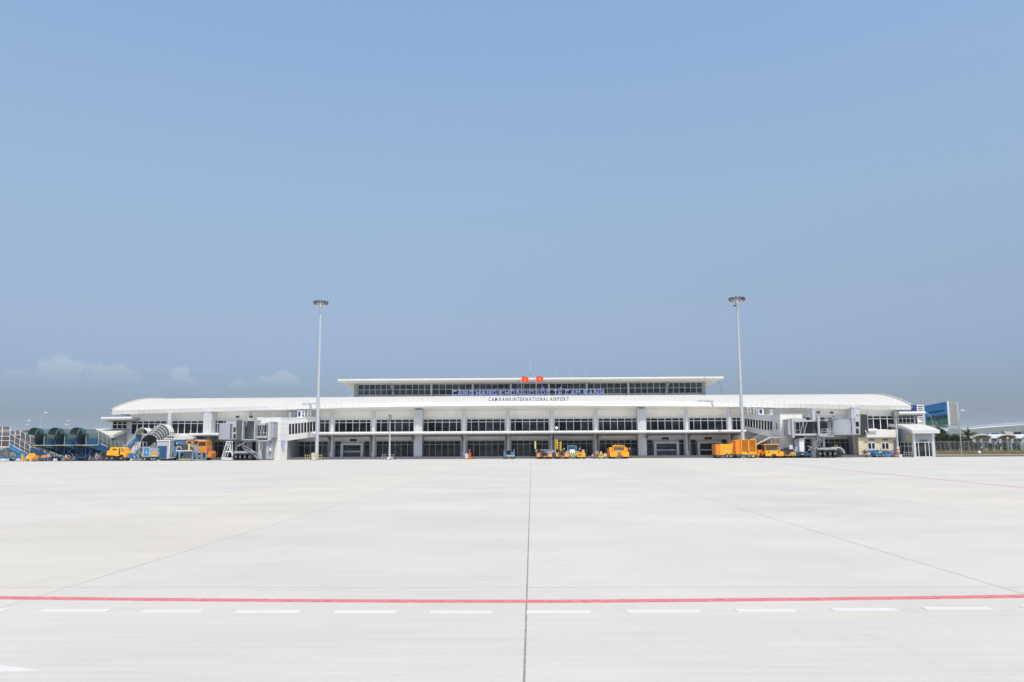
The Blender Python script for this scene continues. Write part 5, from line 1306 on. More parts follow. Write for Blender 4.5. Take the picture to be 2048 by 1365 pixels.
L(t, 'wing', MB().prism([(.5, .62), (.95, .50), (1.25, .72), (.8, .92)], .1, 1.1, 'y'), BLUE); wheels(t, [(.12, -.02), (.12, 1.15), (-.85, .0), (-.85, 1.15)], .27, .18)
TR = t
t = V('baggage_cart', 'pale blue flat baggage cart standing left of the driven tractor', 'baggage cart', 1745, 124.2)
L(t, 'deck', MB().box(-.7, 1.0, 0, 1.2, .72, .84).box(-.7, 1.0, -.02, 0, .84, 1.02).box(-.2, 1.3, 0, .05, 1.05, 1.12), BLUE_L); L(t, 'frame', MB().bar((-.6, 0, .2), (.9, 0, .72), .03).bar((-.6, 0, .72), (.9, 0, .2), .03).box(-.7, -.64, 0, .06, .1, 1.0), LSTEEL)
L(t, 'sacks', MB().box(.1, .8, .1, .9, .35, .71), mat('dark_maroon_sacks', (.10, .05, .06), .8)); wheels(t, [(-.5, .1), (.8, .1), (-.5, 1.1), (.8, 1.1)], .16, .1)
t = V('baggage_cart', 'blue baggage cart with brown boards right of the driven tractor', 'baggage cart', 1784, 124.3)
L(t, 'deck', MB().box(-.9, .7, 0, 1.2, .30, .40), LSTEEL); L(t, 'side_panel', MB().prism([(-.9, .4), (.1, .4), (-.2, .9), (-.9, .95)], 0, .05, 'y').prism([(-.1, .75), (.75, .9), (.75, 1.1), (.0, .98)], .2, .3, 'y'), BLUE_L); L(t, 'board', MB().prism([(-.2, .42), (.55, .42), (.5, .66), (.1, .6)], .1, .9, 'y'), RUST)
wheels(t, [(-.6, .1), (.5, .1), (-.6, 1.1), (.5, 1.1)], .15, .1)
t = V('potted_shrub', 'small dark potted shrub at the corner of the cream wall', 'plant', 1730, 125.0)
POT_T = t

# ---- person driving: one continuous skin-grown body
def person_seated(label, loc, rot):
    t = thing('person', label, 'person', loc, rot)
    J = {'hip': (0, 0, .60), 'belly': (.03, 0, .80), 'chest': (.0, 0, 1.02), 'neck': (-.02, 0, 1.18), 'head0': (-.03, 0, 1.28), 'head1': (-.04, 0, 1.42),
         'hl': (-.02, .10, .60), 'kl': (-.42, .12, .62), 'al': (-.50, .12, .24), 'tl': (-.64, .12, .20), 'hr': (-.02, -.10, .60), 'kr': (-.40, -.13, .60), 'ar': (-.46, -.13, .24), 'tr': (-.60, -.13, .20),
         'sl': (-.01, .18, 1.10), 'el': (-.14, .22, .86), 'wl': (-.38, .12, .96), 'fl': (-.46, .10, 1.0), 'sr': (-.01, -.18, 1.10), 'er': (-.14, -.22, .86), 'wr': (-.38, -.12, .96), 'fr': (-.46, -.10, 1.0)}
    E_ = [('hip', 'belly'), ('belly', 'chest'), ('chest', 'neck'), ('neck', 'head0'), ('head0', 'head1'), ('hip', 'hl'), ('hl', 'kl'), ('kl', 'al'), ('al', 'tl'), ('hip', 'hr'), ('hr', 'kr'), ('kr', 'ar'), ('ar', 'tr'),
          ('chest', 'sl'), ('sl', 'el'), ('el', 'wl'), ('wl', 'fl'), ('chest', 'sr'), ('sr', 'er'), ('er', 'wr'), ('wr', 'fr')]
    rad = {'hip': .13, 'belly': .125, 'chest': .145, 'neck': .055, 'head0': .085, 'head1': .085, 'hl': .095, 'kl': .065, 'al': .042, 'tl': .04, 'hr': .095, 'kr': .065, 'ar': .042, 'tr': .04, 'sl': .06, 'el': .043, 'wl': .032, 'fl': .035, 'sr': .06, 'er': .043, 'wr': .032, 'fr': .035}
    names = list(J); me = bpy.data.meshes.new('body'); me.from_pydata([J[n] for n in names], [(names.index(a), names.index(b)) for a, b in E_], [])
    o = bpy.data.objects.new('body', me); COL.objects.link(o); o.parent = t
    sk = o.modifiers.new('skin', 'SKIN'); 
    if not me.skin_vertices: me.attributes  # created with the modifier when needed
    if len(me.skin_vertices) == 0:
        bpy.context.view_layer.objects.active = o; bpy.ops.mesh.customdata_skin_add()
    for i, n in enumerate(names):
        me.skin_vertices[0].data[i].radius = (rad[n], rad[n]); me.skin_vertices[0].data[i].use_root = n == 'hip'
    sb = o.modifiers.new('smooth', 'SUBSURF'); sb.levels = sb.render_levels = 1
    bpy.context.view_layer.update()
    m2 = bpy.data.meshes.new_from_object(o.evaluated_get(bpy.context.evaluated_depsgraph_get())); o.modifiers.clear(); o.data = m2; m2.name = 'body'
    shirt, trous, skin = mat('pale_blue_shirt', (.42, .47, .55), .8, var=.1), mat('dark_trousers', (.03, .03, .045), .85), mat('skin', (.38, .22, .15), .6)
    for q in (shirt, trous, skin): m2.materials.append(q)
    for p in m2.polygons:
        c = p.center
        p.material_index = 1 if c.z < .66 and c.x < .2 and not (c.z > .8) else 2 if c.z > 1.19 or c.x < -.30 else 0
        p.use_smooth = True
    L(t, 'cap', MB().lathe([(.105, 1.40), (.11, 1.44), (.08, 1.50), (.0, 1.52)], 12, (-.035, 0, 0)).box(-.24, -.10, -.07, .07, 1.40, 1.42), mat('pale_cap', (.5, .52, .58), .8))
person_seated('person in pale shirt and cap sitting on the small blue tractor', (TR.location.x + .15, TR.location.y + .6, .02), 0)

# ------------------------------------------------------------ aircraft stairs
def arch(w, h0, h1, n=10):
    """cross-section (y, z) of a canopy: upright sides then a round top"""
    return [(-w, h0)] + [(-w * math.cos(math.pi * k / n), h0 + (h1 - h0) * (.45 + .55 * math.sin(math.pi * k / n))) for k in range(n + 1)] + [(w, h0)]
def aircraft_stairs(label, px, Y, rot, ftop=None, green=True, plat_z=2.55, run=4.2, group='aircraft passenger stairs', flip=False, blue=BLUE, front_visor=True, flight_hood=True, dark_plat=True, W=1.05, PL=2.1, top=2.35, ribs=6, z_end=.55):
    """local: platform from x=0 to PL at height plat_z, flight descends to +x (or -x with flip)"""
    t = V('aircraft_stairs', label, 'aircraft stairs', px, Y, rot, group); s = -1 if flip else 1
    X = lambda x: s * x
    def xb(mb, x0, x1, *r): return mb.box(min(X(x0), X(x1)), max(X(x0), X(x1)), *r)
    x1, z1 = PL, plat_z; x2, z2 = PL + run, z_end
    L(t, 'platform', xb(xb(MB(), 0, PL, -W - .1, W + .1, plat_z - .14, plat_z), -.25, .05, -W - .2, W + .2, plat_z - .10, plat_z - .02), mat('yellowed_deck_edge', (.52, .47, .26), .6, var=.15))
    for y in (-W, W): 
        L(t, 'side_panel', xb(MB(), .1, PL, y - .03, y + .03, plat_z + .01, plat_z + .92), blue if green or not dark_plat else MESH_D)
        L(t, 'stringer', MB().prism([(X(x1 - .1), z1 + .72), (X(x1 - .1), z1 - .30), (X(x2), z2 - .42), (X(x2 + .1), z2 + .45)], y - .04, y + .04, 'y'), blue)
        if green: L(t, 'lower_stringer', MB().prism([(X(.2), plat_z - .16), (X(1.1), plat_z - .16), (X(x2 + .5), .80), (X(x2 + .5), .26), (X(x2 - .5), .26)], y - .10, y - .045, 'y'), blue)
        L(t, 'stripe', MB().prism([(X(x1 + .5), z1 + .22), (X(x1 + .5), z1 + .04), (X(x1 + 1.7), z1 + .04 - 1.2 * (z1 - z2) / run), (X(x1 + 1.7), z1 + .22 - 1.2 * (z1 - z2) / run)], y - .05, y - .041, 'y'), mat('pale_blue_lettering', (.32, .45, .60), .5, var=.4, scale=7))
    ftop = ftop or top; n = 14
    st = MB()
    for k in range(n):
        u = (k + .5) / n; x = x1 + (x2 - x1) * u; z = z1 + (z2 - z1) * u; xb(st, x - .15, x + .15, -W + .05, W - .05, z - .05, z)
    L(t, 'steps', st, STEEL)
    A = arch(W + .04, .0, top)
    base = plat_z
    def ring(x, z, sec, inset=0): return [Vector((X(x), y * (1 - inset), z + zz * (1 - inset * .6))) for y, zz in sec]
    m_sheet = TEAL if green else MESH_D
    # platform canopy: sides start above the blue panels
    sec = [(y, max(z, .93)) for y, z in A]
    L(t, 'platform_canopy', MB().grid([ring(PL * k / 4 + .12 * (k == 0), base, sec) for k in range(5)]).grid([ring(PL * k / 4 + .12 * (k == 0), base, sec, .03) for k in range(5)]), TEAL if green else MESH_D if dark_plat else CANVAS, smooth=True)
    rows = []; rows_in = []
    AP = A; A = arch(W + .04, .0, ftop)
    m = 6
    for k in range(m + 1):
        u = k / m; x = x1 + (x2 - .1 - x1) * u; z = z1 + (z2 + .0 - z1) * u
        rows.append(ring(x + .0, z, [(y, max(zz, .50)) for y, zz in A])); rows_in.append(ring(x, z, [(y, max(zz, .50)) for y, zz in A], .03))
    if flight_hood: L(t, 'flight_canopy', MB().grid(rows).grid(rows_in), mat('corrugated_grey_green', (.10, .15, .155), .4, var=.1, scale=3, stretch=(2, 2, 2)) if green else MESH_D, smooth=True)
    rb = MB()
    nr = ribs
    for k in range(nr + 1 if flight_hood else 0):
        u = k / nr; x = x1 + (x2 - .1 - x1) * u; z = z1 + (z2 - z1) * u
        q = [(y * 1.02, max(zz, .45) * 1.01) for y, zz in A]; rb.path(ring(x, z, q), .030 if not green else .02, 5)
    for y, h in ((-W - .06, .50), (W + .06, .50), (-W - .06, 1.05), (W + .06, 1.05)):
        rb.tube((X(x1), y, z1 + h), (X(x2 - .1), y, z2 + h), .028 if not green else .022, n=5)
    if not green and flight_hood: rb.tube((X(x1), 0, z1 + ftop + .02), (X(x2 - .1), 0, z2 + ftop + .02), .03, n=5)
    for x in ((.12, PL) if green else (.12, PL * .55, PL)): rb.path(ring(x, base, [(y * 1.02, zz * 1.01) for y, zz in AP]), .04 if not green else .03, 5)
    if not green:
        for y in (-W - .05, W + .05):
            for h in (.0, .93, 1.6): rb.tube((X(.12), y, base + h), (X(PL), y, base + h), .04, n=5)
    L(t, 'canopy_ribs', rb, WHITE if not green else BEIGE, smooth=True)
    if not green:
        for y in (-W, W): L(t, 'dark_side_sheet', xb(MB(), .14, PL - .02, y - .015, y + .015, base + .95, base + 1.45), MESH_D)
    if green and front_visor:
        vis = []
        for k in range(4):
            u = k / 3; vis.append([Vector((X(.1 - 1.0 * u), y * (1 + .30 * u), base + top * (.60 + .42 * math.sin(math.pi * j / 10)) - .12 * u * u + .22 * u)) for j, y in [(j, (W + .08) * -math.cos(math.pi * j / 10)) for j in range(11)]])
        L(t, 'visor', MB().grid(vis).grid([[p + Vector((0, 0, -.03)) for p in r_] for r_ in vis]), TEAL_D, smooth=True)
        for y in (-W, W): L(t, 'side_curtain', xb(MB(), .0, .5, y - .05, y - .032, base + .5, base + 1.7) if y < 0 else xb(MB(), .0, .5, y + .032, y + .05, base + .5, base + 1.7), TEAL_D)
        L(t, 'rear_wall', xb(MB(), PL * .98, PL * 1.0, -W + .06, -W + .55, base, base + 1.7), BLUE)
    # chassis, legs, stabilisers
    L(t, 'chassis', xb(MB(), .2, x2 + .2, -W + .2, W - .2, .42, .66), blue)
    L(t, 'engine_cover', xb(xb(MB(), x2 - 1.7, x2 + .55, -W - .05, W + .05, .40, .95), x2 - .9, x2 + .55, -W + .02, W - .02, .951, 1.12), blue)
    for y in (-W + .12, W - .12):
        lg = MB()
        lg.bar((X(.35), y, .55), (X(PL - .2), y, plat_z - .1), .06).bar((X(PL - .2), y, .55), (X(.35), y, plat_z - .1), .06).bar((X(PL), y, .6), (X(PL), y, plat_z - .15), .05).bar((X(.3), y, .2), (X(.3), y, plat_z - .15), .05)
        L(t, 'support_frame', lg, BLUE if green else DSTEEL)
    wheels(t, [(X(.9), -W + .15), (X(.9), W - .15), (X(x2 - .7), -W + .1), (X(x2 - .7), W - .1)], .36, .26)
    L(t, 'side_lamp', xb(MB(), x2 - .5, x2 - .1, -W - .09, -W - .051, .55, .80), WHITE)
    return t
aircraft_stairs('white-ribbed aircraft stairs with smoked panels and blue flight at the frame edge', -20, 122.0, R(38), ftop=2.0, green=False, plat_z=2.25, run=2.9, blue=BLUE_L, W=1.15, PL=2.3, top=3.1, ribs=4)
L1_ = [o for o in bpy.data.objects if o.name.startswith('aircraft_stairs')][0]
L(L1_, 'underside_shade_box', MB().box(.15, 2.6, -.95, .95, .66, 1.75), DSTEEL)  # dark box added to stand in for the shade under the platform
aircraft_stairs('white-ribbed aircraft stairs behind the one at the frame edge', 12, 127.5, R(42), green=False, plat_z=2.5, run=4.4, W=1.2, PL=1.6, top=2.3)
for px, lab in ((75, 'green-hooded blue aircraft stairs, first of the three in a row'), (116, 'green-hooded blue aircraft stairs in the middle of the three'), (159, 'green-hooded blue aircraft stairs closest to the curved-roof pavilion')):
    aircraft_stairs(lab, px, 122.6, R(64), green=True, plat_z=2.5, run=4.6, W=1.08, PL=2.2, top=2.5)
t = aircraft_stairs('blue aircraft stairs climbing away behind the orange cab truck, pale arched hood', 294, 128.6, R(86), green=False, flight_hood=False, dark_plat=False, plat_z=2.9, run=4.0, flip=True, blue=BLUE_L, W=1.05, PL=1.9, top=2.2)
t = aircraft_stairs('aircraft stairs with big round ribbed smoked hood behind the catering trucks', 329, 128.6, R(84), green=False, dark_plat=False, z_end=1.3, plat_z=2.9, run=3.0, flip=True, W=1.45, PL=1.5, top=2.75, ribs=5)
# scaffold tower between
t = V('maintenance_ladder', 'grey steel maintenance scaffold ladder beside the blue hose cart', 'ladder', 279, 122.2)
m_ = MB()
for x in (-.75, -.1, .5):
    m_.bar((x, 0, 0), (x, 0, 2.9), .035).bar((x, 1.0, 0), (x, 1.0, 2.9), .035)
for z in (.4, 1.2, 2.0, 2.85): m_.bar((-.75, 0, z), (.5, 0, z), .03).bar((-.75, 1, z), (.5, 1, z), .03).bar((-.75, 0, z), (-.75, 1, z), .03)
m_.bar((-.75, 0, .4), (.5, 0, 2.0), .03).bar((-1.5, 0, 0), (-.75, 0, 1.9), .03).bar((-1.5, 0, 0), (-.2, 0, .9), .03).bar((-.1, 0, .4), (-.75, 0, 1.2), .03)
L(t, 'frame', m_, LSTEEL); L(t, 'ladder_base', MB().box(-1.0, .8, -.05, 1.1, .12, .22), STEEL); wheels(t, [(-.8, 0), (.6, 0), (-.8, 1), (.6, 1)], .11, .07)

# ---- orange cab truck facing right
t = V('flatbed_truck', 'orange-cabbed tow truck seen side on before the blue stairs', 'truck', 231, 121.4)
cab_ = MB().prism([(-1.45, .88), (-1.35, 1.55), (-.95, 1.65), (-.95, 1.98), (-.75, 2.10), (.80, 2.08), (1.05, 1.88), (1.15, 1.62), (1.52, 1.20), (1.58, .62), (1.30, .55), (1.2, .86), (.95, 1.02), (.62, .88), (.3, .72), (-.4, .84)], 0, 2.0, 'y')
b = L(t, 'cab', cab_, ORANGE)
L(b, 'side_window', MB().box(-.52, .10, -.02, -.002, 1.66, 1.84), GLASS); L(b, 'door_gap', MB().prism([(.42, .92), (.66, .98), (.68, 1.92), (.48, 1.92)], -.02, -.002, 'y'), mat('maroon_door_gap', (.12, .02, .03), .7))
L(b, 'windscreen', MB().prism([(.82, 1.95), (1.02, 1.86), (1.13, 1.62), (1.35, 1.36), (.95, 1.45)], -.02, -.002, 'y'), glass_mat('sky_blue_glass', (.10, .21, .28)))
L(b, 'rear_lamp', MB().box(-1.12, -.96, .1, 1.9, 1.50, 1.98), BLACK)
L(t, 'chassis', MB().box(-2.0, 1.1, .15, 1.85, .32, .70).box(-1.8, -.9, .1, 1.9, .70, .88), BLACK)
L(t, 'bumper', MB().box(1.2, 1.62, .0, 2.0, .36, .55), DSTEEL); wheels(t, [(.92, .12), (-1.35, .12), (-.55, .12), (.92, 1.88), (-1.35, 1.88), (-.55, 1.88)], .40, .3, DSTEEL)
# ---- small orange equipment among the stairs
t = V('orange_loader', 'small orange loader frame in front of the first green stairs', 'loader', 59, 121.5)
L(t, 'post', MB().box(-1.25, -1.05, 0, .3, .05, 1.1), ORANGE); L(t, 'body', MB().box(-.6, 1.1, 0, 1.4, .32, .62).box(-.35, .75, .1, 1.2, .62, .88).prism([(-.5, .88), (.45, .88), (.1, 1.25), (-.3, 1.15)], .2, 1.0, 'y'), ORANGE)
L(t, 'grille', MB().box(.55, 1.0, -.02, -.002, .44, .58), BLACK); L(t, 'rail', MB().bar((-1.1, .1, .2), (-.2, .1, 1.1), .03).bar((-.8, .1, .1), (.1, .1, 1.2), .03).box(-1.2, .9, .05, .2, .08, .14), BEIGE); wheels(t, [(-.3, .1), (.8, .1), (-.3, 1.3), (.8, 1.3)], .2, .15)
t = V('orange_loader', 'tiny orange tow unit with tan box between the green stairs', 'loader', 86, 121.9)
L(t, 'body', MB().prism([(-.4, .55), (.4, .55), (.25, .98), (-.2, .9)], 0, 1.0, 'y'), ORANGE_D); L(t, 'box', MB().box(.5, .95, .1, .7, .6, 1.05), mat('tan_box', (.5, .36, .26), .7)); L(t, 'chassis', MB().box(-.9, 1.1, 0, .9, .2, .54), BLUE); wheels(t, [(-.6, .0), (.8, 0), (-.6, .9), (.8, .9)], .2, .12)
def towbars(label, px, Y, seed):
    r = random.Random(seed); t = V('tow_bar_rack', label, 'rack', px, Y, 0, 'tow bar racks among the stairs')
    m1 = MB()
    for k in range(9):
        x = r.uniform(-.9, .9); m1.bar((x, r.uniform(0, 1), .15), (x + r.uniform(-.5, .5), r.uniform(0, 1), r.uniform(.6, 1.35)), .035)
    L(t, 'bars', m1, LSTEEL); L(t, 'frame', MB().box(-1.0, 1.0, 0, 1.0, .14, .22).box(-.9, -.84, 0, .06, .2, 1.1).box(.84, .9, 0, .06, .2, 1.1), DSTEEL)
    L(t, 'hose_coil', MB().path([Vector((.3 + .25 * math.cos(a), -.05, .62 + .25 * math.sin(a))) for a in [i * math.pi / 5 for i in range(11)]], .06), mat('tan_hose', (.50, .30, .20), .7)); L(t, 'tool_box', MB().box(-.6, -.1, 0, .6, .23, .55), RUST if seed % 2 else mat('dark_violet_box', (.09, .07, .17), .7))
    wheels(t, [(-.8, .0), (.8, 0), (-.8, 1), (.8, 1)], .15, .1)
towbars('rack of grey tow bars between two of the green stairs', 134, 121.6, 1); towbars('rack of tow bars with dark box before the last green stairs', 190, 121.8, 2)
# ---- hose cart with blue board
t = V('hose_cart', 'grey trailer with tall blue notice board and yellow hoses', 'trailer', 297, 121.4)
L(t, 'tray', MB().box(-1.0, 1.4, 0, 1.8, .62, .70).box(-1.0, 1.4, 1.7, 1.8, .70, 1.95).box(-1.0, -.95, 0, 1.8, .7, 1.0).box(1.32, 1.4, 0, 1.8, .7, 1.95), LSTEEL)
b = L(t, 'notice_board', MB().box(-.80, .20, -.12, -.05, .62, 2.12), LSTEEL); L(b, 'board_face', MB().box(-.68, .08, -.14, -.121, .76, 2.0), BLUE_L)
for z, w_, m in ((1.72, .22, BLUE_P), (1.38, .14, WHITE), (1.18, .20, mat('pale_cyan_label', (.45, .62, .66), .5))): L(b, 'label_patch', MB().box(-.3 - w_, -.3 + w_, -.15, -.141, z - .05, z + .05), m)
for x0, dx in ((-.95, .0), (.45, .3), (.85, .2)):
    L(t, 'yellow_hose', MB().path([Vector((x0 + .26 * math.cos(a), .3 + dx, .98 + .26 * math.sin(a))) for a in [i * math.pi / 6 for i in range(13)]], .11, 8), mat('yellow_hose', (.72, .52, .05), .6), smooth=True)
L(t, 'chassis', MB().box(-1.1, 1.4, .1, 1.7, .40, .62), BLUE); wheels(t, [(-.55, .05), (.55, .05), (.95, .05), (-.55, 1.7), (.55, 1.7)], .30, .2)
# ---- catering trucks
t = V('catering_truck', 'grey box truck with blue lower door seen from behind', 'truck', 325, 121.9)
b = L(t, 'box_body', MB().box(-.95, 1.05, 0, 3.5, .30, 3.00), mat('grey_box_body', (.45, .46, .47), .5, var=.06, dirt=.15)); L(t, 'roof_edge', MB().box(-1.0, 1.1, -.1, 3.5, 3.0, 3.14), WHITE)
d = L(t, 'rear_door', MB().box(-.86, .62, -.04, -.002, .35, 2.25), BLUE); L(d, 'notice', MB().box(-.72, -.48, -.06, -.041, .95, 1.22), CANVAS); L(d, 'door_seam', MB().box(-.08, -.02, -.06, -.041, .4, 2.2).box(.1, .3, -.055, -.041, .5, 1.9), NAVY)
L(t, 'lamp', MB().box(.76, .90, -.05, -.002, 2.45, 2.65), mat('pink_lamp', (.6, .35, .35), .4)); L(t, 'corner_post', MB().box(.95, 1.06, -.06, -.002, .9, 3.0), WHITE)
wheels(t, [(-.2, .3), (.6, .3), (-.2, 2.8), (.6, 2.8)], .34, .3, DSTEEL); L(t, 'step', MB().box(-1.4, -.3, -.35, -.05, .05, .14), WHITE)
t = V('catering_truck', 'blue high-lift catering truck with white roof between the grey and orange trucks', 'truck', 352, 123.4)
b = L(t, 'box_body', MB().box(-.95, 1.25, 0, 4.2, 1.15, 3.22), mat('mid_blue_body', (.07, .20, .40), .45, var=.06)); L(t, 'roof', MB().prism([(-2.0, 3.32), (1.28, 3.22), (1.28, 3.28), (-2.0, 3.42)], -.15, 4.3, 'y'), WHITE)
L(b, 'dark_hatch', MB().box(-.45, .05, -.03, -.002, 2.25, 2.85), BLACK); L(t, 'lower_body', MB().box(-1.35, .35, -.6, 3, .62, 1.14), BLUE); L(t, 'marker_plate', MB().box(.0, .32, -.64, -.601, .98, 1.08).box(-.05, .2, -.64, -.601, .66, .76), CANVAS)
L(t, 'rear_step', MB().box(-1.7, .25, -.95, -.62, .44, .52).box(-.95, -.85, -.9, -.8, .5, 1.1), CLAD); wheels(t, [(-1.2, -.5), (-.35, -.5), (-1.2, 2.2), (-.35, 2.2)], .34, .28)
# ---- belt loader with dark hood on blue scissor frame
t = V('scissor_loader', 'pale blue scissor loader with dark ribbed hood and striped foot bumper', 'loader', 372, 121.0)
L(t, 'deck', MB().box(-1.65, .85, 0, 1.8, 1.42, 1.60), CANVAS); fr = MB()
for x in (-1.15, -1.05, .9, 1.6, 2.35): fr.box(x, x + .12, 0, .12, .2, 1.42).box(x, x + .12, 1.6, 1.72, .2, 1.42)
fr.box(-1.2, 3.0, 0, .1, .12, .24).box(.9, 2.5, 0, .1, 1.22, 1.36).bar((1.0, .05, .3), (1.6, .05, 1.2), .04).bar((1.6, .05, .3), (2.3, .05, .9), .04).box(1.6, 2.4, .0, .08, .78, .84)
L(t, 'frame', fr, BLUE_P); L(t, 'inner_panel', MB().box(-.5, .5, .8, .9, .3, 1.4), mat('slate_panel', (.17, .21, .26), .6)); hazard(t, -1.0, .85, -.12, .10, .26, 12); L(t, 'platform_beam', MB().box(-1.0, .9, -.05, 0, .32, .40), STEEL)
hd = MB()
for k in range(7):
    a = -1.45 + k * .26; hd.prism([(a, 1.61), (a + .24, 1.61), (a + .24, 2.35 + .0 * k - max(0, k - 3) * .12), (a, 2.55 - .05 * k - max(0, k - 4) * .15)], .1, 1.7, 'y')
L(t, 'dark_hood', hd, mat('dark_grey_hood', (.055, .058, .065), .6, var=.2)); L(t, 'white_guard', MB().bar((-1.5, -.02, 1.7), (-1.4, -.02, 2.1), .05).bar((-1.4, -.02, 2.1), (-.85, -.02, 2.1), .05).bar((-.85, -.02, 2.1), (-.75, -.02, 1.75), .05).bar((-1.55, -.02, 2.5), (-1.5, -.02, 2.75), .07), WHITE)
L(t, 'yellow_post', MB().box(.25, .5, .0, .15, 1.6, 2.55), mat('faded_yellow_post', (.65, .55, .22), .6)); L(t, 'control_rail', MB().box(.55, 2.2, .05, .1, 2.1, 2.15).box(.55, 1.9, .05, .1, 1.75, 1.8).box(1.2, 1.9, 0, .3, 1.45, 1.7), STEEL)
wheels(t, [(-.9, .3), (.4, .3), (1.1, .3), (2.6, .3)], .16, .12)
# ---- orange high-lift truck
t = V('high_lift_truck', 'orange high-lift truck with raised square cab beside the pale blue loader', 'truck', 394, 123.2)
b = L(t, 'raised_cab', MB().box(.05, 1.42, 0, 2.0, 1.15, 3.05), ORANGE_D); L(b, 'side_window', MB().box(.15, 1.28, -.03, -.002, 2.25, 2.85), GLASS); L(b, 'door_panel', MB().box(.25, 1.30, -.03, -.002, 1.25, 2.05), ORANGE_D)
L(t, 'rear_body', MB().box(-2.05, .04, .5, 2.4, 1.75, 3.05), mat('grey_orange_panel', (.40, .40, .40), .5)); L(t, 'orange_band', MB().box(-2.06, .045, .44, .499, 2.55, 3.06), ORANGE_D)
for x in (-1.75, -.85): L(t, 'rear_window', MB().box(x, x + .55, .42, .438, 2.62, 2.92), GLASS)
L(t, 'roof_board', MB().box(-.5, 1.0, .1, 1.9, 3.06, 3.16), WHITE); L(t, 'chassis', MB().box(-2.0, 1.6, .2, 2.0, .42, 1.14), DSTEEL); L(t, 'front_fender', MB().prism([(1.5, .5), (1.75, 1.35), (2.0, 1.45), (2.25, 1.1), (2.2, .5), (1.9, .42)], 0, 1.9, 'y'), ORANGE_D)
L(t, 'rail', MB().bar((1.5, 0, 1.1), (1.5, 0, 2.2), .03).bar((1.5, 0, 2.2), (2.3, 0, 2.2), .03).bar((2.3, 0, 2.2), (2.3, 0, .6), .03).bar((1.9, 0, 2.2), (1.9, 0, 1.2), .03), LSTEEL); wheels(t, [(-1.6, .3), (1.0, .3), (-1.6, 1.9), (1.0, 1.9)], .40, .3, DSTEEL)

# ------------------------------------------------------------ billboard, lamps, trees, fence and buildings on the right
Yl, Yr = 222.0, 200.0
A0, A1 = at(1852.5, 852.5, Yl), at(1852.5, 811.5, Yl); B0, B1 = at(1898, 851, Yr), at(1897, 805, Yr)
zl = (A0.z + B0.z) / 2; zh = (A1.z + B1.z) / 2
BBt = thing('billboard', 'tall two-sided billboard with blue and green face and phone number', 'billboard', (B0.x, Yr, 0))
pa, pb = Vector((A0.x, Yl, 0)), Vector((B0.x, Yr, 0)); dv = (pb - pa).normalized(); nv = Vector((dv.y, -dv.x, 0))
wdt = (pb - pa).length
def bq(u0, u1, z0, z1, d0, d1):
    vs_ = [pa + dv * u + nv * d + Vector((0, 0, z)) for z in (z0, z1) for d in (d0, d1) for u in (u0, u1)]
    return MB().add(vs_, [(0, 2, 3, 1), (4, 5, 7, 6), (0, 1, 5, 4), (2, 6, 7, 3), (0, 4, 6, 2), (1, 3, 7, 5)])
face = bpy.data.materials.new('billboard_print'); face.use_nodes = True; n_ = face.node_tree; p_ = n_.nodes['Principled BSDF']; p_.inputs['Roughness'].default_value = .6
g_ = n_.nodes.new('ShaderNodeNewGeometry'); s_ = n_.nodes.new('ShaderNodeSeparateXYZ'); n_.links.new(g_.outputs['Position'], s_.inputs[0])
nz_ = n_.nodes.new('ShaderNodeTexNoise'); nz_.inputs['Scale'].default_value = .35; n_.links.new(g_.outputs['Position'], nz_.inputs[0])
ad = n_.nodes.new('ShaderNodeMath'); ad.operation = 'MULTIPLY_ADD'; n_.links.new(nz_.outputs[0], ad.inputs[0]); ad.inputs[1].default_value = 1.2; n_.links.new(s_.outputs['Z'], ad.inputs[2])
mr3 = n_.nodes.new('ShaderNodeMapRange'); mr3.inputs['From Min'].default_value = zl + .6; mr3.inputs['From Max'].default_value = zh + .6; n_.links.new(ad.outputs[0], mr3.inputs[0])
rp = n_.nodes.new('ShaderNodeValToRGB'); n_.links.new(mr3.outputs[0], rp.inputs[0]); n_.links.new(rp.outputs[0], p_.inputs['Base Color'])
rp.color_ramp.elements[0].position = 0; rp.color_ramp.elements[0].color = (.02, .30, .09, 1); rp.color_ramp.elements[1].position = 1; rp.color_ramp.elements[1].color = (.008, .24, .72, 1)
for q, c_ in ((.18, (.05, .33, .12, 1)), (.42, (.015, .17, .18, 1)), (.50, (.012, .32, .80, 1))): e_ = rp.color_ramp.elements.new(q); e_.color = c_
obj('printed_face', bq(0.1, wdt - .1, zl, zh, 0, .06), face, BBt); fr_ = bq(0, .1, zl - .1, zh + .1, -.3, .12)
for q in (bq(wdt - .1, wdt + .12, zl - .1, zh + .1, -.3, .12), bq(.1, wdt - .1, zh, zh + .12, -.3, .1)): fr_.add(q.v, q.f)
obj('edge_trim', fr_, WHITE, BBt)
def bb_text(txt, u0, u1, z, h, m):
    ms = [(c, glyph(c, h, .04, .008)) if c != ' ' else (c, None) for c in txt]
    ws = [(max(v.co.x for v in me.vertices) - min(v.co.x for v in me.vertices)) if me else h * .4 for c, me in ms]
    k = (u1 - u0) / (sum(ws) + h * .15 * (len(ws) - 1)); u = u0
    for (c, me), w_ in zip(ms, ws):
        if me:
            x0 = min(v.co.x for v in me.vertices); me.materials.clear(); me.materials.append(m); me.name = 'letter'
            o = bpy.data.objects.new('letter', me); COL.objects.link(o); o.parent = BBt
            mt = Matrix((dv, Vector((0, 0, 1)), nv)).transposed().to_4x4()
            o.matrix_local = Matrix.Translation(pa + dv * (u - x0 * k) + nv * .10 + Vector((0, 0, z)) - wloc(BBt)) @ mt @ Matrix.Diagonal((k, 1, 1, 1))
        u += (w_ + h * .15) * k
TXT = mat('dark_violet_print', (.02, .012, .06), .7)
bb_text('LIÊN HỆ QUẢNG CÁO', wdt * .18, wdt * .86, zl + (zh - zl) * .60, (zh - zl) * .085, TXT)
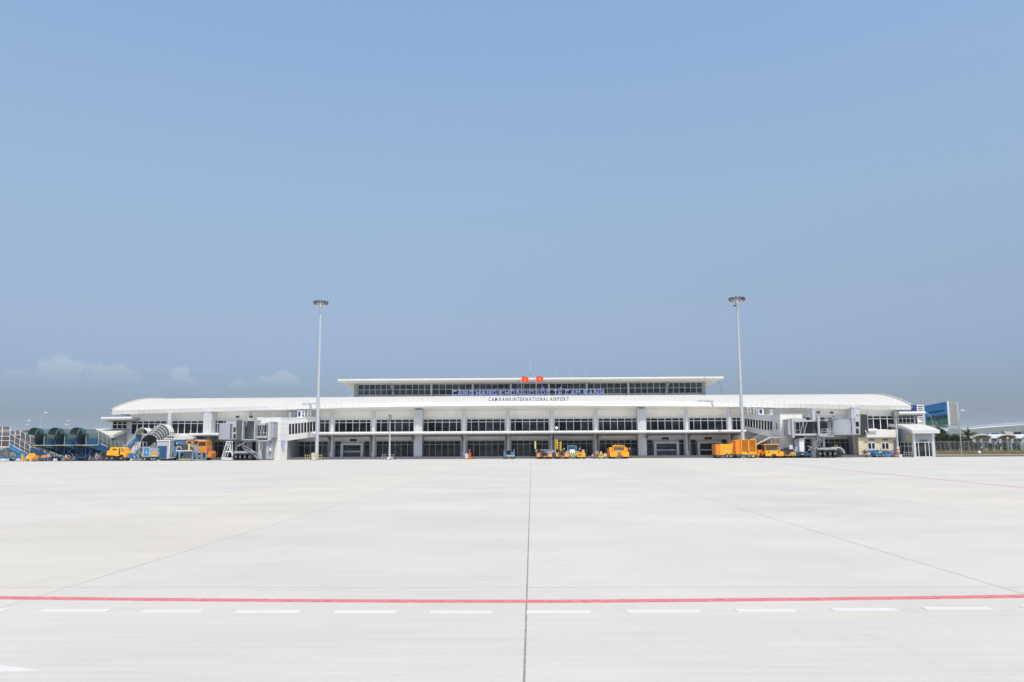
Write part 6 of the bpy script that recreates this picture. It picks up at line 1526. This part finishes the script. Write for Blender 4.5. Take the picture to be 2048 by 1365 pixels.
bb_text('0909.21.89.89', wdt * .10, wdt * .95, zl + (zh - zl) * .25, (zh - zl) * .19, TXT)
# second face seen from behind, with cross battens
C0 = at(1917.5, 851, 206.0); pc = Vector((C0.x, 206.0, 0)); e2 = (pc - pb); w2 = e2.length; e2.normalize(); n2 = Vector((e2.y, -e2.x, 0))
if n2.y > 0: n2 = -n2
def bq2(mb, u0, u1, z0, z1, d0, d1):
    vs_ = [pb + e2 * u + n2 * d + Vector((0, 0, z)) for z in (z0, z1) for d in (d0, d1) for u in (u0, u1)]
    return mb.add(vs_, [(0, 2, 3, 1), (4, 5, 7, 6), (0, 1, 5, 4), (2, 6, 7, 3), (0, 4, 6, 2), (1, 3, 7, 5)])
obj('rear_sheet', bq2(MB(), .25, w2 - .2, zl, zh, -.06, 0), mat('grey_rear_sheet', (.36, .35, .33), .7, var=.12, scale=2, stretch=(1, 1, .3)), BBt)
for k in range(12): z = zl + (zh - zl) * (k + .3) / 12; obj('batten', bq2(MB(), .3, w2 - .25, z, z + .14, .0, .12), CLAD, BBt)
obj('edge_trim', bq2(MB(), w2 - .2, w2 + .1, zl - .1, zh + .1, -.2, .14), WHITE, BBt)
obj('column', MB().lathe([(.5, 0), (.5, zl + 1)], 14, (pb.x - .6, Yr + 4.5, 0)).box(pb.x - 3, pb.x + 1.5, Yr + 3.6, Yr + 4.4, zl - .6, zl - .1), STEEL, BBt)

def street_lamp(label, px, Y, py_base, py_top, reach, group='street lamps beyond the apron'):
    x = gx(px, Y, (py_base + py_top) / 2); t = thing('street_lamp', label, 'street lamp', (x, Y, 0), 0, group); H = at(px, py_top, Y).z; r = reach / (F_PX / Y)
    pts = [Vector((0, 0, H * .72))] + [Vector((r * (1 - math.cos(a)) * .9, 0, H * .72 + (H * .27) * math.sin(a))) for a in [R(15 * k) for k in range(1, 6)]] + [Vector((r * .95, 0, H - .02))]
    L(t, 'pole', MB().tube((0, 0, 0), (0, 0, H * .72), .10, .07, n=8).path(pts, .05), LSTEEL, smooth=True)
    s_ = 1 if reach > 0 else -1
    L(t, 'lamp_head', MB().prism([(r * .9, H - .06), (r * .9 + s_ * .75, H - .02), (r * .9 + s_ * .8, H + .06), (r * .9 + s_ * .3, H + .14), (r * .9, H + .06)], -.14, .14, 'y'), WHITE)
    return t
street_lamp('street lamp whose arm crosses the billboard face', 1867, 150, 905, 825.5, -14)
t = street_lamp('pale street lamp with rounded head right of the billboard', 1920, 143, 908, 821.5, 4.5)
L(t, 'cross_arm', MB().bar((-.4, 0, 3.55), (.8, 0, 3.4), .04), LSTEEL)
street_lamp('tall dark street lamp above the first green stairs', 80, 170, 900, 826, 7); street_lamp('street lamp with long arm above the white-ribbed stairs', 38, 190, 900, 842, 17)
street_lamp('short white-headed street lamp above the white-ribbed stairs', 43, 215, 900, 849.5, 9); street_lamp('street lamp with level arm between the green stairs', 116, 200, 900, 849.5, 15)
street_lamp('faint thin street lamp behind the last green stairs', 139, 230, 900, 842, -2)

# trees
LEAF = mat('dark_leaves', (.026, .046, .014), .6, var=.35, scale=1.2, col2=(.05, .07, .018)); LEAF2 = mat('yellow_green_leaves', (.07, .095, .022), .6, var=.3); BARK = mat('bark', (.14, .11, .08), .9, var=.2)
PALM = mat('palm_fronds', (.05, .075, .025), .55, var=.3, scale=2, col2=(.10, .12, .03))
def bushy(label, px, Y, py_top, wpx, leaf, seed, group=None, trunk=True, n=900, py_bot=896):
    r = random.Random(seed); x = gx(px, Y, 880); H = at(px, py_top, Y).z; rx = wpx / (F_PX / Y) / 2; zb_ = max(.25, H * .12)
    t = thing('leafy_tree' if trunk else 'shrub', label, 'tree' if trunk else 'shrub', (x, Y, 0), 0, group)
    tk = MB().tube((0, 0, 0), (.05, 0, H * .5), .12 * max(.4, rx / 2), .05, n=6)
    lumps = []
    for k in range(9):
        a = r.uniform(0, 6.28); q = r.uniform(.1, .62) * rx; z = r.uniform(zb_ + H * .15, H * .82); c = Vector((q * math.cos(a), q * math.sin(a), z)); lumps.append((c, r.uniform(.32, .55) * min(rx, H * .45)))
        tk.tube((0, 0, H * .3), c, .04, .015, n=4)
    lumps.append((Vector((0, 0, H * .8)), rx * .4))
    L(t, 'trunk' if trunk else 'stems', tk, BARK)
    lf = MB()
    for k in range(n):
        c, q = r.choice(lumps); d = Vector((r.gauss(0, 1), r.gauss(0, 1), r.gauss(0, 1))).normalized() * q * (r.random() ** .45)
        p = c + d
        if p.z > H or p.z < zb_ * .5: continue
        s_ = r.uniform(.16, .32) * (Y / 170); u = Vector((r.gauss(0, 1), r.gauss(0, 1), r.gauss(0, .6))).normalized(); w_ = u.orthogonal().normalized()
        w_ = (w_ * math.cos(r.random() * 6) + u.cross(w_) * math.sin(r.random() * 6)).normalized()
        lf.add([p - u * s_, p + w_ * s_ * .5, p + u * s_, p - w_ * s_ * .5], [(0, 1, 2, 3)])
    L(t, 'crown', lf, leaf, fix=False)
    return t
bushy('dark bushy tree between the pavilion and the billboard foot', 1884, 168, 857, 42, LEAF, 3, 'trees by the billboard', n=2600)
bushy('lower dark tree beside the palm', 1909, 176, 868, 36, LEAF, 4, 'trees by the billboard', n=1800)
bushy('dark green tree partly behind the palm trunk', 1928, 182, 872, 30, LEAF, 5, 'trees by the billboard', n=1200)
bushy('small yellow-green sapling behind the fence near the pavilion', 1876, 158, 880, 10, LEAF2, 6, n=400)
for k, (px, yt, wd_) in enumerate(((1944, 881, 14), (1958, 884, 16), (1979, 886, 14), (1996, 884, 14), (2012, 883, 16), (2032, 885, 16))):
    bushy(('low green shrub under the palm', 'low shrub before the first arch canopy', 'low shrub left of the first pale post', 'low shrub right of the first pale post', 'low shrub beneath the orange cloth', 'low shrub close to the far arch post')[k], px, 172, yt, wd_, LEAF2 if k % 2 else LEAF, 20 + k, 'shrubs behind the fence', trunk=False, n=420)
for k, (px, yt, wd_) in enumerate(((1890, 884, 26), (1911, 885, 24), (1950, 883, 22))):
    bushy(['leafy shrub nearest the pavilion behind the fence', 'leafy shrub below the billboard edge', 'leafy shrub just past the palm trunk', 'leafy shrub under the first arch canopy', 'leafy shrub left of the pale arch post', 'leafy shrub right of the pale arch post', 'leafy shrub just past the orange cloth', 'leafy shrub closest to the frame edge'][k], px, 178 + (k % 3) * 3, yt + (k * 5 % 4) * 1.6 + 1, wd_ - 4, LEAF if k % 2 else LEAF2, 60 + k, 'leafy shrub row behind the fence', trunk=False, n=420)
def palm(label, px, Y, py_c, py_top, half, seed):
    r = random.Random(seed); x = gx(px, Y, 880); zc_ = at(px, py_c, Y).z; Ht = at(px, py_top, Y).z; Lf = half / (F_PX / Y) * 1.15
    t = thing('palm_tree', label, 'palm tree', (x, Y, 0))
    tr_ = []
    for k in range(12): tr_ += [(.30 - .008 * k, zc_ * k / 12), (.26 - .008 * k, zc_ * (k + .85) / 12)]
    L(t, 'trunk', MB().lathe(tr_, 10), BARK)
    for k in range(26):
        a = k * 2.4 + r.uniform(-.2, .2); el = R(r.uniform(15, 88) if k % 3 else r.uniform(-5, 30)); ln = Lf * r.uniform(.8, 1.1) * (1.0 if el < R(60) else (Ht - zc_) / Lf * .95)
        mb = MB(); pts = []
        for q in range(9):
            u = q / 8; droop = .55 * u * u * math.cos(el); h_ = ln * u * math.cos(el) ; z_ = zc_ + .1 + ln * (u * math.sin(el) - droop * .6)
            pts.append(Vector((h_ * math.cos(a), h_ * math.sin(a), z_)))
        mb.path(pts, .03, 4)
        for q in range(1, 9):
            d = (pts[q] - pts[q - 1]).normalized(); sd_ = d.cross(Vector((0, 0, 1))).normalized(); wl = .62 * math.sin(math.pi * (.15 + .8 * q / 8)) 
            for j in (0, .5):
                p = pts[q - 1].lerp(pts[q], j)
                for sg in (-1, 1):
                    tip = p + sd_ * sg * wl * .75 + d * wl * .7 - Vector((0, 0, wl * .25)); mb.add([p - d * .06, p + d * .10, tip], [(0, 1, 2)])
        L(t, 'frond', mb, PALM, fix=False)
    return t
palm('spiky palm tree behind the fence between street lamp and arch canopies', 1937, 166, 872, 848, 21, 9)

# potted shrub near the cream wall
L(POT_T, 'pot', MB().lathe([(.16, 0), (.22, .45)], 10), STEEL)
r = random.Random(2); lf = MB()
for k in range(160):
    p = Vector((r.gauss(0, .22), r.gauss(0, .2), .85 + r.gauss(0, .16))); u = Vector((r.gauss(0, 1), r.gauss(0, 1), r.gauss(0, 1))).normalized(); w_ = u.orthogonal().normalized(); lf.add([p - u * .09, p + w_ * .05, p + u * .09, p - w_ * .05], [(0, 1, 2, 3)])
L(POT_T, 'leaves', lf, LEAF, fix=False); L(POT_T, 'stem', MB().tube((0, 0, .4), (0, 0, .8), .03, n=5), BARK)

# dry weeds on the verge, one mass nobody could count
r = random.Random(5); wd_ = MB()
vx0, vx1 = gx(1872, 150), gx(2060, 150)
for k in range(9000):
    y = r.uniform(143, 168); x = r.uniform(vx0, vx1 + 10); h = r.uniform(.15, .5) * (1.7 if y > 149 and r.random() < .4 else 1); a = r.uniform(0, 3.14); dx, dy = math.cos(a) * .05, math.sin(a) * .05
    lx, ly = r.gauss(0, .10), r.gauss(0, .10); wd_.add([(x - dx, y - dy, .05), (x + dx, y + dy, .05), (x + lx, y + ly, .1 + h)], [(0, 1, 2)])
o = obj('dry_grass', wd_, mat('dry_grass_blades', (.36, .24, .13), .9, var=.35, scale=.6, col2=(.22, .22, .08)), world=False, fix=False)
tag(o, 'dry brown and green grass along the verge behind the kerb', 'grass', kind='stuff')

# perimeter fence
FY = 151.0; F0, F1 = gx(1871, FY, 895), gx(2100, FY, 895); zt_f = at(1960, 883.5, FY).z
FN = thing('perimeter_fence', 'see-through grey mesh fence on steel posts along the verge', 'fence', ((F0 + F1) / 2, FY, .05))
npst = 24; me = MB().tube((0, 0, 0), (0, 0, zt_f - .05), .032, n=6).tube((0, 0, zt_f - .07), (.0, -.30, zt_f + .2), .025, n=5).mesh('post'); me.materials.append(STEEL)
for k in range(npst + 1):
    o = bpy.data.objects.new('post', me); COL.objects.link(o); o.parent = FN; o.location = (F0 + (F1 - F0) * k / npst - FN.location.x, 0, 0)
obj('rail', MB().tube((F0, FY, zt_f - .03), (F1, FY, zt_f - .03), .025, n=5).tube((F0, FY, .25), (F1, FY, .25), .02, n=5), LSTEEL, FN)
ms = MB(); stp = .22; x = F0; hh = zt_f - .1
while x < F1:
    for s_ in (-1, 1):
        a = Vector((x, FY + .01 * s_, .15)); b = Vector((x + s_ * hh * .6, FY + .01 * s_, zt_f - .05)); d = Vector((.006, 0, .004)); ms.add([a - d, a + d, b + d, b - d], [(0, 1, 2, 3)])
    x += stp
tag(obj('wire_mesh', ms, mat('galvanised_wire', (.42, .43, .42), .5, .4), FN, fix=False), kind='stuff')
t = thing('white_sack', 'white sack lying by the verge in front of the fence', 'sack', (gx(1957.5, 147.5, 893), 147.5, .1))
L(t, 'sack', MB().lathe([(.0, 0), (.28, .02), (.32, .2), (.26, .42), (.1, .55), (.05, .62)], 10), WHITE, smooth=True); L(t, 'tie', MB().lathe([(.07, .53), (.07, .56)], 8), CANVAS)

# far terminal with sloping eaves behind the arches
FT = thing('far_terminal', 'low modern terminal with long sloping pale roof edge at the frame side', 'building', (gx(1990, 235, 880), 235, 0))
Y1, Y2 = 262.0, 196.0
fx = [at(1900, 858.5, Y1), at(1900, 872, Y1), at(2090, 843.5, Y2), at(2090, 859.5, Y2)]
def slab(pts, d, nm, m):
    mb = MB(); q = [Vector(p) for p in pts]; mb.add(q + [p + Vector(d) for p in q], [(0, 1, 2, 3), (4, 7, 6, 5), (0, 4, 5, 1), (1, 5, 6, 2), (2, 6, 7, 3), (3, 7, 4, 0)]); return obj(nm, mb, m, FT)
slab([at(1900, 861.5, Y1), at(2090, 846.5, Y2), at(2090, 860, Y2), at(1900, 873, Y1)], (6, 30, 0), 'fascia', mat('pale_grey_fascia', (.88, .81, .71), .6))
slab([at(1915, 858, Y1 + 4), at(2090, 842.5, Y2 + 5), at(2090, 845.6, Y2 + 2), at(1912, 860.6, Y1 + 2)], (6, 26, .3), 'roof', mat('far_roof_metal', (.40, .41, .42), .5))
slab([at(1903, 857.5, Y1 - 4), at(1960, 855, 245), at(1960, 869, 245), at(1903, 869, Y1 - 4)], (2, 6, 0), 'white_gable', WHITE)
slab([at(1905, 873, Y1 + 6), at(2090, 861, Y2 + 6), at(2090, 899, Y2 + 6), at(1905, 897, Y1 + 6)], (4, 20, 0), 'glazed_wall', mat('shaded_glazing', (.05, .06, .065), .3, var=.3, scale=.4))
for k, px in enumerate((1948, 1962, 1980, 2000, 2024, 2046)): obj('column', MB().tube(at(px, 898, 228 - k * 4) * 1.0, at(px, 868 - k * .8, 228 - k * 4), .35, n=10), CLAD, FT)
slab([at(2007, 863, 210), at(2025, 864, 210), at(2028, 868.5, 210), at(2013, 869, 210)], (0, 2, 0), 'entrance_sign', mat('pale_sign', (.55, .62, .62), .5))
# arch canopies
def arch_canopy(label, pc, YA, wpx, py_top, py_bot):
    t = thing('arch_canopy', label, 'canopy', (gx(pc, YA, 880), YA, 0), 0, 'white arched canopies beyond the fence'); k_ = F_PX / YA; hw = wpx / k_ / 2; zt = at(pc, py_top, YA).z; zb = at(pc, py_bot, YA).z
    prof = [(-hw + 2 * hw * i / 16, zb + (zt - zb) * (1 - abs(-1 + 2 * i / 16) ** 2.0)) for i in range(17)]
    L(t, 'arch_roof', MB().prism(prof + [(x, z - .14) for x, z in reversed(prof)], 0, 9, 'y'), WHITE)
    L(t, 'arch_edge', MB().prism([(x, z + .03) for x, z in prof] + [(x, z - .24) for x, z in reversed(prof)], -.08, -.005, 'y'), CLAD)
    for s_ in (-1, 1): 
        
        for y in (.3, 5): L(t, 'strut', MB().bar((s_ * hw, y, zb - 1.4), (s_ * hw * .55, y, zb + (zt - zb) * .62), .09), CLAD)
    for y in (.3, 5): L(t, 'post', MB().tube((hw, y, 0), (hw, y, zb - 1.2), .24, .20, n=10), CLAD)
    return t
arch_canopy('white arched canopy nearest the palm', 1966.5, 186, 47, 868.5, 876.5); t = arch_canopy('white arched canopy with orange cloth hung beneath', 2016.5, 184, 50, 868.5, 876.5); arch_canopy('white arched canopy cut by the frame edge', 2067.5, 182, 51, 868.5, 876.5)
o = obj('cloth_banner', MB().prism([(at(2004, 875, 187).x, at(2004, 875, 187).z), (at(2016.5, 878, 187).x, at(2016, 878.6, 187).z), (at(2027, 874.5, 187).x, at(2027, 874.5, 187).z), (at(2016, 880, 187).x, at(2016, 880.6, 187).z)], 187, 187.05, 'y'), mat('orange_cloth', (.72, .28, .09), .8), world=False)
tag(o, 'orange cloth banner slung beneath the middle arch', 'banner')
SG3 = thing('park_sign_post', 'thin post with small square plate below the orange cloth', 'sign post', (gx(2016, 170, 890), 170, 0)); L(SG3, 'post', MB().tube((0, 0, 0), (0, 0, 3.2), .07, n=6), LSTEEL); L(SG3, 'plate', MB().box(-.2, .2, -.05, .0, 2.9, 3.3), BEIGE)

# far buildings and hills on the left
def far_house(label, a, b, y0, Y, m, m2):
    x0, x1 = gx(a, Y, 880), gx(b, Y, 880); z1 = at((a + b) / 2, y0, Y).z; t = thing('far_building', label, 'building', ((x0 + x1) / 2, Y, 0), 0, 'low buildings behind the stairs'); h = (x1 - x0) / 2
    L(t, 'wall', MB().box(-h, h, 0, 12, 0, z1 - .8), m); L(t, 'roof', MB().prism([(-.6, z1 - .8), (6, z1 + .35), (12.6, z1 - .8)], -h - .5, h + .5, 'x'), m2)
    for k in range(max(2, int(h))):
        x = -h + (k + .5) * 2 * h / max(2, int(h)); L(t, 'window', MB().box(x - .4, x + .4, -.06, -.01, 1.2, 2.6), GLASS)
far_house('low building with brownish roof behind the white-ribbed stairs', 17, 34, 861.5, 300, CLAD, mat('brown_roof', (.20, .15, .13), .8)); far_house('low pale building with green roof behind the white-ribbed stairs', 34, 60, 866, 270, CLAD_C, mat('green_roof', (.09, .19, .15), .7)); far_house('low grey building between the green stairs and the pavilion', 138, 203, 858, 250, CLAD_C, mat('grey_roof', (.35, .35, .34), .7))
def hills():
    r = random.Random(11); rows = []
    N = 160; a0, a1 = R(-75), R(75)
    def hgt(a):
        v = 0
        for k, (c, w_, h_) in enumerate(((-35.5, 4.0, 330), (-31, 3.5, 300), (-27, 3.2, 215), (-40, 6, 280), (-50, 6, 360), (-62, 7, 300), (32, 3.5, 120), (38, 5, 200), (48, 7, 260), (60, 8, 300), (-22, 3, 120))):
            v = max(v, .62 * h_ * math.exp(-((math.degrees(a) - c) / w_) ** 2))
        return v + 14 * math.sin(a * 47) + 9 * math.sin(a * 111 + 1)
    for i in range(N + 1):
        a = a0 + (a1 - a0) * i / N; h = max(0, hgt(a)); row = []
        for j in range(7):
            u = j / 6; d = 9000 - 900 * (1 - u) ** 1.0 * 1.6; row.append(Vector((math.sin(a) * d, math.cos(a) * d, -5 + h * (u ** 1.3) * (1 + .05 * math.sin(i * .9 + j)))))
        for j in range(1, 4): row.append(Vector((math.sin(a) * (9000 + 500 * j), math.cos(a) * (9000 + 500 * j), -5 + h * (1 - j / 3))))
        rows.append(row)
    o = obj('hills', MB().grid(rows), mat('hazed_hill_forest', (.105, .125, .085), .9, var=.2, scale=.004), world=False, smooth=True, fix=False); tag(o, 'distant wooded hills fading into the haze', kind='structure')  # forest colour lightened, so part of the haze is painted in
hills()
HAZE = HAZE_ON = True
if HAZE_ON:
    hb = MB().box(-12500, 12500, -600, 12500, -1.3, 240); m = bpy.data.materials.new('haze_air'); m.use_nodes = True; n_ = m.node_tree; n_.nodes.clear(); o_ = n_.nodes.new('ShaderNodeOutputMaterial'); v_ = n_.nodes.new('ShaderNodeVolumePrincipled')
    v_.inputs['Color'].default_value = (.72, .82, .93, 1); v_.inputs['Density'].default_value = .00008; v_.inputs['Anisotropy'].default_value = 0.0; n_.links.new(v_.outputs[0], o_.inputs['Volume'])
    o = obj('haze', hb, m, world=False); tag(o, 'thin pale haze over the airfield', kind='stuff')
